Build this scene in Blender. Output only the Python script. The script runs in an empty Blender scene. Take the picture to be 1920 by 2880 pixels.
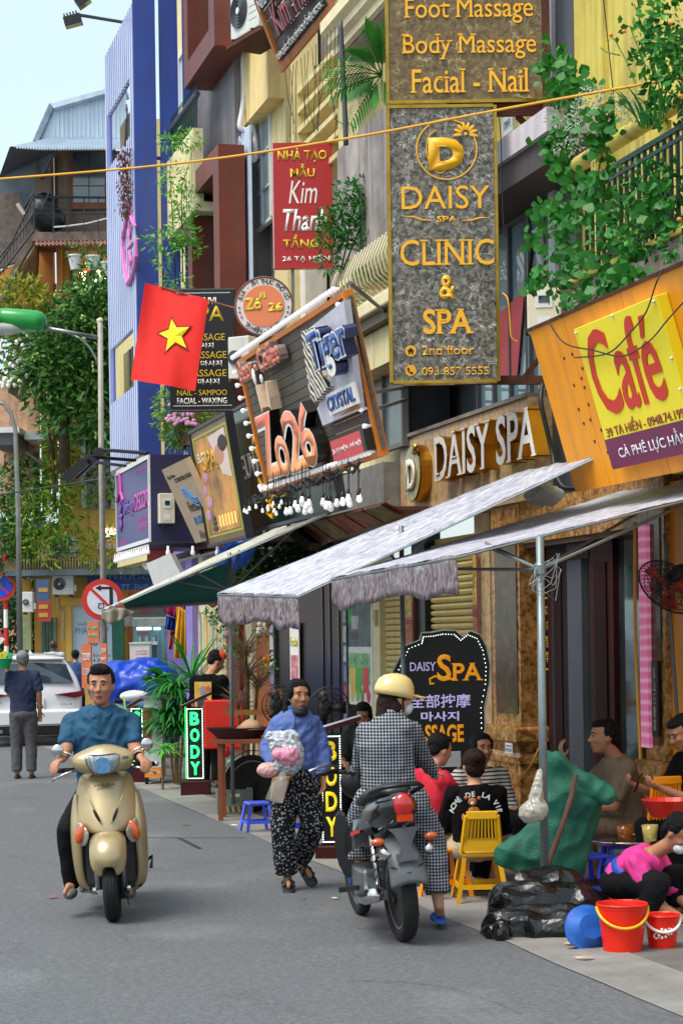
import bpy,bmesh,math,random
import numpy as np
from mathutils import Vector as V,Matrix,Euler,Quaternion,noise as mnoise
R=math.radians;PI=math.pi
random.seed(7)
scene=bpy.context.scene
# ---------------- camera, world, sun, exposure ----------------
FPX=5600.0;CX=960.0;HY=1795.0;H=1.87;ROLL=R(.85);AL=math.atan(1510/5600)
cam=bpy.data.cameras.new('camera');camo=bpy.data.objects.new('camera',cam)
scene.collection.objects.link(camo);scene.camera=camo
cam.sensor_fit='VERTICAL';cam.sensor_height=36;cam.lens=36*FPX/2880
cam.shift_y=355/2880;cam.clip_end=2000;cam.clip_start=.1
camo.matrix_world=Matrix.Translation((0,0,H))@Euler((PI/2,0,0)).to_matrix().to_4x4()@Matrix.Rotation(-ROLL,4,'Z')
scene.render.resolution_x=682;scene.render.resolution_y=1024
world=bpy.data.worlds.new('World');scene.world=world;world.use_nodes=True
wn=world.node_tree.nodes;wl=world.node_tree.links
sky=wn.new('ShaderNodeTexSky');sky.sky_type='NISHITA';sky.sun_disc=False
SUN_EL=R(60);SUN_AZ=R(232) # compass azimuth of the sun (clockwise from +Y): behind the camera, left
sky.sun_elevation=SUN_EL;sky.sun_rotation=SUN_AZ;sky.dust_density=4.0;sky.air_density=1.0;sky.ozone_density=1.0
wn['Background'].inputs[1].default_value=.15
hz=wn.new('ShaderNodeMixRGB');hz.inputs[0].default_value=.6;hz.inputs[2].default_value=(2.7,3.25,3.3,1) # high thin cloud
wl.new(sky.outputs[0],hz.inputs[1]);wl.new(hz.outputs[0],wn['Background'].inputs[0])
sun=bpy.data.lights.new('sun','SUN');suno=bpy.data.objects.new('sun',sun);scene.collection.objects.link(suno)
sun.energy=1.35;sun.angle=R(30);sun.color=(1,.95,.87)
sd=V((math.sin(SUN_AZ)*math.cos(SUN_EL),math.cos(SUN_AZ)*math.cos(SUN_EL),math.sin(SUN_EL)))
suno.rotation_euler=sd.to_track_quat('Z','Y').to_euler()
vs=scene.view_settings;vs.view_transform='Standard';vs.look='None';vs.gamma=1;vs.use_curve_mapping=False
vs.exposure=1.15
scene.cycles.max_bounces=6;scene.cycles.transparent_max_bounces=12
# ---------------- pixel helpers (photograph pixels, 1920 x 2880) ----------------
CAM=V((0,0,H))
def ray(px,py):
 dx=px-CX;dy=py-HY;c=math.cos(ROLL);s=math.sin(ROLL)
 return V(((dx*c-dy*s)/FPX,1,-(dx*s+dy*c)/FPX))
def P(px,py,Y):return CAM+ray(px,py)*Y
def GP(px,py,z=0):
 r=ray(px,py);return CAM+r*((z-H)/r.z)
def zoomer(x0,y0,s):return lambda x,y:(x0+x/s,y0+y/s)
ZA=zoomer(0,0,2.45);ZB=zoomer(640,0,2.45);ZC=zoomer(1280,0,2.45)
ZD=zoomer(0,720,2.45);ZE=zoomer(640,720,2.45);ZG=zoomer(1280,720,2.45)
ZH=zoomer(0,1440,2.45);ZI=zoomer(640,1440,2.45);ZJ=zoomer(1280,1440,2.45)
ZK=zoomer(1220,2000,2.24);ZL=zoomer(680,1880,2.6133);ZM=zoomer(100,1840,2.94)
ZN=zoomer(0,1480,3.7333);ZO=zoomer(380,1500,3.7333);ZP=zoomer(460,1900,3.5636)
class Fr:
 """a planar frame: X along, Y into the surface, Z up"""
 def __init__(s,O,X,Z=(0,0,1)):
  s.O=V(O);s.X=V(X).normalized();s.Z=V(Z).normalized();s.Y=s.Z.cross(s.X).normalized()
  s.M=Matrix((s.X,s.Y,s.Z)).transposed().to_4x4();s.M.translation=s.O
 def uv(s,px,py,d=0):
  r=ray(px,py);o=s.O+s.Y*d-CAM
  t=o.dot(s.Y)/r.dot(s.Y);p=CAM+r*t-s.O
  return p.dot(s.X),p.dot(s.Z)
 def sub(s,u,d,z):return Fr(s.O+s.X*u+s.Y*d+s.Z*z,s.X,s.Z)
 def W(s,u,d,z):return s.O+s.X*u+s.Y*d+s.Z*z
 def L(s,p):q=V(p)-s.O;return V((q.dot(s.X),q.dot(s.Y),q.dot(s.Z)))
XF=V((math.sin(AL),-math.cos(AL),0));YF=V((math.cos(AL),math.sin(AL),0))
FAC=Fr(YF*7,XF) # plane of the shop fronts on the right-hand side
def yawfr(p,yaw=0):return Fr(p,(math.cos(yaw),math.sin(yaw),0))
# ---------------- materials ----------------
def lin(c):
 if isinstance(c,str):
  c=[int(c[i:i+2],16)/255 for i in(0,2,4)]
 return tuple(x/12.92 if x<=.04045 else((x+.055)/1.055)**2.4 for x in c[:3])
class K:pass
class MD(dict):
 def __setitem__(s,k,v):dict.__setitem__(s,k,v);setattr(K,k,v)
MATS=MD()
def N(nt,t,**k):
 n=nt.nodes.new('ShaderNode'+t)
 for a,b in k.items():setattr(n,a,b)
 return n
def mat(name,col,rough=.6,metal=0,var=.12,scale=6,bump=0,bscale=60,spec=.5,col2=None,stretch=None,emit=0,alpha=1,trans=0,coat=0,streak=0,thresh=None,sub=0):
 if name in MATS:return MATS[name]
 m=bpy.data.materials.new(name);MATS[name]=m;m.use_nodes=True;nt=m.node_tree;L=nt.links
 b=nt.nodes['Principled BSDF'];c=lin(col)
 b.inputs['Roughness'].default_value=rough;b.inputs['Metallic'].default_value=metal
 b.inputs['Specular IOR Level'].default_value=spec
 if coat:b.inputs['Coat Weight'].default_value=coat;b.inputs['Coat Roughness'].default_value=.12
 if trans:b.inputs['Transmission Weight'].default_value=trans
 if sub:b.inputs['Subsurface Weight'].default_value=sub;b.inputs['Subsurface Radius'].default_value=(.01,.004,.002)
 b.inputs['Alpha'].default_value=alpha
 tc=N(nt,'TexCoord');mp=N(nt,'Mapping');L.new(tc.outputs['Object'],mp.inputs[0])
 if stretch:mp.inputs['Scale'].default_value=stretch
 n1=N(nt,'TexNoise');n1.inputs['Scale'].default_value=scale;n1.inputs['Detail'].default_value=6;n1.inputs['Roughness'].default_value=.65
 L.new(mp.outputs[0],n1.inputs[0])
 rp=N(nt,'ValToRGB');L.new(n1.outputs[0],rp.inputs[0])
 lo,hi=thresh or(.3,.7)
 rp.color_ramp.elements[0].position=lo;rp.color_ramp.elements[1].position=hi
 c2=lin(col2)if col2 else None
 rp.color_ramp.elements[0].color=(*(c2 if c2 else[x*(1-var*1.6)for x in c]),1)
 rp.color_ramp.elements[1].color=(*(c if c2 else[min(1,x*(1+var*.6))for x in c]),1)
 out=rp.outputs[0]
 if streak: # grime that runs down
  mp2=N(nt,'Mapping');mp2.inputs['Scale'].default_value=(3,3,.25);L.new(tc.outputs['Object'],mp2.inputs[0])
  n3=N(nt,'TexNoise');n3.inputs['Scale'].default_value=2.2;n3.inputs['Detail'].default_value=8;L.new(mp2.outputs[0],n3.inputs[0])
  r3=N(nt,'ValToRGB');r3.color_ramp.elements[0].position=.48;r3.color_ramp.elements[1].position=.72
  r3.color_ramp.elements[0].color=(0,0,0,1);r3.color_ramp.elements[1].color=(streak,streak,streak,1);L.new(n3.outputs[0],r3.inputs[0])
  mx=N(nt,'MixRGB');L.new(r3.outputs[0],mx.inputs[0]);L.new(out,mx.inputs[1]);mx.inputs[2].default_value=(.07,.06,.05,1);out=mx.outputs[0]
 L.new(out,b.inputs['Base Color'])
 if emit:
  b.inputs['Emission Color'].default_value=(*c,1);b.inputs['Emission Strength'].default_value=emit
 if bump:
  n2=N(nt,'TexNoise');n2.inputs['Scale'].default_value=bscale;n2.inputs['Detail'].default_value=5;L.new(mp.outputs[0],n2.inputs[0])
  bp=N(nt,'Bump');bp.inputs['Strength'].default_value=min(1,bump);bp.inputs['Distance'].default_value=.02;L.new(n2.outputs[0],bp.inputs['Height'])
  L.new(bp.outputs[0],b.inputs['Normal'])
 return m
def ramp(nt,src,stops):
 r=N(nt,'ValToRGB');e=r.color_ramp.elements
 while len(e)<len(stops):e.new(.5)
 for i,(p,c)in enumerate(stops):e[i].position=p;e[i].color=(*lin(c),1)
 nt.links.new(src,r.inputs[0]);return r
def granite(name,stops,scale=9,rough=.22,warp=1.0,veins=None):
 m=bpy.data.materials.new(name);MATS[name]=m;m.use_nodes=True;nt=m.node_tree;L=nt.links
 b=nt.nodes['Principled BSDF'];b.inputs['Roughness'].default_value=rough
 tc=N(nt,'TexCoord');n1=N(nt,'TexNoise');n1.inputs['Scale'].default_value=scale;n1.inputs['Detail'].default_value=10;n1.inputs['Roughness'].default_value=.75
 n1.inputs['Distortion'].default_value=warp;L.new(tc.outputs['Object'],n1.inputs[0])
 r=ramp(nt,n1.outputs[0],stops);out=r.outputs[0]
 if veins:
  n2=N(nt,'TexNoise');n2.inputs['Scale'].default_value=5;n2.inputs['Detail'].default_value=6;L.new(tc.outputs['Object'],n2.inputs[0])
  mx=N(nt,'MixRGB');mx.inputs[0].default_value=.3;L.new(tc.outputs['Object'],mx.inputs[1]);L.new(n2.outputs[1],mx.inputs[2])
  v=N(nt,'TexVoronoi',feature='DISTANCE_TO_EDGE');v.inputs['Scale'].default_value=11;L.new(mx.outputs[0],v.inputs[0])
  rv=N(nt,'ValToRGB');rv.color_ramp.elements[0].position=.0;rv.color_ramp.elements[1].position=.035
  rv.color_ramp.elements[0].color=(1,1,1,1);rv.color_ramp.elements[1].color=(0,0,0,1);L.new(v.outputs[0],rv.inputs[0])
  n3=N(nt,'TexNoise');n3.inputs['Scale'].default_value=7;L.new(tc.outputs['Object'],n3.inputs[0])
  mu=N(nt,'Math',operation='MULTIPLY');L.new(rv.outputs[0],mu.inputs[0])
  m2=N(nt,'MapRange');m2.inputs[1].default_value=.45;m2.inputs[2].default_value=.65;L.new(n3.outputs[0],m2.inputs[0]);L.new(m2.outputs[0],mu.inputs[1])
  mm=N(nt,'MixRGB');L.new(mu.outputs[0],mm.inputs[0]);L.new(out,mm.inputs[1]);mm.inputs[2].default_value=(*lin(veins),1);out=mm.outputs[0]
 L.new(out,b.inputs['Base Color']);return m
def pattern_mat(name,c1,c2,kind,scale,rough=.8,c3=None):
 """printed fabrics: checks with marks, flower specks, stripes, brushed print"""
 m=bpy.data.materials.new(name);MATS[name]=m;m.use_nodes=True;nt=m.node_tree;L=nt.links
 b=nt.nodes['Principled BSDF'];b.inputs['Roughness'].default_value=rough;b.inputs['Specular IOR Level'].default_value=.25
 tc=N(nt,'TexCoord');mp=N(nt,'Mapping');L.new(tc.outputs['Object'],mp.inputs[0])
 if kind=='check':
  mp.inputs['Rotation'].default_value=(0,R(45),0)
  ck=N(nt,'TexChecker');ck.inputs['Scale'].default_value=scale;ck.inputs[1].default_value=(*lin(c1),1);ck.inputs[2].default_value=(*lin(c2),1)
  sp=N(nt,'SeparateXYZ');L.new(mp.outputs[0],sp.inputs[0]);cb=N(nt,'CombineXYZ');L.new(sp.outputs[0],cb.inputs[0]);L.new(sp.outputs[2],cb.inputs[2]);cb.inputs[1].default_value=.013
  L.new(cb.outputs[0],ck.inputs[0])
  vo=N(nt,'TexVoronoi');vo.voronoi_dimensions='3D';vo.inputs['Scale'].default_value=scale;vo.inputs['Randomness'].default_value=0
  ad=N(nt,'VectorMath',operation='ADD');ad.inputs[1].default_value=(.5/scale,-.013+.5/scale,.5/scale);L.new(cb.outputs[0],ad.inputs[0]);L.new(ad.outputs[0],vo.inputs[0])
  r=N(nt,'ValToRGB');r.color_ramp.interpolation='CONSTANT';e=r.color_ramp.elements;e[0].position=0;e[0].color=(0,0,0,1);e[1].position=.17;e[1].color=(1,1,1,1)
  e2=e.new(.30);e2.color=(0,0,0,1);L.new(vo.outputs[0],r.inputs[0])
  iv=N(nt,'MixRGB',blend_type='DIFFERENCE');iv.inputs[0].default_value=.55;L.new(ck.outputs[0],iv.inputs[1]);L.new(r.outputs[0],iv.inputs[2]);out=iv.outputs[0]
 elif kind=='flower':
  vo=N(nt,'TexVoronoi');vo.inputs['Scale'].default_value=scale;L.new(mp.outputs[0],vo.inputs[0])
  no=N(nt,'TexNoise');no.inputs['Scale'].default_value=scale*3;L.new(mp.outputs[0],no.inputs[0])
  a=N(nt,'Math',operation='MULTIPLY_ADD');L.new(no.outputs[0],a.inputs[0]);a.inputs[1].default_value=.9;L.new(vo.outputs[0],a.inputs[2])
  r=ramp(nt,a.outputs[0],[(.74,c1),(.80,c2)]);out=r.outputs[0]
 elif kind=='stripe':
  w=N(nt,'TexWave',bands_direction='Z');w.inputs['Scale'].default_value=scale;w.inputs['Distortion'].default_value=.6;w.inputs['Detail'].default_value=0;L.new(mp.outputs[0],w.inputs[0])
  r=ramp(nt,w.outputs[0],[(.25,c1),(.4,c2)]);out=r.outputs[0]
 elif kind=='brush': # short slanted strokes, as on the parasol cloth
  mp.inputs['Rotation'].default_value=(0,R(20),R(55));mp.inputs['Scale'].default_value=(1,5.5,2.2)
  n1=N(nt,'TexNoise');n1.inputs['Scale'].default_value=scale;n1.inputs['Detail'].default_value=4;n1.inputs['Distortion'].default_value=1.2;L.new(mp.outputs[0],n1.inputs[0])
  r=ramp(nt,n1.outputs[0],[(.32,c2),(.5,c1),(.62,c3 or c1)]);out=r.outputs[0]
  n2=N(nt,'TexNoise');n2.inputs['Scale'].default_value=scale*.35;L.new(mp.outputs[0],n2.inputs[0])
  g=N(nt,'MixRGB');r2=ramp(nt,n2.outputs[0],[(.6,'000000'),(.68,'8a8a8a')]);L.new(r2.outputs[0],g.inputs[0]);L.new(out,g.inputs[1]);g.inputs[2].default_value=(.33,.5,.42,1);out=g.outputs[0]
  b.inputs['Roughness'].default_value=.45
  bp=N(nt,'Bump');bp.inputs['Strength'].default_value=.25;L.new(n1.outputs[0],bp.inputs['Height']);L.new(bp.outputs[0],b.inputs['Normal'])
 L.new(out,b.inputs['Base Color']);return m
def leafmat(name,stops,scale=5,rough=.5):
 m=bpy.data.materials.new(name);MATS[name]=m;m.use_nodes=True;nt=m.node_tree;L=nt.links
 b=nt.nodes['Principled BSDF'];b.inputs['Roughness'].default_value=rough;b.inputs['Specular IOR Level'].default_value=.35
 g=N(nt,'NewGeometry');r0=g.outputs['Random Per Island']
 tc=N(nt,'TexCoord');n1=N(nt,'TexNoise');n1.inputs['Scale'].default_value=scale;L.new(tc.outputs['Object'],n1.inputs[0])
 a=N(nt,'Math',operation='MULTIPLY_ADD');L.new(r0,a.inputs[0]);a.inputs[1].default_value=.6;
 s=N(nt,'Math',operation='MULTIPLY');L.new(n1.outputs[0],s.inputs[0]);s.inputs[1].default_value=.4;L.new(s.outputs[0],a.inputs[2])
 r=ramp(nt,a.outputs[0],stops);L.new(r.outputs[0],b.inputs['Base Color'])
 t=N(nt,'BsdfTranslucent');L.new(r.outputs[0],t.inputs[0]);mx=N(nt,'MixShader');mx.inputs[0].default_value=.28
 L.new(b.outputs[0],mx.inputs[1]);L.new(t.outputs[0],mx.inputs[2]);L.new(mx.outputs[0],nt.nodes['Material Output'].inputs[0])
 return m
def glass(name,tint,rough=.04,alpha=.35,var=.2):
 return mat(name,tint,rough=rough,spec=1.0,alpha=alpha,var=var,scale=.7)
# ---------------- mesh builder ----------------
class MB:
 def __init__(s):s.v=[];s.f=[];s.sm=False
 def add(s,vs,fs):
  n=len(s.v);s.v+=[tuple(p)for p in vs];s.f+=[tuple(i+n for i in f)for f in fs];return s
 def box(s,x0,x1,y0,y1,z0,z1,M=None):
  x0,x1=sorted((x0,x1));y0,y1=sorted((y0,y1));z0,z1=sorted((z0,z1))
  vs=[(x,y,z)for z in(z0,z1)for y in(y0,y1)for x in(x0,x1)]
  if M is not None:vs=[M@V(p)for p in vs]
  return s.add(vs,[(0,2,3,1),(4,5,7,6),(0,1,5,4),(2,6,7,3),(0,4,6,2),(1,3,7,5)])
 def beam(s,a,b,w,h,up=(0,0,1)):
  a=V(a);b=V(b);d=(b-a).normalized();x=d.cross(V(up))
  x=x.normalized()if x.length>1e-4 else V((1,0,0));y=x.cross(d).normalized()
  vs=[c+x*i*w/2+y*j*h/2 for c in(a,b)for i,j in((-1,-1),(1,-1),(1,1),(-1,1))]
  return s.add(vs,[(0,1,2,3),(4,7,6,5),(0,4,5,1),(1,5,6,2),(2,6,7,3),(3,7,4,0)])
 def loft(s,rings,caps=True,close=False):
  n=len(rings[0]);vs=[p for r in rings for p in r];fs=[];m=len(rings)
  for i in range(m if close else m-1):
   for j in range(n):
    fs.append((i*n+j,i*n+(j+1)%n,((i+1)%m)*n+(j+1)%n,((i+1)%m)*n+j))
  if caps and not close:fs+=[tuple(range(n))[::-1],tuple(range((m-1)*n,m*n))]
  return s.add(vs,fs)
 def tube(s,pts,r,n=8,close=False):
  pts=[V(p)for p in pts];rs=r if isinstance(r,(list,tuple))else[r]*len(pts);rings=[];up=None;m=len(pts)
  for i,p in enumerate(pts):
   a=pts[i-1]if(i or close)else p;b=pts[(i+1)%m]if(i<m-1 or close)else p
   d=(b-a);d=d.normalized()if d.length>1e-9 else V((0,0,1))
   if up is None:up=d.orthogonal().normalized()
   up=(up-d*up.dot(d));up=up.normalized()if up.length>1e-6 else d.orthogonal().normalized();x=d.cross(up)
   rings.append([p+(up*math.cos(t)+x*math.sin(t))*rs[i]for t in[2*PI*k/n for k in range(n)]])
  return s.loft(rings,close=close)
 def lathe(s,prof,c=(0,0,0),ax=(0,0,1),n=20,sx=1,sy=1):
  c=V(c);ax=V(ax).normalized();x=V((1,0,0))if abs(ax.x)<.9 else V((0,1,0));x=(x-ax*x.dot(ax)).normalized();y=ax.cross(x)
  return s.loft([[c+ax*h+(x*math.cos(t)*sx+y*math.sin(t)*sy)*max(r,1e-4)for t in[2*PI*k/n for k in range(n)]]for r,h in prof])
 def ell(s,c,r,M=None,n=16,m=10):
  c=V(c);r=(r,r,r)if isinstance(r,(int,float))else r;rings=[]
  for i in range(m+1):
   a=-PI/2+PI*i/m;a=max(-1.50,min(1.50,a))
   ring=[V((r[0]*math.cos(a)*math.cos(t),r[1]*math.cos(a)*math.sin(t),r[2]*math.sin(a)))for t in[2*PI*k/n for k in range(n)]]
   rings.append([c+(M@p if M is not None else p)for p in ring])
  return s.loft(rings)
 def prism(s,pts,y0,y1): # polygon in x,z extruded along y
  n=len(pts);vs=[(x,y,z)for y in(y0,y1)for x,z in pts]
  return s.add(vs,[tuple(range(n)),tuple(range(n,2*n))[::-1]]+[(i,i+n,(i+1)%n+n,(i+1)%n)for i in range(n)])
 def grid(s,rows): # open sheet from rows of points
  n=len(rows[0]);return s.add([p for r in rows for p in r],[(i*n+j,i*n+j+1,(i+1)*n+j+1,(i+1)*n+j)for i in range(len(rows)-1)for j in range(n-1)])
 def mesh(s,name,smooth=None):
  me=bpy.data.meshes.new(name);me.from_pydata(s.v,[],s.f);
  bm=bmesh.new();bm.from_mesh(me);bmesh.ops.recalc_face_normals(bm,faces=bm.faces);bm.to_mesh(me);bm.free()
  if smooth or(smooth is None and s.sm):me.polygons.foreach_set('use_smooth',[True]*len(me.polygons))
  return me
def link(o):scene.collection.objects.link(o);return o
def part(parent,name,mb,m,smooth=False,label=None,kind=None,bevel=0,solid=0,sub=0):
 me=mb.mesh(name,smooth)if isinstance(mb,MB)else mb
 o=link(bpy.data.objects.new(name,me));
 if parent is not None:o.parent=parent
 if m is not None and not len(me.materials):me.materials.append(m)
 if solid:md=o.modifiers.new('solid','SOLIDIFY');md.thickness=solid;md.offset=0
 if bevel:md=o.modifiers.new('bevel','BEVEL');md.width=bevel;md.segments=2;md.limit_method='ANGLE'
 if sub:md=o.modifiers.new('sub','SUBSURF');md.levels=md.render_levels=sub
 if label:o['label']=label
 if kind:o['kind']=kind
 return o
def thing(name,label,cat,fr=None,group=None):
 o=link(bpy.data.objects.new(name,None));o.empty_display_size=.1
 if fr is not None:o.matrix_world=fr.M if isinstance(fr,Fr)else fr
 o['label']=label;o['category']=cat
 if group:o['group']=group
 return o
def single(name,mb,m,label,cat,fr=None,group=None,**k):
 o=part(None,name,mb,m,**k);o['label']=label;o['category']=cat
 if fr is not None:o.matrix_world=fr.M if isinstance(fr,Fr)else fr
 if group:o['group']=group
 return o
def struct(name,mb,m,fr=None,**k):
 o=part(None,name,mb,m,**k);o['kind']='structure'
 if fr is not None:o.matrix_world=fr.M
 return o
def copy_tree(o,parent=None):
 c=o.copy();link(c)
 if parent is not None:c.parent=parent
 for ch in[x for x in scene.objects if x.parent==o]:copy_tree(ch,c)
 return c
TMP=bpy.data.scenes.new('tmp')
def evalmesh(o):
 TMP.collection.objects.link(o);vl=TMP.view_layers[0];vl.update();me=bpy.data.meshes.new_from_object(o.evaluated_get(vl.depsgraph));bpy.data.objects.remove(o);return me
# ---------------- lettering ----------------
def textmesh(s,depth,bold=0,serif=0,spacing=1,shear=0,linesp=1):
 cu=bpy.data.curves.new('lettering','FONT');cu.body=s;cu.extrude=0;cu.offset=0 if 'M' in s.upper()and bold<.025 else bold;cu.space_character=spacing;cu.shear=shear
 cu.align_x='CENTER';cu.space_line=linesp;cu.resolution_u=3;cu.fill_mode='BOTH'
 me=evalmesh(bpy.data.objects.new('t',cu));bpy.data.curves.remove(cu)
 bm=bmesh.new();bm.from_mesh(me);bmesh.ops.remove_doubles(bm,verts=bm.verts,dist=1e-4)
 if serif:
  bars=[]
  for e in bm.edges:
   if len(e.link_faces)==1:
    a,b=e.verts[0].co,e.verts[1].co
    if abs(a.y-b.y)<.004 and .045<abs(a.x-b.x)<.24:
     cen=e.link_faces[0].calc_center_median();f=e.link_faces[0]
     up=cen.y>a.y
     bars.append((min(a.x,b.x),max(a.x,b.x),a.y,up))
  for bi_,(x0,x1,y,up)in enumerate(bars):
   zo=.0008*(bi_+1);h=min(.05,serif*.7);y1=y+h if up else y-h
   vs=[bm.verts.new(p)for p in((x0-serif,y,zo),(x1+serif,y,zo),(x1+serif,y1,zo),(x0-serif,y1,zo))]
   if not up:vs=vs[::-1]
   bm.faces.new(vs)
 bmesh.ops.recalc_face_normals(bm,faces=bm.faces)
 for f in bm.faces:
  if f.normal.z<0:f.normal_flip()
 if depth:
  r=bmesh.ops.extrude_face_region(bm,geom=bm.faces[:],use_keep_orig=True)
  for v in[g for g in r['geom']if isinstance(g,bmesh.types.BMVert)]:v.co.z+=1
 bm.to_mesh(me);bm.free();me.materials.clear()
 return me
def put_text(parent,s,x0,x1,z0,z1,y,m,depth=.01,bold=0,serif=0,spacing=1,shear=0,letters=False,name='lettering',side=None,label=None,rot=0,linesp=1):
 """text filling the rectangle x0..x1, z0..z1 of the parent's frame, standing proud of y"""
 me=textmesh(s,depth,bold,serif,spacing,shear,linesp);n=len(me.vertices)
 if not n:return None
 co=np.empty(n*3);me.vertices.foreach_get('co',co);co=co.reshape(-1,3)
 if rot:
  c,q=math.cos(rot),math.sin(rot);co[:,:2]=co[:,:2]@np.array([[c,q],[-q,c]])
 mn=co.min(0);mx=co.max(0);x0,x1=sorted((x0,x1));z0,z1=sorted((z0,z1))
 X=x0+(co[:,0]-mn[0])/(mx[0]-mn[0])*(x1-x0);Z=z0+(co[:,1]-mn[1])/(mx[1]-mn[1])*(z1-z0)
 Yc=np.where(co[:,2]>.5,y-depth-(co[:,2]-1),y-(co[:,2]if depth else 0))if depth else y-.001-co[:,2]
 me.vertices.foreach_set('co',np.stack([X,Yc,Z],1).ravel());me.update()
 if depth:
  bm=bmesh.new();bm.from_mesh(me);bmesh.ops.recalc_face_normals(bm,faces=bm.faces)
  if side is not None:
   for f in bm.faces:f.material_index=0 if(abs(f.normal.y)>.9)else 1
  bm.to_mesh(me);bm.free()
 mats=[m]+([side]if side is not None else[])
 if not letters:
  for q in mats:me.materials.append(q)
  return part(parent,name,me,None,label=label)
 bm=bmesh.new();bm.from_mesh(me);seen=set();isl=[]
 for v in bm.verts:
  if v in seen:continue
  st=[v];comp=[];seen.add(v)
  while st:
   a=st.pop();comp.append(a)
   for e in a.link_edges:
    b=e.other_vert(a)
    if b not in seen:seen.add(b);st.append(b)
  isl.append([min(c.co.x for c in comp),max(c.co.x for c in comp),comp])
 isl.sort(key=lambda t:t[0]);groups=[]
 for a,b,comp in isl:
  if groups and(min(groups[-1][1],b)-max(groups[-1][0],a))>.5*min(b-a,groups[-1][1]-groups[-1][0]):groups[-1][1]=max(groups[-1][1],b);groups[-1][2]+=comp
  else:groups.append([a,b,comp])
 for a,b,comp in groups:
  idx={v:i for i,v in enumerate(comp)};fs=[];mi=[]
  done=set()
  for v in comp:
   for f in v.link_faces:
    if f not in done:done.add(f);fs.append([idx[w]for w in f.verts]);mi.append(f.material_index)
  m2=bpy.data.meshes.new('letter');m2.from_pydata([tuple(v.co)for v in comp],[],fs)
  for q in mats:m2.materials.append(q)
  m2.polygons.foreach_set('material_index',mi);part(parent,'letter',m2,None)
 bm.free()
def text_px(parent,fr,s,p0,p1,m,y=0,**k):
 """text whose box is given by two picture points on the frame's plane"""
 a=fr.uv(*p0,d=y);b=fr.uv(*p1,d=y)
 return put_text(parent,s,a[0],b[0],a[1],b[1],y,m,**k)
# ---------------- blobs: unions of tapered limbs turned into one skin ----------------
def cap(mb,a,b,ra,rb,n=14,flat=False,sy=1,side=None):
 """tapered capsule; sy flattens it across 'side'"""
 a=V(a);b=V(b);d=(b-a);L=d.length;d=d.normalized()if L>1e-6 else V((0,0,1))
 x=V(side)if side is not None else d.orthogonal();x=(x-d*x.dot(d)).normalized();y=d.cross(x)
 pr=[]
 if flat:pr=[(ra,0),(rb,L)]
 else:
  pr=[(ra*math.sin(t),-ra*math.cos(t))for t in(.15,.6,1.05,PI/2)]+[(rb*math.cos(t),L+rb*math.sin(t))for t in(0,.5,1.0,1.42)]
 mb.loft([[a+d*h+(x*math.cos(t)+y*math.sin(t)*sy)*r for t in[2*PI*k/n for k in range(n)]]for r,h in pr])
def chain(mb,pts,rs,**k):
 for i in range(len(pts)-1):cap(mb,pts[i],pts[i+1],rs[i],rs[i+1],**k)
def blob(parent,name,mb,m,voxel=.012,smooth=4,disp=0,dscale=.15,label=None,facet=0):
 me=bpy.data.meshes.new(name);me.from_pydata(mb.v,[],mb.f)
 bm=bmesh.new();bm.from_mesh(me);bmesh.ops.recalc_face_normals(bm,faces=bm.faces);bm.to_mesh(me);bm.free()
 o=bpy.data.objects.new(name,me);md=o.modifiers.new('r','REMESH');md.mode='VOXEL';md.voxel_size=voxel;md.use_smooth_shade=True
 if smooth:md=o.modifiers.new('s','SMOOTH');md.iterations=smooth;md.factor=.6
 me2=evalmesh(o)
 if disp:
  n=len(me2.vertices);co=np.empty(n*3);me2.vertices.foreach_get('co',co);nr=np.empty(n*3);me2.vertices.foreach_get('normal',nr);co=co.reshape(-1,3);nr=nr.reshape(-1,3)
  rs=np.random.RandomState(len(me2.vertices)%97);q=np.zeros(n)
  for k in range(7):
   d=rs.normal(size=3)*(1+.35*k)/dscale;d[2]*=.55;w=rs.normal(size=3)*1.3/dscale;q+=np.sin(co@d*2.2+rs.rand()*6+1.6*np.sin(co@w))/(1+.35*k)
  co+=nr*((np.abs(q)*-.45+.6)*disp*.5)[:,None];me2.vertices.foreach_set('co',co.ravel());me2.update()
 if facet: # creased film: few flat facets
  o=bpy.data.objects.new(name,me2);md=o.modifiers.new('d','DECIMATE');md.ratio=facet;me2=evalmesh(o)
 me2.materials.clear();me2.materials.append(m);me2.polygons.foreach_set('use_smooth',[not facet]*len(me2.polygons))
 me2.name=name
 return part(parent,name,me2,None,label=label)
def leaves(n,place,size,asp=.5,fold=.25,rnd=random):
 """n leaf faces; place() gives a point and a direction"""
 mb=MB();vs=mb.v;fs=mb.f
 for _ in range(n):
  p,d=place();d=V(d).normalized()if V(d).length>1e-6 else V((0,0,1));x=d.cross(V((rnd.gauss(0,1),rnd.gauss(0,1),rnd.gauss(0,1)))).normalized();nn=d.cross(x)
  L=size*rnd.uniform(.6,1.3);w=L*asp/2;k=len(vs);p=V(p)
  vs+=[tuple(p),tuple(p+d*L*.45+x*w+nn*w*fold),tuple(p+d*L),tuple(p+d*L*.45-x*w+nn*w*fold),tuple(p+d*L*.5-nn*w*.1)]
  fs+=[(k,k+1,k+4),(k+1,k+2,k+4),(k+2,k+3,k+4),(k+3,k,k+4)]
 return mb
def rdir(rnd=random):
 while 1:
  v=V((rnd.uniform(-1,1),rnd.uniform(-1,1),rnd.uniform(-1,1)))
  if .05<v.length<1:return v.normalized()
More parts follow.
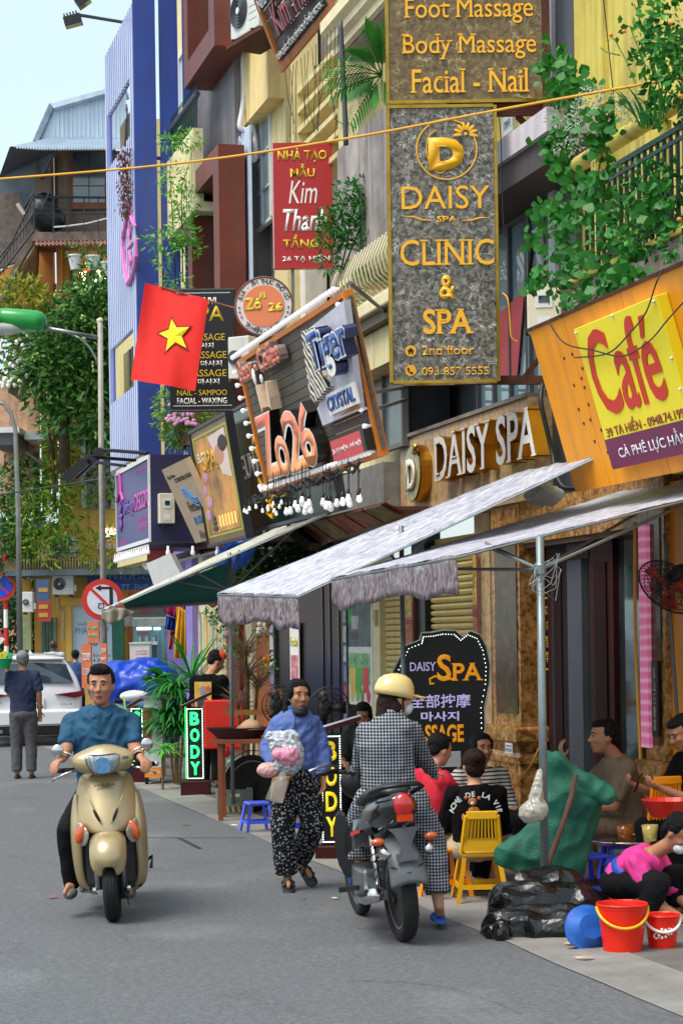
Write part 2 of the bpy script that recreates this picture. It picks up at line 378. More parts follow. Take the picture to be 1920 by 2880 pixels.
def crown(blobs,n,size,**k):
 """leaf clumps spread in and over ellipsoids (centre, (rx,ry,rz))"""
 w=[b[1][0]*b[1][2]for b in blobs]
 def pl():
  c,r=random.choices(blobs,w)[0][:2];d=rdir();q=random.uniform(.55,1.05)
  cl=mnoise.noise(V((d.x*2.3+c[0],d.y*2.3+c[1],d.z*2.3+c[2])))
  q*=1+.35*cl
  p=V((c[0]+d.x*r[0]*q,c[1]+d.y*r[1]*q,c[2]+d.z*r[2]*q));return p,d+rdir()*.9+V((0,0,-.25))
 return leaves(n,pl,size,**k)
# ---------------- setting: ground ----------------
def ground_mats():
 m=bpy.data.materials.new('asphalt');MATS['asphalt']=m;m.use_nodes=True;nt=m.node_tree;L=nt.links;b=nt.nodes['Principled BSDF']
 tc=N(nt,'TexCoord');n1=N(nt,'TexNoise');n1.inputs['Scale'].default_value=160;n1.inputs['Detail'].default_value=3;L.new(tc.outputs['Object'],n1.inputs[0])
 n2=N(nt,'TexNoise');n2.inputs['Scale'].default_value=.55;n2.inputs['Detail'].default_value=8;n2.inputs['Roughness'].default_value=.6;L.new(tc.outputs['Object'],n2.inputs[0])
 n4=N(nt,'TexNoise');n4.inputs['Scale'].default_value=22;n4.inputs['Detail'].default_value=10;n4.inputs['Roughness'].default_value=.8;L.new(tc.outputs['Object'],n4.inputs[0])
 r1=ramp(nt,n1.outputs[0],[(.3,'606468'),(.5,'808488'),(.72,'b8bcc0')]);r2=ramp(nt,n2.outputs[0],[(.3,'6a6b6c'),(.42,'8f9092'),(.55,'8a8b8c'),(.7,'b0b0b0')])
 mx=N(nt,'MixRGB',blend_type='MULTIPLY');mx.inputs[0].default_value=1;L.new(r1.outputs[0],mx.inputs[1]);L.new(r2.outputs[0],mx.inputs[2])
 g=N(nt,'MixRGB',blend_type='ADD');g.inputs[0].default_value=.42;L.new(mx.outputs[0],g.inputs[1]);r4=ramp(nt,n4.outputs[0],[(.36,'2b2b2c'),(.5,'525354'),(.64,'7b7c7d')]);L.new(r4.outputs[0],g.inputs[2])
 L.new(g.outputs[0],b.inputs['Base Color']);b.inputs['Roughness'].default_value=.72
 bp=N(nt,'Bump');bp.inputs['Strength'].default_value=.5;bp.inputs['Distance'].default_value=.006;L.new(n1.outputs[0],bp.inputs['Height']);L.new(bp.outputs[0],b.inputs['Normal'])
ground_mats()
mat('concrete','8f8b84',.85,var=.3,scale=3,bump=.3,bscale=90,streak=0)
mat('gutter','85837e',.8,var=.22,scale=2.2,bump=.4,bscale=110)
mat('pavement','66635f',.8,var=.35,scale=1.6,bump=.4,bscale=80)
GR=Fr((0,0,0),XF) # along-street frame through the camera foot: y = metres to the right of it
struct('ground',MB().add([(-400,-60,-.02),(400,-60,-.02),(400,900,-.02),(-400,900,-.02)],[(0,1,2,3)]),K.asphalt)
g=MB()
rows=[]
for i in range(60):
 u=8-i*1.6;rows.append([(u,d,.0+.003*math.sin(i*1.7+d))for d in(-16,-8,-4,-2,0,1,2,3,4.12)])
struct('road',g.grid(rows),K.asphalt,GR)
g=MB();rows=[]
for i in range(120):
 u=4-i*.5;w=.03*mnoise.noise(V((u,0,0)));rows.append([(u,4.10+w,.004),(u,4.3,.0),(u,4.62+w*.6,.012)])
struct('gutter_strip',g.grid(rows),K.gutter,GR)
struct('pavement',MB().box(4,-56,4.6,8.6,-.05,.008),K.pavement,GR)
g=MB()
a=GP(395,2357);b2=GP(690,2357);pts=[a.lerp(b2,t/14)+V((0,.02*random.uniform(-1,1),.005))for t in range(15)]
for p,q in zip(pts,pts[1:]):g.add([p+V((0,-.012,0)),q+V((0,-.012,0)),q+V((0,.012,0)),p+V((0,.012,0))],[(0,1,2,3)])
a=GP(502,2357);b2=GP(562,2387);g.add([a+V((-.02,0,.006)),b2+V((-.02,0,.006)),b2+V((.02,0,.006)),a+V((.02,0,.006))],[(0,1,2,3)])
struct('road_joint',g,mat('tar','2a2a2b',.9))
cr=random.Random(12)
for k,(x,y,dx,dy)in enumerate(((700,2480,3,.6),(60,2420,4,.2),(980,2760,3,2))):
 p=GP(x,y);q=[p];a=math.atan2(dy*.3,dx)
 for i in range(16):a+=cr.uniform(-.5,.5);a*=.9;q.append(q[-1]+V((math.cos(a)*.07,math.sin(a)*.16,0)))
 g=MB();[g.add([u+V((0,-w,.006)),v+V((0,-w,.006)),v+V((0,w,.006)),u+V((0,w,.006))],[(0,1,2,3)])for u,v,w in[(q[i],q[i+1],.0015+.003*cr.random())for i in range(16)]];struct('road_crack',g,K.tar)
mb=MB()
for i in range(34):
 for j in range(3):
  u=1-i*.82-.02*random.random();d=5.35+j*.62
  if random.random()<.96:mb.box(u-.79,u,d,d+.59,.0,.013+.004*random.random())
struct('paving_slab_row',mb,mat('slabs','74716c',.75,var=.4,scale=1.3,bump=.3))
scene.objects['paving_slab_row'].matrix_world=GR.M
lr=random.Random(5)
for(x,y,s,c,lab)in((ZK(870,1500)[0],2670,.04,'8a6a3c','dry brown leaf scrap on the road near the buckets'),(ZP(235,1503)[0],ZP(235,1503)[1],.05,'7a4a25','brown leaf lying on asphalt left of the blue stool'),(ZP(705,1510)[0],ZP(705,1510)[1],.05,'d8d8d2','crumpled white paper scrap on the gutter before the blue stool'),(850,2535,.03,'151515','tiny black pebble on the road before the walking woman'),(152,2527,.05,'a8452a','rust coloured leaf on the road left of the gold scooter'),(944,2531,.03,'c9c9c0','small white scrap on road between walking woman and motorbike'),(1642,2700,.05,'d0b878','pale crumb on the ground beside the blue basin'),(1600,2660,.04,'c7bd90','pale crumb on the ground in front of the black bags')):
 p=GP(x,y);rr=[]
 for k in range(7):t=k*.9;rr.append((math.cos(t)*s*lr.uniform(.5,1.3),math.sin(t)*s*lr.uniform(.3,.8),.012+.01*lr.random()))
 single('litter_scrap',MB().add([(0,0,.02)]+rr,[(0,i,i+1)for i in range(1,7)]+[(0,7,1)]),mat('litter'+c,c,.8),lab,'litter',Fr(p,(1,0,0)))
# ---------------- buildings on the right ----------------
class Bld:
 def __init__(s,name,label,cat,px,d=0,grp=None):
  s.fr=FAC.sub(FAC.uv(px,1795,d)[0],d,0);s.r=thing(name,label,cat,s.fr,grp)
 def uv(s,p,d=0):return s.fr.uv(p[0],p[1],d)
 def bx(s,name,m,tl,br,d0,d1,z0=None,z1=None,parent=None,bevel=0,mb=None,dref=None,label=None):
  dr=d0 if dref is None else dref
  u0,zt=s.uv(tl,dr);_,zb=s.uv((tl[0],br[1]),dr);u1=s.uv(br,dr)[0]
  if z1 is not None:zt=z1
  if z0 is not None:zb=z0
  M0=MB()if mb is None else mb
  M0.box(u0,u1,d0,d1,zb,zt)
  if mb is None:return part(parent or s.r,name,M0,m,bevel=bevel,label=label)
 def win(s,tl,br,d,nx,nz,fm,gm,fw=.05,name='window',z0=None,z1=None,back=True,parent=None):
  u0,zt=s.uv(tl,d);_,zb=s.uv((tl[0],br[1]),d);u1=s.uv(br,d)[0]
  if z1 is not None:zt=z1
  if z0 is not None:zb=z0
  u0,u1=sorted((u0,u1));g=MB()
  g.box(u0,u1,d-.03,d+.04,zt-fw,zt);g.box(u0,u1,d-.03,d+.04,zb,zb+fw)
  for i in range(nx+1):
   x=u0+(u1-u0)*i/nx;x=min(max(x,u0+fw/2),u1-fw/2);g.box(x-fw/2,x+fw/2,d-.035,d+.045,zb+fw,zt-fw)
  for j in range(1,nz):
   z=zb+(zt-zb)*j/nz
   for i in range(nx):g.box(u0+(u1-u0)*i/nx+fw/2+.001,u0+(u1-u0)*(i+1)/nx-fw/2-.001,d-.025,d+.03,z-fw*.4,z+fw*.4)
  w=part(parent or s.r,name,g,fm)
  for i in range(nx):
   for j in range(nz):
    a=u0+(u1-u0)*i/nx;b=u0+(u1-u0)*(i+1)/nx;c=zb+(zt-zb)*j/nz;e=zb+(zt-zb)*(j+1)/nz
    part(w,'pane',MB().box(a+fw*.4,b-fw*.4,d+.005+.002*((i+j)%2),d+.012+.002*((i+j)%2),c+fw*.3,e-fw*.3),gm)
  return w
mat('yellow_wall','d2c25e',.8,var=.14,scale=1.3,bump=.15,bscale=30,streak=.6)
mat('cream_wall','e6d9a4',.8,var=.12,scale=1.1,bump=.1,streak=.35)
mat('dark_grey','4d5158',.6,var=.12,scale=2)
mat('pink_concrete','b3a49c',.85,var=.25,scale=1.5,bump=.3,streak=.5)
mat('green_iron','1d3f38',.45,var=.2,scale=8)
mat('orange_sheet','f0990e',.42,var=.1,scale=1.5,streak=.22)
mat('window_dark','2d3638',.08,var=.5,scale=.6,spec=1)
mat('white_frame','d5d8da',.45,var=.08)
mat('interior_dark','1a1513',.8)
glass('pane_blue','7f9aa6',.03,1,.35);glass('pane_grey','8b9aa0',.05,1,.4);glass('pane_pale','bcd3dc',.06,1,.15)
granite('granite_gold',[(.28,'15100b'),(.40,'6a4520'),(.5,'a8763a'),(.62,'d0a469'),(.78,'5a3a1c')],13,.25,.3)
granite('granite_pale',[(.3,'8a6a45'),(.5,'c9a877'),(.68,'e0c79c'),(.8,'9b7444')],12,.35,.3)
granite('marble_brown',[(.3,'2c2010'),(.45,'5e4a28'),(.6,'7d6a40'),(.75,'8f7d55')],14,.25,.8,'cfc08e')
granite('marble_grey',[(.36,'14120f'),(.46,'48443c'),(.56,'7c776c'),(.70,'aaa69a')],17,.22,.5,'e4e2dc')
mat('gold','c98f2b',.28,metal=.85,var=.2,scale=3);mat('gold_bright','b48c38',.22,metal=1,var=.25,scale=4)
mat('gold_letter','f2b21d',.45,var=.05);mat('white_letter','eceae4',.5,var=.03);mat('rust','5a2a18',.8,var=.5,scale=5,bump=.3)
mat('black_paint','0c0c0e',.35,var=.2);mat('maroon_wood','3c0f0e',.55,var=.25,scale=3,spec=.25)
B1=Bld('cafe_building','yellow house with dark grey column and planted balcony above the orange café panel','building',1700)
ur=B1.uv((1920,1795))[0]+4
u0=B1.uv((1635,600))[0];uc=B1.uv((1549,600))[0]
part(B1.r,'wall',MB().box(u0,ur,0,.3,3.1,11.5),K.yellow_wall)
part(B1.r,'column',MB().box(uc,u0-.002,-.06,.3,0,11.5),K.dark_grey)
up=B1.uv((1592,800),-.95)[0];zt=B1.uv((1786,722),-.95)[1]
part(B1.r,'parapet',MB().box(up,ur,-.95,-.83,zt-1.3,zt),K.pink_concrete)
part(B1.r,'parapet_coping',MB().box(up-.02,ur,-.99,-.80,zt+.002,zt+.05),K.yellow_wall,bevel=.01)
part(B1.r,'balcony_floor',MB().box(up,ur,-.829,-.002,zt-1.2,zt-1.05),K.pink_concrete)
zr=B1.uv((1709,478),-.9)[1];urs=B1.uv((1640,500),-.9)[0]
rl=part(B1.r,'railing',MB().box(urs,ur,-.915,-.885,zr-.02,zr+.02).box(urs,ur,-.91,-.89,zt+.13,zt+.16).box(urs,ur,-.91,-.89,zt+.7,zt+.73),K.green_iron)
bal=MB().box(-.013,.013,-.903,-.877,zt+.05,zr-.02).mesh('baluster')
n=int((ur-urs)/.115)
for i in range(n):
 o=part(rl,'baluster',bal,K.green_iron);o.location=(urs+.03+i*.115,0,.0)
 if i%4==1:part(rl,'fret',MB().box(urs+.04+i*.115,urs+.145+i*.115,-.90,-.88,zr-.26,zr-.235).box(urs+.15+i*.115,urs+.26+i*.115,-.90,-.88,zr-.5,zr-.475),K.green_iron)
a=B1.fr.L(P(*ZC(845,1135),0)if 0 else B1.fr.W(B1.uv(ZC(845,1135),-.5)[0],-.5,B1.uv(ZC(845,1135),-.5)[1]))
part(B1.r,'handrail',MB().tube([(a.x,-.5,a.z),(ur,-.5,a.z)],.07,10),K.yellow_wall,smooth=True)
for k in range(5):part(B1.r,'handrail_post',MB().box(a.x+.4+k*1.3,a.x+.5+k*1.3,-.55,-.45,zt-1.05,a.z-.07),K.yellow_wall)
part(B1.r,'ground_floor_wall',MB().box(B1.uv((1872,1795))[0],B1.uv((1905,1795))[0],-.12,.3,0,3.1),K.granite_gold)
part(B1.r,'ground_floor_edge',MB().box(B1.uv((1905,1795))[0]+.002,ur,-.2,.3,0,3.1),K.orange_sheet)
def lean(bl,tl,d,fr=FAC):
 u,z=fr.uv(*bl,d=d);lo,hi=-8.0,d+6
 for _ in range(60):
  m=(lo+hi)/2
  if fr.uv(*tl,d=m)[0]>u:lo=m
  else:hi=m
 return u,z,m,fr.uv(*tl,d=m)[1]
def leanfr(bl,tl,d):
 u,z,d2,z2=lean(bl,tl,d);O=FAC.W(u,d,z);T=FAC.W(u,d2,z2)
 return Fr(O,XF,(T-O).normalized()),(T-O).length
def chk(fr,*pts):return[tuple(round(x,2)for x in fr.uv(*p))for p in pts]
FO,hO=leanfr((1617,1385),ZG(510,520),-.95)
so=thing('orange_sign_panel','large orange sheet metal fascia leaning out over the pavement, holding the café sign','sign panel',FO)
wO=FO.uv(1920,1328)[0]+2.2
xs=[0]+[FO.uv(*ZG(740,430))[0],FO.uv(*ZG(1130,250))[0],FO.uv(*ZG(1568,50))[0],wO];xs=sorted(xs)
for a,b in zip(xs,xs[1:]):part(so,'sheet_panel',MB().box(a+.004,b-.004,0,.03,0,hO),K.orange_sheet)
part(so,'backing_frame',MB().box(0,wO,.032,.08,hO-.08,hO).box(0,wO,.032,.08,0,.06).box(0,.05,.032,.08,.062,hO-.082),K.rust)
part(so,'top_flashing',MB().box(-.02,wO,-.02,.1,hO+.001,hO+.025),K.rust)
rv=MB().box(0,.02,-.006,0,0,.025).mesh('bolt_hole')
for(x,y)in((750,718),(805,690),(905,655),(957,835),(875,787),(890,918),(938,897),(918,1035),(983,1003),(850,1068),(818,902),(930,1140),(960,1290),(1005,1210),(1050,1365),(885,1165),(870,855),(1060,1160)):
 a=FO.uv(*ZG(x,y));o=part(so,'rust_hole',rv,K.rust);o.location=(a[0],0,a[1])
a=FO.uv(*ZG(893,482));b=FO.uv(*ZG(1150,1450));c=FO.uv(*ZG(1425,265));
x0=(a[0]+b[0])/2;x1=c[0]+.0;zt_,zb_=a[1],b[1]
FCs=FO.sub(x0,-.09,zb_);wc=x1-x0+.0;hc=zt_-zb_
cs=thing('cafe_sign','yellow board with red Café lettering over a maroon band','sign',FCs)
wfull=max(wc,FCs.uv(*ZG(1568,1140))[0]+.12)
mb_=FCs.uv(*ZG(1097,1250))[1]
part(cs,'board',MB().box(0,wfull,0,.088,0,hc),mat('sign_yellow','eedc1f',.4,var=.06,scale=1),bevel=.006)
part(cs,'lower_band',MB().box(-.001,wfull+.001,-.003,.05,-.001,mb_),mat('sign_maroon','6d1c46',.4,var=.1))
red=mat('sign_red','c8321a',.45,var=.05);dred=mat('sign_dark_red','8a2a22',.45)
def tx(root,fr,s,tlx,tly,brx,bry,m,y=-.004,zm=None,**k):
 """text: left edge/top at tl, right edge/bottom... heights are read on the left end"""
 u0,zt=fr.uv(tlx,tly,d=y);_,zb=fr.uv(tlx,bry,d=y);u1=fr.uv(brx,tly,d=y)[0]
 return put_text(root,s,u0,u1,zb,zt,y,m,**k)
def uvz(fr,p,y=0):return fr.uv(p[0],p[1],d=y)
p0=uvz(FCs,ZG(985,485));p1=uvz(FCs,ZG(1120,990));p2=uvz(FCs,ZG(1490,860));p3=uvz(FCs,ZG(1340,375))
put_text(cs,'Café',wfull*.07,wfull*.86,hc*.36,hc*.95,-.004,red,depth=.004,bold=.012,letters=True)
put_text(cs,'39 TẠ HIỀN - 0948.74.1991',wfull*.05,wfull*.985,hc*.205,hc*.32,-.004,dred,depth=.002,bold=.01)
put_text(cs,'CÀ PHÊ LỰC HẰNG',wfull*.13,wfull*1.0,mb_*.22,mb_*.82,-.006,mat('pale_letter','dcd6de',.5),depth=.002,bold=.012)
for(x,y)in((.03,.97),(.5,1.01),(.97,.97),(.99,.6),(.99,.4),(.99,.2)):
 part(cs,'screw',MB().ell((wfull*x,-.01,hc*min(y,.985)),.012,n=8,m=5),K.white_frame)
def wire(name,pts,r,m,label,cat='cable',group=None,sag=0,n=10,**k):
 pts=[V(p)for p in pts];out=[]
 if len(pts)==2:
  out=[pts[0].lerp(pts[1],i/n)-V((0,0,sag*4*(i/n)*(1-i/n)))for i in range(n+1)]
 else: # catmull-rom
  q=[pts[0]]+pts+[pts[-1]]
  for i in range(1,len(q)-2):
   for t in[j/6 for j in range(6)]:
    a,b,c,d=q[i-1:i+3];out.append(.5*((2*b)+(c-a)*t+(2*a-5*b+4*c-d)*t*t+(3*b-a-3*c+d)*t**3))
  out.append(pts[-1])
 o=pts[0].copy();return single(name,MB().tube([p-o for p in out],r,6),m,label,cat,Fr(o,(1,0,0)),group,smooth=True)
blackc=mat('cable_black','141414',.5)
def onO(x,y,d=-.12):p=FO.uv(*ZG(x,y),d=d);return FO.W(p[0],d,p[1])
wire('loose_wire',[onO(1430,90,-.03),onO(1380,190),onO(1310,390),onO(1200,530),onO(1050,670),onO(820,700)],.006,blackc,'thin black wire drooping from panel top across the word Café','wire')
wire('loose_wire',[onO(1568,320),onO(1460,440),onO(1330,590),onO(1150,690),onO(950,650),onO(750,600),onO(640,450)],.006,blackc,'thin grey wire looping across the café sign from the far panel corner','wire')
B2=Bld('spa_building','glass fronted house with granite spa entrance behind the parasols','building',1400)
G2=lambda*a,**k:B2.bx(*a,**k)
zf0=B2.uv((1132,1440),-.3)[1];zf1=B2.uv((1123,1240),-.3)[1];uL=B2.uv((1125,1300),-.3)[0];uR=uc-(B2.fr.O-B1.fr.O).dot(XF)
uR=B2.fr.L(B1.fr.W(uc,0,0)).x-.003
part(B2.r,'fascia',MB().box(uL,uR+.1,-.3,-.002,zf0-.15,zf1),K.granite_pale)
part(B2.r,'fascia_cap',MB().box(uL-.02,uR+.1,-.33,-.002,zf1+.001,zf1+.04),K.concrete)
FD=B2.fr.sub(B2.uv(ZE(1425,1560),-.3)[0],-.3,zf0);
ds=thing('shop_lettering_sign','tall gold edged DAISY SPA channel letters with round logo on pale granite','sign',FD)
a0=FD.uv(*ZE(1422,1250),d=-.16);a1=FD.uv(*ZE(1422,1560),d=-.16);b0=FD.uv(*ZG(560,1360),d=-.16)
gside=K.gold
put_text(ds,'DAISY SPA',a0[0],b0[0],a1[1],a0[1],-.004,K.white_letter,depth=.16,bold=.015,serif=.035,letters=True,side=gside)
lc=FD.uv(*ZE(1290,1500),d=-.1);lr_=(FD.uv(*ZE(1290,1300),d=-.1)[1]-FD.uv(*ZE(1290,1700),d=-.1)[1])/2
lg=part(ds,'logo_disc',MB().lathe([(lr_*.9,0),(lr_,0),(lr_,.12),(lr_*.9,.12)],(lc[0],-.125,lc[1]),(0,1,0),32),K.gold,smooth=False)
granite('mirror_green',[(.3,'2f3a20'),(.45,'7a7a3c'),(.55,'a89a58'),(.7,'4d5c38')],3,.12,3)
part(ds,'logo_face',MB().lathe([(lr_*.001,0),(lr_*.93,0),(lr_*.93,.01),(lr_*.001,.01)],(lc[0],-.14,lc[1]),(0,1,0),32),K.mirror_green)
put_text(ds,'D',lc[0]-lr_*.45,lc[0]+lr_*.5,lc[1]-lr_*.6,lc[1]+lr_*.5,-.145,K.white_letter,depth=.02,bold=.03,serif=.04,name='logo_letter')
pet=MB()
for k in range(5):
 t=R(20+k*35);c=V((lc[0]+lr_*.55+math.cos(t)*lr_*.2,-.15,lc[1]+lr_*.62+math.sin(t)*lr_*.2));pet.ell(c,(lr_*.16,.02,lr_*.07),Matrix.Rotation(-t,3,'Y'),8,5)
part(ds,'logo_flower',pet,K.gold_bright)
zu0=zf1+.04;
part(B2.r,'upper_back_wall',MB().box(B2.uv((1100,1000))[0],uR,.35,.5,zf0,9.0),mat('reflection_room','6e7f86',.6,var=.4,scale=.5))
slz0=B2.uv(ZC(300,1130),-.6)[1];slz1=B2.uv(ZC(300,970),-.6)[1];us0=B2.uv(ZC(120,1130),-.6)[0];us1=B2.uv(ZC(628,900),-.6)[0]
part(B2.r,'cornice',MB().box(us0-2,us1,-.6,0,slz0,slz1),mat('pale_mauve','c9c4cc',.7,var=.1,streak=.3))
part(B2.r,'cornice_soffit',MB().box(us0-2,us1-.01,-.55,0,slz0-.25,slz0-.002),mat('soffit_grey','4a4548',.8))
part(B2.r,'upper_wall',MB().box(us0-2,us1,-.05,.34,slz1+.002,9.5),K.yellow_wall)
B2.win(ZC(340,820),ZC(415,950),-.06,1,1,K.white_frame,K.pane_pale)
G2('pilaster',K.pale_mauve,ZC(626,800),ZC(684,1764),-.1,.3,z0=zf1+.05,z1=9.5)
xa,xb=us0-1.6,B2.uv(ZC(626,1300),0)[0]
w1=B2.uv(ZC(500,1300),0)[0]
W=B2.fr;
def glz(u0,u1,z0,z1,nx,nz,fm,gm,fw=.05,d=0,name='window'):
 g=MB();g.box(u0,u1,d-.04,d+.03,z1-fw,z1).box(u0,u1,d-.04,d+.03,z0,z0+fw)
 for i in range(nx+1):x=u0+(u1-u0)*i/nx;g.box(x-fw/2,x+fw/2,d-.045,d+.035,z0+fw,z1-fw)
 w=part(B2.r,name,g,fm)
 for i in range(nx):
  for j in range(nz):
   a=u0+(u1-u0)*i/nx;b=u0+(u1-u0)*(i+1)/nx;c=z0+(z1-z0)*j/nz;e=z0+(z1-z0)*(j+1)/nz
   part(w,'pane',MB().box(a+fw/2,b-fw/2,d,d+.01,c+.012,e-.012),gm)
 return w
glz(xa,w1,zu0,slz0-.26,3,2,K.dark_grey,K.pane_blue)
glz(w1+.06,xb-.003,zu0,slz0-.26,1,2,mat('grey_frame','6b6f73',.5),K.pane_grey)
ac=[]
for k in range(13):t=k/12*PI/2;ac.append((xb-.05-(xb-w1-.15)*math.sin(t),-.07,slz0-1.5+.9*math.cos(t)))
part(B2.r,'arch_bar',MB().tube([(xb-.05-(xb-w1-.15),-.07,zu0+1.2)]+ac[::-1],.02,6),K.black_paint)
part(B2.r,'door_column',MB().box(B2.uv(ZE(1228,1300),-.1)[0],B2.uv(ZE(1362,1300),-.1)[0],-.12,.2,zf1+.05,slz0-.3),mat('slate','3a3e46',.5,var=.15))
rt=B2.uv(ZG(480,235),-.02);rb=B2.uv(ZG(325,820),-.02);rc=B2.uv(ZG(430,825),-.02)
part(B2.r,'red_banner',MB().prism([(rb[0]-.1,rt[1]-.12),(rt[0],rt[1]),(rc[0],rc[1]),(rb[0]-.1,rb[1])],-.03,-.02),mat('banner_red','b8444c',.5,var=.15))
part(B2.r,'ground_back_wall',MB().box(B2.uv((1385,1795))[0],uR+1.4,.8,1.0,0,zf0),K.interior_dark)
def pil(tl,br,zp,name='pilaster'):
 u0=B2.uv((tl,1795),-.25)[0];u1=B2.uv((br,1795),-.25)[0]
 part(B2.r,name,MB().box(u0,u1,-.25,.1,zp,zf0-.16),K.granite_gold)
 part(B2.r,'pilaster_inset',MB().box(u0+.12,u1-.07,-.262,-.252,zp+.12,zf0-.5),mat('granite_dark','5c4326',.2,var=.6,scale=9))
 g=MB();w=.0
 for k,(z,e)in enumerate(((0,.10),(.06,.13),(.1,.13),(.16,.07),(.24,.05),(.3,.09),(.36,.03))):
  pass
 prof=[(.03,0),(.03,zp-.38),(.05,zp-.36),(.05,zp-.30),(.03,zp-.26),(.07,zp-.16),(.10,zp-.14),(.10,zp-.03),(.06,zp-.002)]
 rings=[[(u0-e,-.25-e,z),(u1+e,-.25-e,z),(u1+e,.1,z),(u0-e,.1,z)]for e,z in prof]
 part(B2.r,'pedestal',g.loft(rings),K.granite_gold)
 return u0,u1
zp=B2.uv((1400,2040),-.35)[1]
pl0,pl1=pil(1384,1462,zp)
pr0,pr1=pil(1812,1870,zp-.15)
part(B2.r,'lintel',MB().box(pl0,pr1,-.22,.3,zf0-.55,zf0-.15),K.granite_gold)
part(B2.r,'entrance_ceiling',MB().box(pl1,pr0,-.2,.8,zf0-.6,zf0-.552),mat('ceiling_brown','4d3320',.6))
zd=B2.uv((1600,1480),.0)[1]
ud=lambda p:B2.uv((p,1795),0)[0]
part(B2.r,'door_post',MB().box(ud(1470),ud(1497),-.05,.06,0,zf0-.6),mat('steel_strip','9a8f7c',.3,metal=.6))
mw=K.maroon_wood
fr_=MB()
for(a,b)in((1500,1530),(1556,1612),(1676,1742)):fr_.box(ud(a),ud(b),-.06,.06,0,zf0-.6)
fr_.box(ud(1530),ud(1556),-.05,.05,0,.5);fr_.box(ud(1612),ud(1676),-.05,.05,0,.45)
z1_=B2.uv((1600,1560),0)[1];fr_.box(ud(1556),ud(1676),-.07,-.061,z1_-.06,z1_+.03)
dfr=part(B2.r,'door_frame',fr_,mw)
for(a,b)in((1578,1598),(1692,1725)):part(dfr,'door_moulding',MB().box(ud(a),ud(b),-.075,-.062,.15,zf0-.8),mat('maroon_dark','280808',.6,spec=.2))
tg=mat('tinted_glass','2b3a2c',rough=.03,alpha=.18)
door=part(B2.r,'glass_panel',MB().box(ud(1530),ud(1556),-.005,.005,.5,zf0-.6),mat('gold_glass','2e2a18',.1,var=.4,scale=2))
part(B2.r,'glass_panel',MB().box(ud(1612),ud(1676),-.005,.005,.45,zf0-.6),tg)
part(B2.r,'glass_panel',MB().box(ud(1742),ud(1800),-.005,.005,0,zf0-.6),mat('mirror_glass','7e8c90',.06,metal=.75,var=.5,scale=1.2))
kg=['아디 미','발 마시','네일 이','피부 를']
for i,s in enumerate(kg):
 zt0=B2.uv((1533,1440+(645+105*i)/2.45),-.01)[1];zb0=B2.uv((1533,1440+(725+105*i)/2.45),-.01)[1]
 put_text(B2.r,s,ud(1529),ud(1556),zb0,zt0,-.012,K.gold_letter,depth=.004,bold=.01)
for y in(593,1083):
 z=B2.uv((1533,1440+y/2.45),-.01)[1];part(B2.r,'gold_line',MB().box(ud(1528),ud(1556),-.012,-.006,z-.008,z+.008),K.gold_letter)
lat=MB();la,lb=ud(1612),ud(1676);lz1=B2.uv((1640,1632),.12)[1];lz0=lz1-1.0
lat.box(la,lb,.12,.13,lz1,lz1+.02)
lattice_back=part(B2.r,'lattice_back',MB().box(la-.1,lb+.1,.16,.17,lz0-.3,lz1),mat('lit_cream','cfc486',.7))
for i in range(3):
 for j in range(6):
  cx=la+(lb-la)*(i+.5)/3;cz=lz1-(j+.5)*.18;r_=.075
  for k in range(8):
   t=2*PI*k/8;a1=V((cx+r_*math.cos(t),.12,cz+r_*math.sin(t)));a2=V((cx+r_*math.cos(t+PI/4),.12,cz+r_*math.sin(t+PI/4)));lat.beam(a1,a2,.018,.018)
   if k%2==0:lat.beam(a1,V((cx+.1*math.cos(t),.12,cz+.1*math.sin(t))),.018,.018)
part(B2.r,'lattice',lat,mat('lattice_brown','4b3218',.6))
def blade_leaf(base,d,L,w,droop=.5,n=6,twist=0):
 """a long arching leaf as a folded strip"""
 d=V(d).normalized();side=d.cross(V((0,0,1)));side=side.normalized()if side.length>.05 else V((1,0,0));rows=[];p=V(base);cur=d.copy()
 for i in range(n+1):
  t=i/n;ww=w*math.sin(PI*min(.97,.12+t*.85))**.8;nn=side.cross(cur).normalized();s2=side*math.cos(twist)+nn*math.sin(twist)
  rows.append([p-s2*ww/2+nn*ww*.15,p.copy(),p+s2*ww/2+nn*ww*.15]);p=p+cur*L/n;cur=(cur+V((0,0,-droop/n))).normalized()
 return rows
palm_m=leafmat('palm_leaf',[(.2,'17491d'),(.5,'2f7a2a'),(.8,'5aa53c')])
dark_leaf=leafmat('dark_leaf',[(.2,'0d2b12'),(.5,'1d4d22'),(.85,'3f7a35')])
def palm_plant(name,label,fr,n,L,w,m,h=.3,droop=.9,up=.6,parts=True,spread=1,stems=None,seed=1,arc=(0,2*PI)):
 r_=random.Random(seed);t=thing(name,label,'plant',fr)
 heads=stems or[(0,0,h)]
 for(x,y,z)in heads:
  part(t,'stem',MB().tube([(x*.3,y*.3,0),(x*.6,y*.6,z*.5),(x,y,z)],.018,6),mat('stem_brown','6b5836',.8))
  for i in range(n):
   a=r_.uniform(*arc);e=r_.uniform(-.2,1)*up+.25;g=MB().grid(blade_leaf((x,y,z+r_.uniform(-.1,.04)),(math.cos(a)*spread,math.sin(a)*spread,e),L*r_.uniform(.7,1.15),w,droop*r_.uniform(.6,1.3),6));part(t,'leaf',g,m,smooth=True)
 return t
fp=B2.fr.sub(ud(1640),.5,0)
palm_plant('indoor_palm','dark green palm seen through the spa door glass under the lattice',fp,26,.55,.035,dark_leaf,stems=[(0,0,1.9),(.1,.1,1.4)],droop=1.3,up=.5)
tl_=thing('potted_lilies','orange bud lilies standing behind the door glass','plant',B2.fr.sub(ud(1640),.25,0))
g=MB();
for k in range(7):x=-.12+.04*k;g.ell((x*1.3,0,.88+.03*(k%3)),(.022,.022,.09),n=8,m=6)
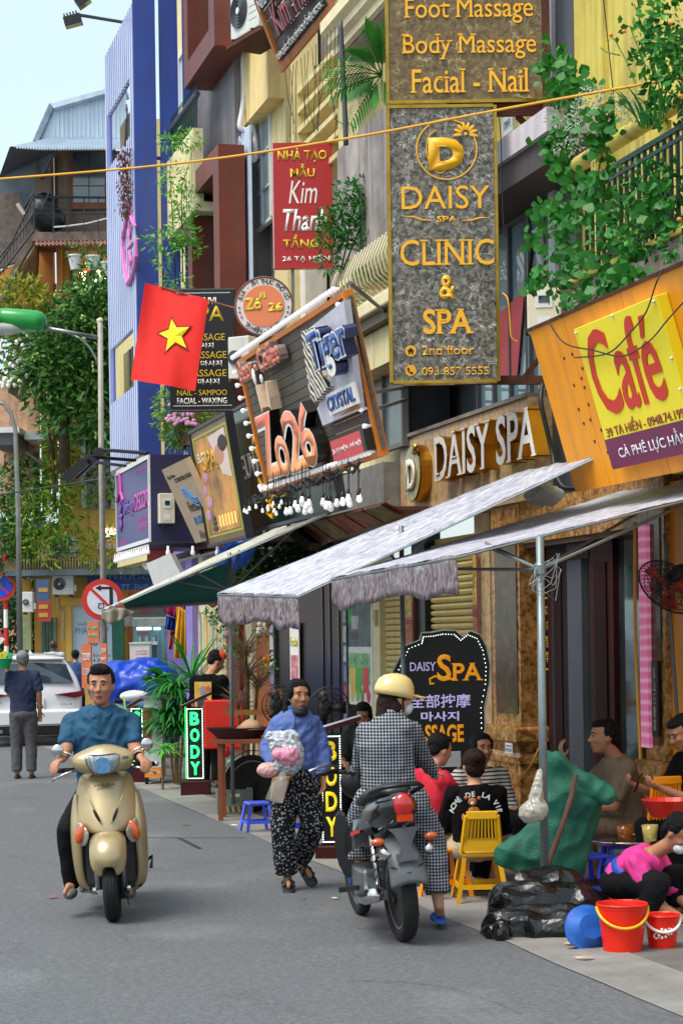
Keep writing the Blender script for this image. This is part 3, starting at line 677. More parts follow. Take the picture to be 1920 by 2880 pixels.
part(tl_,'bud',g,mat('lily_orange','d9771e',.5));part(tl_,'foliage',crown([((0,0,.55),(.2,.1,.35))],260,.12,asp=.25),dark_leaf)
la,lb=B2.uv((1799,1795),-.28)[0],B2.uv((1828,1795),-.28)[0];lz1=B2.uv((1800,1478),-.28)[1];lz0=B2.uv((1800,2100),-.28)[1]
m=bpy.data.materials.new('led_pink');MATS['led_pink']=m;m.use_nodes=True;nt=m.node_tree
tc=N(nt,'TexCoord');w_=N(nt,'TexWave',bands_direction='Z');w_.inputs['Scale'].default_value=3.5;w_.inputs['Distortion'].default_value=1;nt.links.new(tc.outputs['Object'],w_.inputs[0])
r_=ramp(nt,w_.outputs[0],[(.3,'d8709a'),(.6,'e07ea4'),(.95,'eaa0be')]);b_=nt.nodes['Principled BSDF'];nt.links.new(r_.outputs[0],b_.inputs['Base Color']);nt.links.new(r_.outputs[0],b_.inputs['Emission Color']);b_.inputs['Emission Strength'].default_value=.15
part(B2.r,'led_strip',MB().box(la+(lb-la)*.15,lb-(lb-la)*.1,-.3,-.264,lz0,lz1),m)
wire('gold_cord',[B2.fr.W(la-.03,-.3,lz1+.03),B2.fr.W(la-.05,-.3,(lz0+lz1)/2),B2.fr.W(la+.03,-.3,lz0-.3)],.014,K.gold_letter,'gold tinsel cord running down beside the pink LED strip','cord')
np_=single('name_plate',MB().box(0,.12,-.02,0,0,.62),K.black_paint,'black stone plate with small carved characters on the right pilaster','plate',B2.fr.sub(B2.uv((1838,1795),-.26)[0],-.27,B2.uv((1838,2070),-.26)[1]))
put_text(np_,'泰\n山\n石\n敢\n當',.035,.085,.05,.57,-.021,mat('carved_grey','b9b4a6',.6),depth=.002)
def on(B,p,d):u,z=B.uv(p,d);return B.fr.sub(u,d,z)
s_=thing('wall_socket','cream double power socket on the maroon door frame with a yellow plug','socket',on(B2,ZJ(530,1648),-.08))
part(s_,'plate',MB().box(0,.30,-.02,0,0,.2),mat('cream_plastic','d8d2b4',.5),bevel=.006);part(s_,'outlet',MB().box(.05,.09,-.024,-.0205,.08,.1).box(.19,.23,-.024,-.0205,.08,.1),K.black_paint);part(s_,'plug',MB().box(.08,.13,-.06,-.025,.06,.11),K.gold_letter)
wire('extension_cord',[B2.fr.W(*[B2.uv(ZJ(570,1630),-.12)[0],-.12,B2.uv(ZJ(570,1630),-.12)[1]]),P(*ZJ(520,1740),18.5),P(*ZK(515,470),17.8),P(*ZK(400,620),17)],.007,mat('cord_yellow','e8a51a',.5),'yellow extension cord running from the wall socket down to the seated women','cord')
st=single('phone_sticker',MB().box(0,.2,-.006,0,0,.1),K.white_letter,'small white sticker with phone number on the granite pedestal','sticker',on(B2,ZK(450,262),-.36))
put_text(st,'0971.962.841',.015,.185,.015,.05,-.007,mat('ink_blue','2a4f9a',.5),depth=.001);put_text(st,'SỬA CHỮA ĐIỆN NƯỚC',.015,.185,.06,.085,-.007,K.ink_blue,depth=.001)
lamp=single('spot_light',MB().lathe([(.05,0),(.07,.01),(.07,.03),(.04,.04)],n=14),mat('lamp_glow','ffd9a0',.5,emit=4),'lit round downlight in the spa entrance ceiling','light',B2.fr.sub(B2.uv(ZJ(1255,85),.2)[0],.2,zf0-.645))
# ---------------- B3: bar and shops building (behind the bulb framed sign) ----------------
B3=Bld('bar_building','cream house with curved balcony, roller shutters and black shop front beside the spa','building',1100)
def ux(B,px,d=0):return B.uv((px,1795),d)[0]
def zz(B,px,py,d=0):return B.uv((px,py),d)[1]
u3L=ux(B3,905);u3R=B3.fr.L(B2.fr.W(uL,0,0)).x-.02
mat('shutter_cream','e6d08a',.5,var=.1,scale=2,streak=.2);mat('cream_trim','e2d6ac',.6,var=.1)
mat('old_plaster','a9a09c',.9,var=.35,scale=1.3,bump=.3,streak=.7);mat('brown_canopy','6b4a3c',.7)
zg=zz(B3,1200,1480) # top of the ground floor
zt3=9.6
u3C=ux(B3,1384,-.1)
part(B3.r,'wall',MB().box(ux(B3,760),u3R,0,.3,zg,6.2),K.cream_wall)
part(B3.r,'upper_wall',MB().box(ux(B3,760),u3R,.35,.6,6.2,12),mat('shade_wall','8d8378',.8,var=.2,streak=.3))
def shutter(B,a,b,y0,slat=.075,name='roller_shutter'):
 u0,u1=sorted((ux(B,a,-.02),ux(B,b,-.02)));zt=zz(B,a,y0,-.02);fr=part(B.r,name,MB().box(u0,u1,.03,.05,0,zt),K.shutter_cream)
 n=int(zt/slat);me=None
 for i in range(n):
  z=i*slat
  if me is None:me=MB().loft([[(x,-.02+o,zz_)for o,zz_ in((.045,0),(0,.012),(-.012,slat*.5),(0,slat-.012),(.045,slat-.002))]for x in(u0,u1)]).mesh('slat')
  o=part(fr,'slat',me,K.shutter_cream);o.location.z=z
shutter(B3,1200,1338,1520)
part(B3.r,'column',MB().box(ux(B3,1342,-.1),u3C,-.12,.1,0,zg),K.granite_pale)
part(B3.r,'column',MB().box(ux(B3,1164,-.08),ux(B3,1200,-.08),-.1,.1,0,zg),K.black_paint)
shutter(B3,1072,1138,1640)
part(B3.r,'column',MB().box(ux(B3,1049,-.08),ux(B3,1072,-.08),-.1,.1,0,zg),K.cream_trim)
part(B3.r,'wall_panel',MB().box(ux(B3,772,-.05),ux(B3,978,-.05),-.06,.2,0,zg+.3),K.black_paint)
for px in(905,925,950):part(B3.r,'panel_rib',MB().box(ux(B3,px,-.07),ux(B3,px+4,-.07),-.075,-.061,0,zg),mat('black_gloss','16181c',.25))
part(B3.r,'fascia',MB().box(ux(B3,772),u3R,-.5,-.002,zg+.02,zg+.75),mat('fascia_grey','8b8a86',.6,var=.2,streak=.2))
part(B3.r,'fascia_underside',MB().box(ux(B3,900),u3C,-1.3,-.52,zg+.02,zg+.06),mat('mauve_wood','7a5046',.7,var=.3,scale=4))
def poster(B,a,b,y0,y1,d,label,draw,base='e8e6e0',name='poster'):
 u0,u1=sorted((ux(B,a,d),ux(B,b,d)));z0,z1=zz(B,a,y1,d),zz(B,a,y0,d)
 f=B.fr.sub(u0,d,z0);t=thing(name,label,name,f);w,h=u1-u0,z1-z0
 part(t,'sheet',MB().box(0,w,-.012,0,0,h),mat('sheet'+base,base,.45,var=.05));draw(t,w,h);return t
def flat(t,name,m,pts,y=-.0135):
 return part(t,name,MB().prism(pts,y-.0015,y),m)
def rect(x0,x1,z0,z1):return[(x0,z0),(x1,z0),(x1,z1),(x0,z1)]
def glassp(x,w,z0,z1):return[(x-w*.42,z0),(x+w*.42,z0),(x+w*.5,z1),(x-w*.5,z1)]
def juice(t,w,h):
 flat(t,'picture',mat('poster_dark','3f6a6a',.4,var=.5,scale=4),rect(w*.04,w*.96,h*.56,h*.97));flat(t,'picture',mat('poster_steel','a9b4b8',.3,var=.4),glassp(w*.36,w*.32,h*.73,h*.86),-.016)
 flat(t,'picture',mat('poster_coffee','2b1c12',.4),glassp(w*.33,w*.32,h*.63,h*.70),-.016);flat(t,'picture',mat('poster_leaf','37a53a',.5,var=.4,scale=9),[(w*.04,h*.78),(w*.26,h*.8),(w*.3,h*.97),(w*.04,h*.97)],-.0155)
 flat(t,'picture',mat('poster_green','8fd08a',.5,var=.5,scale=8),rect(w*.08,w*.92,h*.2,h*.5))
 for x,c in((.25,'f0c23a'),(.48,'3fb53c'),(.75,'e0402a')):flat(t,'picture',mat('juice'+c,c,.4),glassp(w*x,w*.24,h*.12,h*.36),-.017)
 for x,c in((.2,'e9c84a'),(.42,'8bbf3c'),(.6,'6a9c30'),(.85,'d8352a')):flat(t,'picture',mat('fruit'+c,c,.4),[(w*x+w*.07*math.cos(k),h*.09+w*.07*math.sin(k))for k in[j*.9 for j in range(7)]],-.019)
poster(B3,977,1048,1693,1979,-.1,'tall drinks poster with fruit juices and coffee filter on the shop wall',juice)
def fries(t,w,h):
 for k,c in enumerate(('e9c35a','c9772e')):
  flat(t,'picture',mat('fries'+c,c,.5,var=.5,scale=14),rect(w*.06,w*.94,h*(.55-.5*k+.02),h*(.97-.5*k)));flat(t,'picture',mat('poster_maroon','8e2f2c',.5),rect(0,w,h*(.47-.47*k),h*(.53-.47*k)),-.016)
poster(B3,1140,1163,1650,1850,-.14,'narrow food poster with fries beside the black column',fries,'c05a48')
poster(B3,1333,1346,1550,1900,-.16,'narrow red food poster on the edge of the cream shutter',fries,'b8402f')
def nail(t,w,h):
 flat(t,'picture',mat('poster_pink','e08a96',.5,var=.6,scale=12),rect(w*.1,w*.9,h*.05,h*.48));put_text(t,'Facial',w*.08,w*.92,h*.62,h*.78,-.014,mat('acid_yellow','c8c81e',.5),depth=.002,bold=.03)
 flat(t,'picture',mat('poster_grey','6d6670',.5),rect(0,w,h*.93,h),-.016)
poster(B3,817,842,1752,1925,-.1,'narrow white poster reading Facial on the black wall',nail)
def strip(t,w,h):
 cs=['9aa6a0','b84a52','8e8aa6','d4d0e0','cfc3c0','a7b4c0']
 for k,c in enumerate(cs):flat(t,'picture',mat('strip'+c,c,.5,var=.4,scale=15),rect(w*.12,w*.88,h*(k+.08)/6,h*(k+.9)/6))
poster(B3,759,772,1735,2020,-.1,'strip of small treatment photos at the left edge of the black wall',strip,'3a3c42')
poster(B3,966,977,1700,2030,-.12,'strip of small photos beside the juice poster',strip,'3a3c42')
sw=single('switch_box',MB().box(0,.13,-.04,0,0,.2).box(.03,.1,-.05,-.041,.05,.15),K.cream_trim,'cream light switch on the column beside the roller shutter','switch',on(B3,ZI(1010,785),-.11))
B3b=Bld('terracotta_shop','terracotta painted flower shop front between black wall and lavender shop','building',700)
part(B3b.r,'wall',MB().box(ux(B3b,636),ux(B3b,758),0,.3,0,3.4),mat('terracotta','b5632a',.75,var=.2,scale=1.2,streak=.25))
part(B3b.r,'mullion',MB().box(ux(B3b,690,-.08),ux(B3b,708,-.08),-.08,-.002,0,3.3),K.cream_trim)
part(B3b.r,'door_jamb',MB().box(ux(B3b,650,-.06),ux(B3b,674,-.06),-.07,-.002,0,3.3),mat('brick_brown','7c3a20',.7,var=.3))
part(B3b.r,'upper_wall',MB().box(ux(B3b,636),ux(B3b,762),.05,.35,3.4,6.6),mat('cream_shade','cabf98',.8,var=.15,streak=.4))
B3c=Bld('lavender_shop','lavender trimmed shop front with cream arched window panels','building',590)
lav=mat('lavender','8f7fc4',.6,var=.12,scale=2)
part(B3c.r,'wall',MB().box(ux(B3c,520),ux(B3c,640),0,.3,0,3.7),mat('cream_panel','e5dbb4',.6,var=.08))
part(B3c.r,'pillar',MB().box(ux(B3c,527,-.1),ux(B3c,545,-.1),-.12,-.002,0,3.7),lav)
part(B3c.r,'pillar',MB().box(ux(B3c,470,-.1),ux(B3c,527,-.1),-.1,.3,0,3.7),mat('violet','5f4a9a',.5,var=.15))
part(B3c.r,'beam',MB().box(ux(B3c,528,-.1),ux(B3c,640,-.1),-.14,-.004,2.75,3.02),lav)
part(B3c.r,'beam',MB().box(ux(B3c,470,-.1),ux(B3c,640,-.1),-.4,-.004,3.45,3.8),lav)
for i,px in enumerate((562,579,596)):
 a=ux(B3c,px-5,-.05);b=ux(B3c,px+6,-.05);a,b=sorted((a,b));zt=2.2;r0=(b-a)/2
 arc=[(a+r0+r0*math.cos(t),zt+r0*1.2*math.sin(t))for t in[PI*k/8 for k in range(9)]]
 part(B3c.r,'arched_pane',MB().prism([(b,.7)]+arc+[(a,.7)],-.02,-.004),mat(('pane_mint','pane_amber','pane_teal')[i],('8fa9a0','d8b04a','7fa3a6')[i],.15,var=.3,spec=.9))
 part(B3c.r,'arch_trim',MB().tube([(x,-.02,z)for x,z in[(b,.7)]+arc+[(a,.7)]],.025,6),K.cream_trim)
for k in range(5):
 z=1.9-k*.16;part(B3c.r,'shelf_bar',MB().box(ux(B3c,610),ux(B3c,636),-.03,-.01,z,z+.02),K.cream_trim)
for k in range(4):u=ux(B3c,612+7*k);part(B3c.r,'shelf_post',MB().box(u,u+.03,-.04,-.031,.9,2.1),K.cream_trim)
# ---------------- B3 upper: balcony, parapet box, soffit, cornice ----------------
bf=-.75
u0,u1=ux(B3,990,bf),ux(B3,1110,bf);zt_,zb_=zz(B3,1000,752,bf),zz(B3,1000,868,bf)
zt_-=.0
bel=[(-.0,zb_),(-.16,zb_+.12),(-.2,zb_+.3),(-.1,zb_+.55),(0,zt_)]
bal2=part(B3.r,'balcony_railing',MB().box(u0,u1+1,bf-.02,bf+.02,zt_,zt_+.04).box(u0,u1+1,bf-.03,bf+.03,zb_-.04,zb_),mat('cream_iron','cfc7a6',.5,var=.1))
mb2=MB().tube([(0,bf+y,z)for y,z in bel],.014,6);me=mb2.mesh('baluster',True)
for i in range(int((u1+1-u0)/.14)):o=part(bal2,'baluster',me,K.cream_iron);o.location.x=u0+.05+i*.14
part(B3.r,'balcony_slab',MB().box(u0-.1,u1+1,bf-.1,0,zb_-.2,zb_-.05),K.cream_trim,bevel=.02)
part(B3.r,'cornice_moulding',MB().box(u0-1.4,u1+1,bf-.02,0,zb_-.32,zb_-.202),mat('dark_mould','6a5f50',.7));part(B3.r,'cornice_band',MB().box(u0-1.4,u1+1,bf+.1,-.002,zb_-.75,zb_-.33),K.cream_wall)
gl=B3.win(ZE(945,690),ZE(1225,1400),-.35,2,1,mat('old_steel','6d7072',.5),mat('dusty_glass','7d8988',.3,var=.3,scale=2),.05)
part(B3.r,'grey_partition',MB().box(ux(B3,1142,-.35),u3R+.3,-.3,0,zf1,zf1+1.6),K.slate)
pf=-.7
u0,u1=ux(B3,968,pf),ux(B3,1200,pf);z1=zz(B3,968,405,pf);z0=zz(B3,968,725,pf)
part(B3.r,'parapet_wall',MB().box(u0,u0+.1,pf,0,z0-.2,z1),K.old_plaster);part(B3.r,'parapet_front',MB().box(u0+.101,u1,pf,pf+.1,z0-.2,z1),K.old_plaster)
part(B3.r,'parapet_slab',MB().box(u0,u1,pf,0,z0-.32,z0-.202),K.cream_wall)
part(B3.r,'pillar',MB().box(ux(B3,*[983],-.5),ux(B3,1040,-.5),-.55,-.1,z1-.3,zz(B3,985,108,-.5)),mat('pale_yellow','d6c890',.7,var=.1,streak=.2))
co=MB();zc0=zz(B3,ZB(715,120)[0],ZB(715,120)[1],-1.0);
prof=[(0,0),(-.05,.02),(-.05,.1),(-.12,.14),(-.12,.22),(-.2,.27),(-.2,.4),(0,.4)]
ua=ux(B3,ZB(815,250)[0],-1.0)
co.loft([[(x,-1.0+y,zc0-.55+z)for y,z in prof]for x in(ua,ua+4)]);part(B3.r,'cornice',co,K.cream_trim)
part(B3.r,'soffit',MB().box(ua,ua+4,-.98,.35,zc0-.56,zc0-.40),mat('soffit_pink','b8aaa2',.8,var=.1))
lu0,lu1=ux(B3,858,-.3),ux(B3,985,-.3);lzt=zz(B3,862,235,-.3)
lat_=part(B3.r,'louvre_frame',MB().box(lu0-.12,lu0,-.36,-.05,lzt-2.2,lzt+.9),K.pale_yellow)
for k in range(6):
 z=lzt+.03-k*.27;part(lat_,'louvre_slat',MB().box(lu0+.002,lu1,-.30,.0,z-.035,z+.035),K.pale_yellow)
part(B3.r,'recess_wall',MB().box(lu0,lu1+.6,.30,.345,5.6,lzt+2),mat('recess','b5a49c',.8,var=.15))
for k in range(7):part(B3.r,'bracket',MB().box(lu0+1.5+.02*k,lu0+1.6+.02*k,.1,.29,6.2+.16*k,6.28+.16*k),K.cream_trim)
# ---------------- B4: glazed house with yellow band, composite panel ----------------
B4=Bld('glazed_house','narrow house with pale glass windows and yellow band behind the red hanging sign','building',780)
u0,u1=ux(B4,722),ux(B4,862)
z_=lambda x,y,d=0:zz(B4,*ZB(x,y),d)
part(B4.r,'lower_wall',MB().box(u0,u1+.3,-.02,.3,3.2,z_(300,1500)),mat('white_panel','dcd9cf',.6,var=.08,streak=.2))
part(B4.r,'upper_band',MB().box(ux(B4,702),u1,-.45,.0,z_(170,800,-.45),z_(170,800,-.45)+1.35),mat('band_yellow','e8cf8a',.6,var=.08,streak=.3))
part(B4.r,'top_wall',MB().box(ux(B4,702),u1,0,.3,z_(170,800,-.45)+.5,13),K.cream_wall)
z0b=z_(215,1600,-.2);z1b=z_(170,800,-.45)
def gwin(B,u0,u1,z0,z1,nx,nz,d,fm,gm,fw=.05):
 g=MB();g.box(u0,u1,d-.04,d+.03,z1-fw,z1).box(u0,u1,d-.04,d+.03,z0,z0+fw)
 for i in range(nx+1):x=u0+(u1-u0)*i/nx;g.box(x-fw/2,x+fw/2,d-.045,d+.035,z0+fw,z1-fw)
 for j in range(1,nz):
  for i in range(nx):z=z0+(z1-z0)*j/nz;g.box(u0+(u1-u0)*i/nx+fw/2+.001,u0+(u1-u0)*(i+1)/nx-fw/2-.001,d-.03,d+.02,z-fw*.3,z+fw*.3)
 w=part(B.r,'window',g,fm)
 for i in range(nx):
  for j in range(nz):
   a=u0+(u1-u0)*i/nx;b=u0+(u1-u0)*(i+1)/nx;c=z0+(z1-z0)*j/nz;e=z0+(z1-z0)*(j+1)/nz
   part(w,'pane',MB().box(a+fw/2+.001,b-fw/2-.001,d,d+.01,c+fw*.35,e-fw*.35),gm)
 return w
gwin(B4,u0,ux(B4,822),z0b,z1b+.1,4,3,-.2,K.white_frame,K.pane_pale)
part(B4.r,'side_wall',MB().box(ux(B4,822)+.03,u1,-.2,.0,3.2,z1b),K.pale_yellow)
ap0,ap1=ux(B4,680,-.5),ux(B4,722,-.5);azt,azb=zz(B4,682,372,-.5),zz(B4,690,830,-.5)
fa=B4.fr.sub(ap0,-.5,azb);at_=thing('composite_panel','tall strip of blue film covered aluminium panel beside the brown box frame','panel',fa);aw,ah=ap1-ap0,azt-azb
part(at_,'panel',MB().box(0,aw,0,.03,0,ah),mat('film_blue','c3d3e8',.35,var=.08));ink=mat('ink_navy','2b3f86',.5);inkr=mat('ink_red','c8564a',.5)
for k in range(3):
 put_text(at_,'ALCOREST',aw*.08,aw*.34,ah*(.02+.34*k),ah*(.22+.34*k),-.002,ink,depth=.002,bold=.01,rot=PI/2)
 put_text(at_,'Aluminum composite panel',aw*.5,aw*.66,ah*(.0+.34*k)+.02,ah*(.24+.34*k),-.002,inkr,depth=.002,rot=PI/2)
 g=MB()
 for e in(0,.6,1.2):g.tube([(aw*.3+aw*.2*math.cos(t)*math.cos(e)-.0,-.004,ah*(.28+.34*k)+aw*.24*math.sin(t+e*.3))for t in[j*.5 for j in range(13)]],.004,4)
 part(at_,'globe_mark',g,ink,kind='stuff')
# ---------------- B5: grey house with red brown box frames ----------------
B5=Bld('box_frame_house','grey clad house with two protruding red brown box frames','building',600)
rb=mat('red_brown','74301f',.5,var=.25,scale=1.4,streak=.45);rb2=mat('red_brown_face','9a4434',.45,var=.15,scale=1.4)
part(B5.r,'wall',MB().box(ux(B5,572,-.55),ux(B5,682,-.55),-.55,.3,3.2,13.5),mat('grey_cladding','7d7a80',.5,var=.2,scale=.8,streak=.7))
def boxframe(px0,px1,zb,zt,dd,w=.35):
 a,b=ux(B5,px0,dd),ux(B5,px1,dd);
 e=-.552
 f=part(B5.r,'box_frame',MB().box(a,a+w,dd,e,zb,zt).box(b-w*1.2,b,dd,e,zb,zt).box(a+w+.001,b-w*1.2-.001,dd,e,zt-w,zt).box(a+w+.001,b-w*1.2-.001,dd,e,zb,zb+w),rb)
 return a,b
zt5=zz(B5,545,487,-.95);a,b=boxframe(545,634,3.3,zt5,-.95)
part(B5.r,'window_wall',MB().box(a+.36,b-.43,-.60,-.553,3.65,zt5-.36),K.pane_grey)
zb5=zz(B5,541,218,-1.0);a,b=boxframe(541,628,zb5,zb5+4.4,-1.0)
part(B5.r,'window_wall',MB().box(a+.36,b-.43,-.60,-.553,zb5+.36,zb5+4),K.pane_blue)
# ---------------- B6: cream house with iron balcony ----------------
B6=Bld('cream_balcony_house','cream house with dark iron balcony between blue screen and grey house','building',520)
part(B6.r,'wall',MB().box(ux(B6,462),ux(B6,572),.25,.5,3.5,14.5),K.cream_wall)
zb6=zz(B6,ZA(1200,870)[0],ZA(1200,870)[1],-.9);uu0,uu1=ux(B6,490,-.9),ux(B6,578,-.9)
zr0=zz(B6,500,ZA(0,1065)[1],-.9)
br=part(B6.r,'balcony_railing',MB().tube([(uu0,-.9,zb6),(uu1,-.9,zb6)],.05,8),K.dark_grey)
iron=MB().box(-.01,.01,-.91,-.89,zr0,zb6-.02).mesh('baluster');scr=MB().tube([(.05*math.cos(t*2)*(.3+t/6),-.9,zr0+.25+t*.09)for t in[j*.5 for j in range(12)]],.008,4).mesh('scroll')
for i in range(int((uu1-uu0)/.13)):
 o=part(br,'baluster',iron,K.green_iron);o.location.x=uu0+.05+i*.13
 o=part(br,'scroll',scr,K.green_iron);o.location.x=uu0+.11+i*.13
part(B6.r,'balcony_front',MB().box(uu0-.2,uu1,-.98,-.82,zr0-1.15,zr0),K.cream_trim)
for i in range(6):part(B6.r,'front_panel',MB().box(uu0+.1+i*(uu1-uu0)/6,uu0+(i+.8)*(uu1-uu0)/6,-1.0,-.981,zr0-.95,zr0-.2),K.cream_wall,bevel=.01)
part(B6.r,'balcony_floor',MB().box(uu0-.2,uu1,-.98,.25,zr0-1.3,zr0-1.152),K.cream_trim)
gwin(B6,ux(B6,480,0),ux(B6,575,0),zr0,13.2,4,3,.2,K.white_frame,K.pane_pale,.07)
for k in range(9):z=zr0-1.6-k*.36;part(B6.r,'louvre_slat',MB().box(ux(B6,505),ux(B6,575),-.1,.2,z,z+.1),K.pale_yellow)
gwin(B6,ux(B6,510,-.1),ux(B6,560,-.1),4.2,6.4,3,2,-.15,K.white_frame,K.pane_blue,.06)
# ---------------- B7: blue ribbed screen house ----------------
D7=-1.5
B7=Bld('blue_screen_house','tall narrow house behind a ribbed light blue metal screen with blue side fins','building',400)
bl=mat('rib_blue','c3cbea',.25,var=.1,scale=.6,metal=.2,streak=.2);bs=mat('fin_blue','38509f',.4,var=.15,scale=.5,streak=.3);navy=mat('navy','26264f',.45,var=.1)
ua,ub=ux(B7,322,D7),ux(B7,403,D7);
zT=zz(B7,318,122,D7);zB=zz(B7,336,1315,D7)
h1t,h1b=zz(B7,331,285,D7),zz(B7,331,443,D7);h2t,h2b=zz(B7,341,960,D7),zz(B7,341,1118,D7)
ha,hb=ux(B7,329,D7),ux(B7,389,D7)
sc_=part(B7.r,'screen_backing',MB().box(ua,ub,D7+.03,D7+.05,h1t,zT).box(ua,ub,D7+.03,D7+.05,h2t,h1b).box(ua,ub,D7+.03,D7+.05,zB,h2b)
  .box(ua,ha,D7+.03,D7+.05,h1b,h1t).box(hb,ub,D7+.03,D7+.05,h1b,h1t).box(ua,ha,D7+.03,D7+.05,h2b,h2t).box(hb,ub,D7+.03,D7+.05,h2b,h2t),mat('screen_blue','4c60b8',.35,var=.1,scale=.6),kind='stuff')
nr=15
for i in range(nr):
 x=ua+(ub-ua)*(i+.5)/nr;w=(ub-ua)/nr*.5;segs=[(zB,zT)]if not(ha<x<hb)else[(zB,h2b),(h2t,h1b),(h1t,zT)]
 for z0,z1 in segs:part(sc_,'rib',MB().box(x-w/2,x+w/2,D7-.03,D7+.028,z0,z1),bl)
oc=mat('ochre_back','6f601c',.6,var=.3,scale=.8)
part(B7.r,'house_wall',MB().box(ux(B7,322,0),ux(B7,470,0),.1,.5,3.6,zT-.3),K.pale_yellow)
for(z0,z1)in((h1b,h1t),(h2b,h2t)):
 for k in range(3):x=ha+(hb-ha)*(-.25+.36*k);part(B7.r,'shutter_board',MB().box(x-.36,x+.36,D7+.35,D7+.4,z0-.05,z1+.05),oc)
 part(B7.r,'cross_bar',MB().box(ha,hb,D7+.3,D7+.34,z1-.75,z1-.69),K.black_paint)
fo=B7.fr.sub(ub,D7,0)
for k,(a,b)in enumerate(((0,.33),(.40,.70),(.78,1.02))):
 part(B7.r,'side_fin',MB().box(ub+.001-.05*(k>0),ub+.05-.05*(k>0),D7+a*1.05-.03*(k==0),D7+b*1.05,zB,zT+3),bs)
part(B7.r,'fin_brace',MB().box(ub-.06,ub-.051,D7,D7+1.1,zB+5,zB+5.06).box(ub-.06,ub-.051,D7,D7+1.1,zB+9,zB+9.06),bs,kind='stuff')
part(B7.r,'side_wall',MB().box(ux(B7,470)-.2,ux(B7,470),-.45,.5,3.6,zT-.3),K.pale_yellow)
pk=mat('pink_emblem','d877b8',.4)
em=thing('pink_emblem','thin pink house outline emblem with a flower fixed on the blue ribbed screen','emblem',B7.fr.sub(ux(B7,365,D7),D7-.05,zz(B7,365,820,D7)))
def eb(x,y):a=em_fr.uv(*x)if 0 else None
emf=B7.fr.sub(ux(B7,365,D7),D7-.05,zz(B7,365,820,D7))
def ep(x,y,f=ZA):u,z=emf.uv(*f(x,y));return(u,0,z)
pts=[ep(936,1560),ep(918,1530),ep(905,1490),ep(890,1400),ep(888,1370),ep(884,1440),ep(865,1560),ep(850,1640),ep(850,1700),ep(20+840,60,ZD),ep(868,130,ZD),ep(890,190,ZD),ep(912,150,ZD),ep(930,80,ZD),ep(940,0,ZD),ep(938,1620)]
part(em,'outline',MB().tube(pts,[.02,.04,.045,.03,.015,.04,.04,.045,.045,.045,.05,.06,.05,.045,.04,.02],6),pk)
g=MB()
for k in range(8):t=2*PI*k/8;c=V(ep(893,1690));g.ell(c+V((math.cos(t)*.12,0,math.sin(t)*.28)),(.05,.02,.17),Matrix.Rotation(PI/2-t,3,'Y'),8,5)
part(em,'flower',g,pk)
for k in range(3):pass
DB=-1.9
dfr_,dh=None,0
d0=ux(B7,336,DB);d1=ux(B7,430,DB);dzt,dzb=zz(B7,338,1325,DB),zz(B7,345,1548,DB)
FDc=B7.fr.sub(d0,DB,dzb);dc=thing('decor_sign_box','navy box sign with pink lettering under the blue screen','sign',FDc);dw=d1-d0;dh=dzt-dzb
part(dc,'box',MB().box(0,dw,0,1.9,0,dh),navy);part(dc,'frame',MB().box(0,dw,-.03,-.001,dh-.06,dh).box(0,dw,-.03,-.001,0,.06).box(0,.06,-.03,-.001,.061,dh-.061).box(dw-.06,dw,-.03,-.001,.061,dh-.061),K.white_frame,kind='stuff')
part(dc,'face',MB().box(.07,dw-.07,-.012,-.001,.07,dh-.07),mat('navy_face','3f3e74',.4,var=.1))
put_text(dc,'Tiré gọi',dw*.24,dw*.56,dh*.36,dh*.6,-.014,mat('ink_violet','7a48a8',.5),depth=.006,bold=.02);put_text(dc,'DECOR',dw*.58,dw*.97,dh*.40,dh*.62,-.014,mat('ink_pink','c04aa0',.5),depth=.006,bold=.02)
for k,(s,x0,x1,z0,z1)in enumerate((('beautiful home',.6,.97,.27,.33),('facebook',.08,.3,.06,.12),('0989.57',.72,.95,.16,.24),('@tiregoidecor',.62,.95,.86,.9))):put_text(dc,s,dw*x0,dw*x1,dh*z0,dh*z1,-.014,K.ink_pink,depth=.003)
part(dc,'logo',MB().tube([(dw*.06,-.03,dh*.62),(dw*.13,-.03,dh*.72),(dw*.16,-.03,dh*.95),(dw*.18,-.03,dh*.72),(dw*.26,-.03,dh*.6)],.03,6),K.ink_pink)
g=MB();
for k in range(8):t=2*PI*k/8;g.ell((dw*.15+.1*math.cos(t),-.03,dh*.42+.16*math.sin(t)),(.05,.02,.1),Matrix.Rotation(PI/2-t,3,'Y'),8,5)
part(dc,'logo_flower',g,K.ink_violet)
def meter(name,label,fr,w,h,d):
 t=thing(name,label,'meter box',fr);part(t,'case',MB().box(0,w,-d,0,0,h),mat('meter_cream','cfc9b4',.5,var=.08),bevel=.012)
 part(t,'window',MB().box(w*.25,w*.75,-d-.008,-d-.001,h*.5,h*.82),K.white_frame);part(t,'display',MB().box(w*.34,w*.66,-d-.012,-d-.009,h*.6,h*.75),K.window_dark)
 part(t,'cable_gland',MB().lathe([(.02,-.05),(.02,0)],(w*.3,-d/2,0),n=8),K.black_paint);part(t,'label_plate',MB().box(w*.3,w*.7,-d-.006,-d-.001,h*.12,h*.3),K.white_frame);return t
Y_=(P(465,1430,1).x) # direction only
fm_=Fr(FDc.W(dw+.02,.0,0),YF)
def side_frame(B,px,d0):pass
mp_=FDc.W(dw,.0,0)
fside=Fr(mp_,YF) # plane of the box's near end, facing the camera
a=fside.uv(*ZD(1085,1640));b=fside.uv(*ZD(1190,1640));c=fside.uv(*ZH(1100,83))
meter('meter_box','cream electricity meter box on the navy side of the décor sign',fside.sub(a[0],-.003,c[1]),b[0]-a[0],a[1]-c[1],.18)
a=FO.uv(*ZG(500,385));
pm=P(*ZG(503,545),17.9);meter('meter_box','beige meter box behind the upper left corner of the orange panel',Fr(pm,(1,-.15,0)),.30,.42,.2)
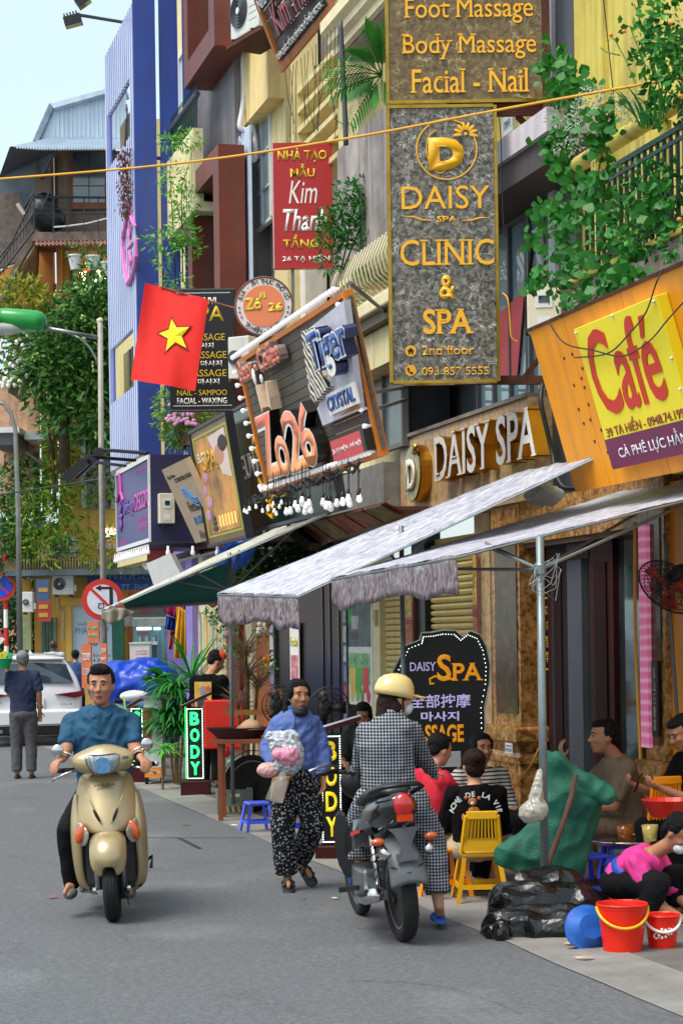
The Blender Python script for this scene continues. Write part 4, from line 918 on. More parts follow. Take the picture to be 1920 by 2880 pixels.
# ---------------- old yellow house closing the street ----------------
YB=50.0
def fbox(mb,fr,a,b,d0,d1,dref=None):
 dr=d0 if dref is None else dref;u0,z1=fr.uv(*a,d=dr);u1,z0=fr.uv(*b,d=dr);return mb.box(u0,u1,d0,d1,z0,z1)
FB=Fr((-5,YB,0),(1,0,0));OB=thing('old_corner_house','old yellow corner house with tin roofed top floor and overgrown balconies at the street end','building',FB)
OFF=mat('old_yellow','e3b458',.85,var=.16,scale=.7,bump=.1,streak=.25);ow2=mat('old_orange','d08a45',.85,var=.2,scale=.5,streak=.3);topw=mat('smoky_wall','8a7668',.9,var=.35,scale=.7,streak=.4)
tin=mat('tin_pale','c7d6e4',.35,var=.12,scale=.6,metal=.3,streak=.2);tin2=mat('tin_dark','4b5662',.6,var=.3,scale=1,streak=.3);wd=mat('old_wood','8a4b24',.6,var=.25)
def fp_(name,m,a,b,d0=0,d1=.3,parent=None,**k):return part(parent or OB,name,fbox(MB(),FB,a,b,d0,d1,**k),m)
fp_('wall',OFF,ZD(390,-100),(470,1600),0,.3)
fp_('wall_ground_floor',OFF,(95,1590),(360,2090),.3,.6);
fp_('corner_wall',ow2,ZD(265,-100),ZD(391,1600),.15,.5)
for x in(270,400):pass
fp_('column',ow2,ZD(388,-90),ZD(432,470),-.25,-.001);fp_('drain_pipe',K.black_paint,ZD(480,0),ZD(497,470),-.12,-.02)
w_=fp_('upper_window',mat('dark_room','16201c',.5),ZD(530,60),ZD(760,310),-.04,-.002)
fp_('window_frame',wd,ZD(524,55),ZD(545,320),-.09,-.042);fp_('window_frame',wd,ZD(548,85),ZD(760,105),-.09,-.042)
gl_=mat('bulb_glow','ffd9a0',.4,emit=6)
for(x,y)in((588,118),(582,148),(590,160),(570,188),(678,108),(683,140),(715,112),(724,145),(640,60),(600,60),(655,165),(560,120)):
 u,z=FB.uv(*ZD(x,y),d=-.15);part(w_,'light_bulb',MB().ell((u,-.15,z),.045,n=8,m=6),gl_)
for(a,b,m)in((ZD(365,190),ZD(392,480),wd),(ZD(300,310),ZD(318,420),wd)):
 s_=fp_('shutter',m,a,b,.05,.149)
sh=mat('shutter_green','35685c',.6,var=.2)
def slatshut(a,b,n=14,m=sh,d=-.05):
 u0,z1=FB.uv(*a,d=d);u1,z0=FB.uv(*b,d=d);s=part(OB,'shutter',MB().box(u0,u1,d,d+.03,z0,z1),m)
 sl=MB().box(u0+.03,u1-.03,-.02,0,0,(z1-z0)/n*.6).mesh('slat')
 for i in range(n):o=part(s,'slat',sl,m);o.location=(0,d-.001,z0+(i+.2)*(z1-z0)/n);o.rotation_euler.x=0
slatshut(ZD(230,1350),ZD(275,1764),24,d=.0);slatshut(ZD(288,1380),ZD(330,1764),22,d=.0)
slatshut(ZH(232,0),ZH(318,80),6,d=.0)
fp_('window',K.window_dark,ZD(590,1180),ZD(760,1740),-.03,-.002);fp_('shutter_leaf',mat('weathered_white','cfd2cc',.7,var=.2),ZD(555,1120),ZD(595,1740),-.1,-.032);fp_('shutter_leaf',K.weathered_white,ZD(760,1250),ZD(800,1740),-.1,-.032)
fp_('wall_patch',mat('mustard','c99a10',.7,var=.1),ZD(700,880),ZD(812,1020),-.05,-.002)
fp_('balcony_slab',mat('stained_slab','7b6c63',.9,var=.5,scale=1.5,streak=.8),ZA(225,1600),ZA(800,1652),-1.1,.3);fp_('balcony_underside',mat('slab_under','6b4f3b',.9,var=.3),ZA(225,1653),ZA(800,1668),-.9,.3)
gg=MB();ua_,za_=FB.uv(*ZA(250,1668),d=-1.1);ub_=FB.uv(*ZA(800,1668),d=-1.1)[0];rows=[]
for k,(y,z)in enumerate(((-1.1,0),(-1.45,-.14))):rows.append([(ua_+(ub_-ua_)*i/80,y,za_+z+.03*math.sin(i*PI/2))for i in range(81)])
part(OB,'corrugated_edge',gg.grid(rows),mat('tin_red','b07e74',.6,var=.3),solid=.01)
fp_('top_wall',topw,ZA(235,960),ZA(800,1600),0,.3)
fp_('top_post',mat('post_brown','4a3328',.8),ZA(348,1030),ZA(372,1600),-.3,-.2);fp_('top_post',K.post_brown,ZA(378,1030),ZA(402,1600),-.15,-.05)
fp_('downpipe',K.white_frame,ZA(373,960),ZA(377,1590),-.35,-.31)
tw=fp_('top_window',wd,ZA(488,1040),ZA(742,1440),-.08,-.002)
for i in range(2):
 for j in range(3):fp_('pane',mat('pane_smoke','5f7078',.08,var=.6,scale=.6,spec=1),ZA(505+i*112,1050+j*118),ZA(612+i*112,1158+j*118),-.1,-.082,parent=tw)
tw2=fp_('top_window',wd,ZA(746,1040),ZA(860,1440),-.08,-.002);fp_('pane',K.pane_smoke,ZA(752,1050),ZA(860,1400),-.1,-.082,parent=tw2)
def fpoly(name,m,pts,d0,d1,fr=None,root=None,**k):
 fr=fr or FB;return part(root or OB,name,MB().prism([fr.uv(*p,d=d0)for p in pts],d0,d1),m,**k)
fpoly('gable_wall',tin,[ZA(278,965),ZA(370,730),ZA(780,600),ZA(860,575),ZA(860,970)],-.2,.2)
u0,u1=FB.uv(*ZA(375,800),d=-.2)[0],FB.uv(*ZA(850,800),d=-.2)[0];zz0=FB.uv(*ZA(375,960),d=-.2)[1]
for i in range(17):
 u=u0+(u1-u0)*i/16;px=375+475*i/16;zt=FB.uv(*ZA(px,735-(px-370)*.317),d=-.2)[1];part(OB,'tin_rib',MB().box(u-.02,u+.02,-.23,-.201,zz0,zt-.03),tin)
fpoly('roof_edge',tin,[ZA(352,712),ZA(780,598),ZA(860,575),ZA(860,602),ZA(780,628),ZA(370,745)],-.5,.6)
fpoly('roof_slope',mat('slate_tin','7f93a6',.5,var=.3),[ZA(228,968),ZA(340,712),ZA(368,712),ZA(362,760),ZA(270,968)],-.35,.3)
gg=MB();rows=[]
for(y,py,d)in((0,955,-.2),(1,1025,-1.6)):
 row=[]
 for i in range(161):
  px=(380 if not y else 105)+(480 if not y else 755)*i/160;u,z=FB.uv(*ZA(px,py-(0 if not y else 12*max(0,1-(i/40)))),d=d);row.append((u,d,z+.035*math.sin(i*PI/2)))
 rows.append(row)
part(OB,'lean_to_roof',gg.grid(rows),tin,solid=.02)
gg=MB();pts=[(ZA(75,1010),-1.6),(ZA(395,1040),-1.0),(ZA(235,1330),.5),(ZA(0,1700),3.0),(ZA(-80,1500),5.0),(ZA(0,1220),2.0)]
vs_=[FB.uv(*p,d=d)for p,d in pts];gg.add([(u,d,z)for(u,z),(p,d)in zip(vs_,pts)],[(0,1,2,3,4,5)]);part(OB,'side_roof',gg,tin2,solid=.05)
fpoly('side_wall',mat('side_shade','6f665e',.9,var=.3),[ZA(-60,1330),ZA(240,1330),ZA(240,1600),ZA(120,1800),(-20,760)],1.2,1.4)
def frail(pts,r,m,d=-1.1,name='rail'):
 q=[]
 for p in pts:u,z=FB.uv(*p,d=d);q.append((u,d,z))
 return part(OB,name,MB().tube(q,r,6),m)
bi=mat('black_iron','22262a',.5)
frail([ZA(232,1357),ZA(800,1362)],.03,bi);frail([ZA(232,1440),ZA(800,1440)],.015,bi);frail([ZA(232,1475),ZA(800,1475)],.015,bi)
for x in(236,370,466,580,678,770):frail([ZA(x,1357),ZA(x,1600)],.02,bi,name='rail_post')
frail([ZA(232,1357),ZA(90,1650)],.03,bi);frail([ZA(100,1640),ZD(0,10)],.03,bi);frail([ZA(232,1470),ZD(-10,60)],.025,bi);frail([ZA(232,1590),ZD(0,130)],.03,bi);frail([ZA(345,1320),ZA(290,1440)],.025,bi);frail([ZA(120,1405),ZA(170,1480)],.05,mat('old_stick','b8ad9c',.8))
for k in range(9):frail([ZA(212-22*k,1395+42*k),ZA(205-22*k,1560+42*k)],.012,bi,name='rail_post')
frail([ZA(370,1565),ZA(450,1560),ZA(600,1540),ZA(760,1500)],.02,K.white_frame,name='pipe')
fpoly('stair_soffit',mat('stair_plaster','8c8076',.9,var=.3,streak=.4),[ZA(240,1600),ZA(250,1640),ZD(160,20),ZD(0,330),ZD(0,270),ZD(130,0)],-.9,-.6)
fpoly('stair_underside',mat('under_brown','7a5536',.9,var=.3),[ZA(260,1660),ZD(250,100),ZD(200,200),ZD(60,300),ZD(0,380),ZD(0,335)],-.5,-.1)
fpoly('left_wall',ow2,[ZD(-60,130),ZD(270,-20),ZD(270,500),ZD(-60,540)],.4,.6)
fpoly('left_wall_lower',mat('pale_salmon','c9a184',.9,var=.25,streak=.5),[ZD(-60,880),ZD(270,880),ZD(270,1764),ZD(-60,1764)],.45,.65)
bag=blob(None,'tarp_bundle',(lambda m:(m.ell((0,0,.45),(.38,.3,.5)),m.ell((.2,0,.25),(.35,.28,.3)),m)[2])(MB()),mat('tarp_black','14191d',.35),voxel=.05,disp=.06,dscale=.3);bag['label']='black tarp bundle hanging at the railing corner of the top floor';bag['category']='bundle'
bag.location=FB.W(FB.uv(*ZA(305,1590),d=-.6)[0],-.6,FB.uv(*ZA(305,1590),d=-.6)[1])
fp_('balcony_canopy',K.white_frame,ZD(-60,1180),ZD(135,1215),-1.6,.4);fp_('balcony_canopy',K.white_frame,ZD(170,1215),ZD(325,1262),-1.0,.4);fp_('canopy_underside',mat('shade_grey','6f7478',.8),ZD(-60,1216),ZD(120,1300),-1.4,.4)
frail([ZD(40,640),ZD(170,570)],.03,bi,d=-1.3);frail([ZD(60,940),ZD(170,830),ZD(250,760)],.03,bi,d=-1.3)
for k in range(8):frail([ZD(60+14*k,630-8*k),ZD(62+14*k,910-14*k)],.012,bi,d=-1.3,name='rail_post')
frail([ZD(170,505),ZD(350,505)],.03,bi,d=-1.1);frail([ZD(170,690),ZD(350,690)],.03,bi,d=-1.1)
for k in range(13):frail([ZD(172+14*k,505),ZD(172+14*k,690)],.012,bi,d=-1.1,name='rail_post')
fpoly('balcony_edge',K.stained_slab,[ZD(60,905),ZD(165,800),ZD(360,700),ZD(360,730),ZD(170,840),ZD(70,945)],-1.35,.2)
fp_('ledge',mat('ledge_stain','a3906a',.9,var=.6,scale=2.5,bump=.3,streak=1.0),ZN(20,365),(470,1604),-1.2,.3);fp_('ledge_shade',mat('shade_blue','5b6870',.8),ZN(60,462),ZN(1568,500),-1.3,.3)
sl=MB().box(-.012,.012,-1.25,-1.201,0,.3).mesh('rib');zl=FB.uv(*ZN(200,462),d=-1.2)[1]
for i in range(44):o=part(OB,'ledge_rib',sl,K.ledge_stain);o.location=(FB.uv(*ZN(200+30*i,462),d=-1.2)[0],0,zl)
fp_('brick_patch',mat('brick_red','7d3a2c',.9,var=.6,scale=6,bump=.4),ZN(110,255),ZN(300,385),-.6,.1);fp_('brick_patch',K.stained_slab,ZN(300,250),ZN(345,385),-.55,.1)
fp_('ground_pillar',OFF,ZN(235,560),ZN(330,1300),.1,.32);fp_('door',sh,ZN(440,960),ZN(485,1420),.2,.31);fp_('door',K.window_dark,ZN(486,960),ZN(510,1420),.22,.31);fp_('door',sh,ZN(512,960),ZN(550,1420),.2,.31);fp_('door',mat('grey_green','6f8a80',.6),ZN(552,960),ZN(600,1420),.24,.31)
fp_('door',mat('pale_green','9aa878',.7,var=.2),ZN(240,920),ZN(330,1300),.0,.099);fp_('gate',mat('gate_green','4e9c82',.6,var=.1),ZN(1185,960),ZN(1295,1500),.02,.29)
for k in range(7):fp_('gate_slat',K.gate_green,ZN(1187+15*k,960),ZN(1195+15*k,1500),-.02,.019)
fp_('cornice_block',OFF,ZN(640,755),ZN(900,830),-.1,.29);fp_('pilaster',OFF,ZN(690,831),ZN(760,1420),-.05,.29)
fp_('wall_right',mat('offwhite_wall','b9b8ae',.8,var=.15,streak=.3),ZN(1300,940),(480,1760),.1,.3)
frail([ZN(610,750),ZN(615,860),ZN(670,890),ZN(665,1200)],.05,mat('drain_beige','b7a374',.8),d=-.05,name='drain_pipe')
fp_('fascia_board',mat('fascia_blue','1f4a86',.6,var=.25),ZN(920,470),(480,1655),-.5,.28)
put_text(OB,'THUỐC',*[FB.uv(*ZN(1120,500),d=-.5)[0],FB.uv(*ZN(1568,500),d=-.5)[0],FB.uv(*ZN(1120,560),d=-.5)[1],FB.uv(*ZN(1120,500),d=-.5)[1]],-.505,mat('letter_blue_grey','6f8fc0',.6),depth=.01)
put_text(OB,'TT. PHIN',*[FB.uv(*ZN(1270,500),d=-.5)[0],FB.uv(*ZN(1590,500),d=-.5)[0],FB.uv(*ZN(1270,690),d=-.5)[1],FB.uv(*ZN(1270,610),d=-.5)[1]],-.505,K.letter_blue_grey,depth=.01)
def ftext(root,fr,s,a,b,d,m,**k):u0,z1=fr.uv(*a,d=d);u1,z0=fr.uv(*b,d=d);return put_text(root,s,u0,u1,z0,z1,d,m,**k)
cl=thing('lit_wall_lettering','glowing white café lettering on the yellow wall behind the lamp post','sign',FB.sub(3.6,-.02,FB.uv(*ZN(1030,240))[1]));fcl=FB.sub(3.6,-.02,FB.uv(*ZN(1030,240))[1]);lw=mat('letter_lit','fff0dc',.5,emit=1.2)
ftext(cl,fcl,'SAN',ZN(1100,20),ZN(1270,110),-.05,lw,depth=.04,bold=.03);ftext(cl,fcl,'Café en',ZN(1020,150),ZN(1270,240),-.05,mat('letter_white','f5f5f2',.5),depth=.03,bold=.02,shear=.3)
ph=thing('pharmacy_board','pale blue board reading Quầy thuốc PHARMACY beside the green gate','sign',FB.sub(0,.08,0));fph=FB.sub(0,.08,0)
part(ph,'board',fbox(MB(),fph,ZN(760,832),ZN(1185,1500),0,.05),mat('board_blue','bdcfe0',.5,var=.06));ib=mat('ink_board','2d73a8',.5);ir=mat('ink_redb','b8343a',.5)
ftext(ph,fph,'Quầy thuốc',ZN(812,1000),ZN(1080,1045),-.002,ib,depth=.003,serif=.02);ftext(ph,fph,'PHARMACY',ZN(792,1065),ZN(1150,1125),-.002,ib,depth=.003,bold=.01,serif=.03)
ftext(ph,fph,'98',ZN(920,1200),ZN(1030,1255),-.002,ib,depth=.003,bold=.03);ftext(ph,fph,'Lương Bảo Ngọc',ZN(850,1340),ZN(1170,1378),-.002,ir,depth=.003,serif=.02);ftext(ph,fph,'24.3851',ZN(950,1390),ZN(1120,1425),-.002,K.black_paint,depth=.003);ftext(ph,fph,'Family',ZN(1060,1460),ZN(1170,1485),-.002,ib,depth=.003)
pf_=thing('pharmacy','glass pharmacy shop with red PHARMACY lettering below teal awning','shop front',FB.sub(0,-.05,0));fpf=FB.sub(0,-.05,0)
def pfx(name,m,a,b,d0,d1):return part(pf_,name,fbox(MB(),fpf,a,b,d0,d1),m)
pfx('transom',K.window_dark,ZO(-20,785),ZO(420,880),-.02,.05);pfx('transom_frame',K.white_frame,ZO(-20,882),ZO(440,895),-.05,.05);pfx('beam',K.offwhite_wall,ZO(-30,896),ZO(440,972),-.04,.1)
pfx('glass_front',mat('pharm_glass','4f8a9a',.1,var=.4,scale=1.2,spec=1),ZO(-20,975),ZO(440,1700),-.02,.05)
pfx('light_tube',mat('tube_white','f4fbff',.4,emit=2),ZO(20,988),ZO(170,1012),-.04,-.021);pfx('light_tube',K.tube_white,ZO(200,988),ZO(265,1012),-.04,-.021)
for k in range(9):pfx('medicine_box',mat(('med_a','med_b','med_c')[k%3],('7fb0a0','cfd8c0','3f7f9a')[k%3],.5),ZO(20+24*k,1085+6*(k%2)),ZO(38+24*k,1138),-.05,-.021)
pfx('counter',K.white_frame,ZO(-30,1140),ZO(235,1170),-.4,-.02)
for x in(238,292):pfx('door_stile',K.white_frame,ZO(x,985),ZO(x+7,1700),-.06,-.021)
rd=mat('pharm_red','c83c3c',.5)
for a,b,s in((ZO(35,790),ZO(178,842),'PHARMACY'),(ZO(30,1022),ZO(172,1072),'PHARMACY'),(ZO(314,1022),ZO(470,1072),'PHARMACY'),(ZO(300,1275),ZO(440,1310),'PHARMACY')):ftext(pf_,fpf,s,a,b,-.055,rd,depth=.005,bold=.02)
nb=thing('notice_cabinet','grey service cabinet with pink warning notice in front of the pharmacy','cabinet',FB.sub(0,-1.2,0));fnb=FB.sub(0,-1.2,0)
part(nb,'case',fbox(MB(),fnb,ZN(1362,1235),ZN(1580,1640),0,.5),mat('cabinet_grey','c2c6bd',.5,var=.06),bevel=.01);part(nb,'lid',fbox(MB(),fnb,ZN(1355,1222),ZN(1586,1234),-.03,.52),K.cabinet_grey);part(nb,'notice',fbox(MB(),fnb,ZN(1398,1270),ZN(1568,1430),-.008,-.001),mat('notice_pink','d9c4c4',.6))
for k,s in enumerate(('CẤM SỜ GẦN','CÓ ĐIỆN','NGUY HIỂM','CHẾT NGƯỜI')):ftext(nb,fnb,s,ZN(1430,1300+32*k),ZN(1550,1320+32*k),-.01,K.dark_grey,depth=.002)
def aircon(name,label,fr,w,h,d=.3,sticker=True,group=None,grille='black_iron'):
 t=thing(name,label,'air conditioner',fr,group)
 part(t,'case',MB().box(0,w,0,d,0,h),mat('ac_white','cdd0ca',.5,var=.06,streak=.15),bevel=.015)
 cx,cz,r_=w*.34,h*.5,min(w*.28,h*.45)
 part(t,'fan_recess',MB().lathe([(.01,0),(r_,0),(r_,.02),(.01,.02)],(cx,-.022,cz),(0,1,0),28),K.window_dark)
 for k in range(5):rr=r_*(.25+.18*k);part(t,'grille_ring',MB().tube([(cx+rr*math.cos(a_),-.03,cz+rr*math.sin(a_))for a_ in[2*PI*j/24 for j in range(24)]],.008,4,close=True),mat('grille_grey','4a5056',.5))
 part(t,'hub',MB().lathe([(.01,0),(r_*.2,.005),(r_*.2,.02)],(cx,-.045,cz),(0,1,0),14),K.white_frame)
 for k in range(3):part(t,'panel_groove',MB().box(w*.68,w*.95,-.004,-.001,h*(.2+.13*k),h*(.21+.13*k)),mat('groove','8a8d88',.6))
 part(t,'valve_cover',MB().box(w+.001,w+.06,.05,d*.7,h*.15,h*.45),K.ac_white,bevel=.01)
 for x in(.15,.85):part(t,'bracket',MB().box(w*x-.02,w*x+.02,-.05,d+.1,-.05,-.002),K.rust)
 if sticker:part(t,'energy_sticker',MB().box(w*.72,w*.88,-.004,-.001,h*.66,h*.93),mat('sticker_blue','2d9bc9',.4))
 return t
def acpx(label,a,b,Y,yaw=0,**k):
 p=P(a[0],b[1],Y);q=P(b[0],a[1],Y);return aircon('air_conditioner',label,Fr(p,(math.cos(yaw),math.sin(yaw),0)),(q.x-p.x)/math.cos(yaw),P(*a,Y).z-p.z,**k)
acpx('air conditioner with blue sticker standing on the stained ledge of the yellow house',ZN(540,100),ZN(790,325),YB-1.0)
acpx('shaded air conditioner hanging under the ledge left of the blue fascia',ZN(553,495),ZN(770,720),YB-.9,sticker=False)
acpx('narrow air conditioner seen end on beside the grey lamp pole',ZN(240,690),ZN(345,905),YB-1.5,sticker=False)
facb=Fr((0,0,0),YF) # frames facing down the street toward the camera
pA=P(*ZB(22,290),28.4)
ac2=aircon('air_conditioner','white air conditioner high beside the grey cladding with white pipes below',Fr(pA,(.5,-.87,0)),.85,.72,.36,sticker=False)
part(ac2,'shelf',MB().box(-.05,1.0,-.05,.5,-.1,-.053),K.rust)
pw=mat('pipe_wrap','d7d9de',.7,var=.08)
def pp(f,*pts):return[P(*f(x,y),Y)for x,y,Y in pts]
for i,(pts,lab)in enumerate(((((130,330,30.2),(110,420,30.2),(118,600,30.2),(105,740,30.1),(85,860,30),(110,895,30),(160,895,30)),'white insulated pipe looping down from the high air conditioner'),(((205,270,30.3),(180,340,30.3),(125,430,30.2),(122,560,30.2),(140,720,30.2),(175,880,30.1),(190,1000,30),(185,1100,30),(150,1070,30)),'longer white pipe hanging below to the blue panel'))):
 wire('insulated_pipe',pp(ZB,*pts),.045,pw,lab,'pipe')
acpx('dusty air conditioner behind the round Zô 26 sign',ZE(5,560),ZE(150,850),29.0,yaw=-.5,sticker=False)
# ---------------- overgrowth of the corner house ----------------
tree_m=leafmat('tree_leaf',[(.15,'1a3c1a'),(.4,'33662a'),(.65,'558a3c'),(.9,'8fb366')],2)
ivy_m=leafmat('ivy_leaf',[(.2,'3f6a1e'),(.5,'6f9a2e'),(.8,'9cbb44')],4)
bark=mat('bark','5a4a38',.9,var=.3,scale=5,bump=.4)
def tree(name,label,base,limbs,blobs,n,size,m,r=.12,twigs=None):
 t=thing(name,label,'tree',Fr(base,(1,0,0)));b=V(base)
 g=MB()
 for pts in limbs:
  k=len(pts);g.tube([V(p)-b for p in pts],[r*(1-.8*i/(k-1))for i in range(k)],7)
 part(t,'trunk',g,bark,smooth=True)
 part(t,'crown',crown([((V(c)-b).to_tuple(),q)for c,q in blobs],n,size,asp=.32),m,kind='stuff')
 if twigs:
  fl=MB()
  for c,q in blobs:
   for _ in range(twigs):
    d=rdir();p=V(c)-b+V((d.x*q[0],-abs(d.y)*q[1],d.z*q[2]));s_=random.uniform(.05,.12)
    for j in range(7):e=rdir();fl.ell(p+e*s_,.035,n=5,m=4)
  part(t,'blossom',fl,mat('blossom_green','9dba72',.7),kind='stuff')
 return t
tb=lambda x,y,Y=48:P(*ZD(x,y),Y)
tree('tree','broad pale flowering tree leaning over the old yellow house behind the lamp post',tb(440,1500,48.5),[[tb(440,1500,48.5),tb(450,1100,48.3),tb(520,850,48),tb(600,500,48)],[tb(520,850,48),tb(700,700,48)]],
 [(tb(720,300),(.8,.9,.9)),(tb(620,440),(1.0,.9,.9)),(tb(720,520),(1.0,.9,1.2)),(tb(480,620),(1.3,.9,1.0)),(tb(400,740),(.7,.7,.6)),(tb(440,830),(1.2,.9,.9)),(tb(600,760),(1.3,.9,1.0)),(tb(740,780),(.8,.8,.8)),(tb(620,950),(1.0,.8,.6)),(tb(640,1080),(1.2,.8,.7)),(tb(740,1120),(.7,.8,.9))],9800,.24,tree_m,.16,twigs=4)
tree('climbing_plant','green ivy columns hanging over the yellow wall left of the lamp post',tb(380,1764,48.6),[[tb(380,1764,48.6),tb(370,1400,48.6),tb(380,1050,48.4)],[tb(370,1400,48.6),tb(320,1100,48.4)],[tb(380,1500,48.6),tb(180,1350,48.6)]],
 [(tb(375,1100,48.8),(.4,.3,1.0)),(tb(385,1400,48.8),(.32,.3,1.5)),(tb(400,1640,48.8),(.35,.3,1.1)),(P(*ZH(330,60),48.8),(.9,.4,1.0)),(P(*ZH(230,60),48.8),(.6,.4,.9)),(P(*ZH(300,240),48.8),(.6,.4,.6)),(tb(700,1500,48.8),(1.0,.2,.8)),(P(*ZH(800,260),48.8),(1.0,.25,.6)),(P(*ZH(520,180),48.8),(.15,.2,.15))],3600,.18,ivy_m,.06)
tree('climbing_plant','yellow green creeper on the upper left balcony of the old house',tb(120,330,48.4),[[tb(200,470,48.4),tb(130,330,48.4),tb(60,280,48.2)]],[(tb(100,300,48.4),(.9,.4,.6)),(tb(190,340,48.4),(.6,.4,.5)),(tb(260,420,48.4),(.6,.4,.4)),(tb(20,640,48.4),(.5,.4,.9)),(tb(60,470,48.4),(.7,.4,.3)),(tb(260,600,48.4),(.7,.4,.3))],2300,.2,leafmat('creeper_leaf',[(.2,'4a6a20'),(.5,'8aa03a'),(.8,'c0b040')],3),.04)
tree('shrub','dark leafy shrub behind the no parking sign at far left',P(*ZN(40,1300),52),[[P(*ZN(60,1300),52),P(*ZN(80,900),52)]],[(P(*ZN(30,900),52),(1.2,.8,1.3)),(P(*ZN(130,1000),52),(.8,.8,2.2)),(P(*ZN(40,1200),52),(1.3,.8,1.5))],3500,.22,dark_leaf,.1)
tree('balcony_shrub','tangled greenery spilling over the left edge above the ledge',P(*ZH(40,300),49),[[P(*ZH(60,330),49),P(*ZH(100,100),49)],[P(*ZD(160,1500),49),P(*ZD(60,1700),49)]],[(P(*ZH(30,180),49),(.5,.4,1.0)),(P(*ZH(120,120),49),(.5,.4,.5)),(P(*ZD(40,1560),49),(.5,.4,.5)),(P(*ZD(180,1600),49),(.35,.4,.9))],1500,.2,tree_m,.05)
for i,(x,y,lab)in enumerate(((520,45,'leftmost of three white hanging pots under the tin edge'),(643,50,'middle of three white hanging pots under the tin edge'),(742,95,'rightmost and lowest of three white hanging pots under the tin edge'))):
 p=P(*ZD(x,y),48.2);t=thing('hanging_pot',lab,'flower pot',Fr(p-V((0,0,.18)),(1,0,0)),'white pots hanging under the top balcony')
 part(t,'pot',MB().lathe([(.11,0),(.17,.32),(.19,.32),(.19,.36),(.01,.35)],n=14),K.white_frame,smooth=False);part(t,'hanger',MB().tube([(-.17,0,.35),(0,0,.9),(.17,0,.35)],.01,4),blackc);part(t,'foliage',crown([((0,0,.45),(.25,.2,.2))],90,.14,asp=.3),tree_m)
for i,(x0,y0,x1,y1,lab)in enumerate(((165,500,20,880,'string of large white festoon bulbs drooping on the left balcony rail'),(160,760,110,830,'short string of festoon bulbs beside the left balcony'))):
 t=thing('festoon_lights',lab,'string lights',Fr(P(*ZD(x0,y0),47.9),(1,0,0)));b=P(*ZD(x0,y0),47.9);q=P(*ZD(x1,y1),47.9);n=24 if i==0 else 6
 path=[(b.lerp(q,k/n)-b)+V((.12*math.sin(k*1.7),0,-.25*math.sin(PI*k/n)))for k in range(n+1)];part(t,'wire',MB().tube(path,.01,4),blackc)
 bm_=MB().ell((0,0,-.07),(.055,.055,.07),n=8,m=6).mesh('bulb',True)
 for p in path:o=part(t,'bulb',bm_,K.white_letter);o.location=p
FL=Fr((-9.5,56,0),(1,0,0));lw_=thing('far_left_house','pale shaded house front beyond the corner at the far left edge','building',FL)
part(lw_,'wall',MB().box(-6,1.8,0,3,0,5.0),K.pale_salmon);part(lw_,'roof',MB().box(-6.2,2.0,-.4,3.2,5.0,5.2),tin2);part(lw_,'window',MB().box(-.9,.4,-.04,-.002,2.6,4.2),K.window_dark)
part(OB,'side_body',MB().box(-1.5,6,1.5,9,0,10),ow2)
# ---------------- hanging signs across the pavement ----------------
def pxframe(a,b,Y,yaw=0):
 """vertical frame whose lower left corner is picture point (a.x, b.y), facing the camera; returns frame, width, height"""
 p=P(a[0],b[1],Y);X=V((math.cos(yaw),math.sin(yaw),0));f=Fr(p,X);w=f.uv(b[0],b[1])[0];h=f.uv(a[0],a[1])[1];return f,w,h
def T(root,fr,s,a,b,m,y=-.002,**k):
 u0,z1=fr.uv(*a,d=y);u1,z0=fr.uv(*b,d=y)
 mid=((a[0]+b[0])/2,(a[1]+b[1])/2);zz1=fr.uv(mid[0],a[1],d=y)[1];zz0=fr.uv(mid[0],b[1],d=y)[1]
 return put_text(root,s,u0,u1,zz0,zz1,y,m,**k)
gb,gl2,wl2=K.gold_bright,K.gold_letter,K.white_letter
f,w,h=pxframe((1090,-230),(1525,289),18.5)
f1=f.sub(0,0,0);s1=thing('massage_sign','brown marble board with yellow Foot Massage, Body Massage and Facial Nail lettering','sign',f1)
part(s1,'panel',MB().box(.02,w,0,.14,.02,h),K.marble_brown);part(s1,'trim',MB().box(-.012,.018,-.012,.16,0,h).box(.019,w,-.012,.16,-.012,.018),gb,kind='stuff');part(s1,'side_post',MB().box(w+.002,w+.075,.0,.1,-.35,h),K.rust)
T(s1,f1,'Foot Massage',ZB(1212,-15),ZC(533,165),gl2,depth=.012,bold=.004,serif=.06,letters=True,y=-.004);T(s1,f1,'Body Massage',ZB(1197,235),ZC(555,410),gl2,depth=.012,bold=.004,serif=.06,letters=True,y=-.004);T(s1,f1,'Facial - Nail',ZB(1257,475),ZC(507,640),gl2,depth=.012,bold=.004,serif=.06,letters=True,y=-.004)
br_=thing('sign_bracket','rusted steel bracket with diagonal brace holding both spa signs','bracket',Fr(P(1342,325,18.55),(1,0,0)));fb_=Fr(P(1342,325,18.55),(1,0,0))
def bb(name,m,a,b,wd_,d=0):u0,z0=fb_.uv(*a,d=d);u1,z1=fb_.uv(*b,d=d);return part(br_,name,MB().beam((u0,d,z0),(u1,d,z1),wd_,.06,up=(0,1,0)),m)
bb('top_beam',K.rust,ZC(-60,762),ZC(655,745),.13,.03);bb('post',K.rust,ZC(655,700),ZC(655,1220),.055,.03);bb('brace',K.rust,ZC(425,800),ZC(650,1025),.05,.09);bb('lower_beam',K.rust,(1275,1070),ZG(615,855),.08,.03);bb('lower_brace',K.rust,ZG(475,835),ZG(580,705),.05,.12)
f,w,h=pxframe((1100,300),(1403,1076),18.45);f2=f;s2=thing('clinic_sign','tall grey marble board in gold rim reading DAISY CLINIC & SPA with address lines','sign',f2)
part(s2,'panel',MB().box(.02,w-.02,0,.13,.02,h-.02),K.marble_grey);part(s2,'trim',MB().box(-.012,.018,-.012,.15,0,h).box(w-.018,w+.012,-.012,.15,0,h).box(.019,w-.019,-.012,.15,-.012,.018).box(.019,w-.019,-.012,.15,h-.018,h+.012),gb,kind='stuff')
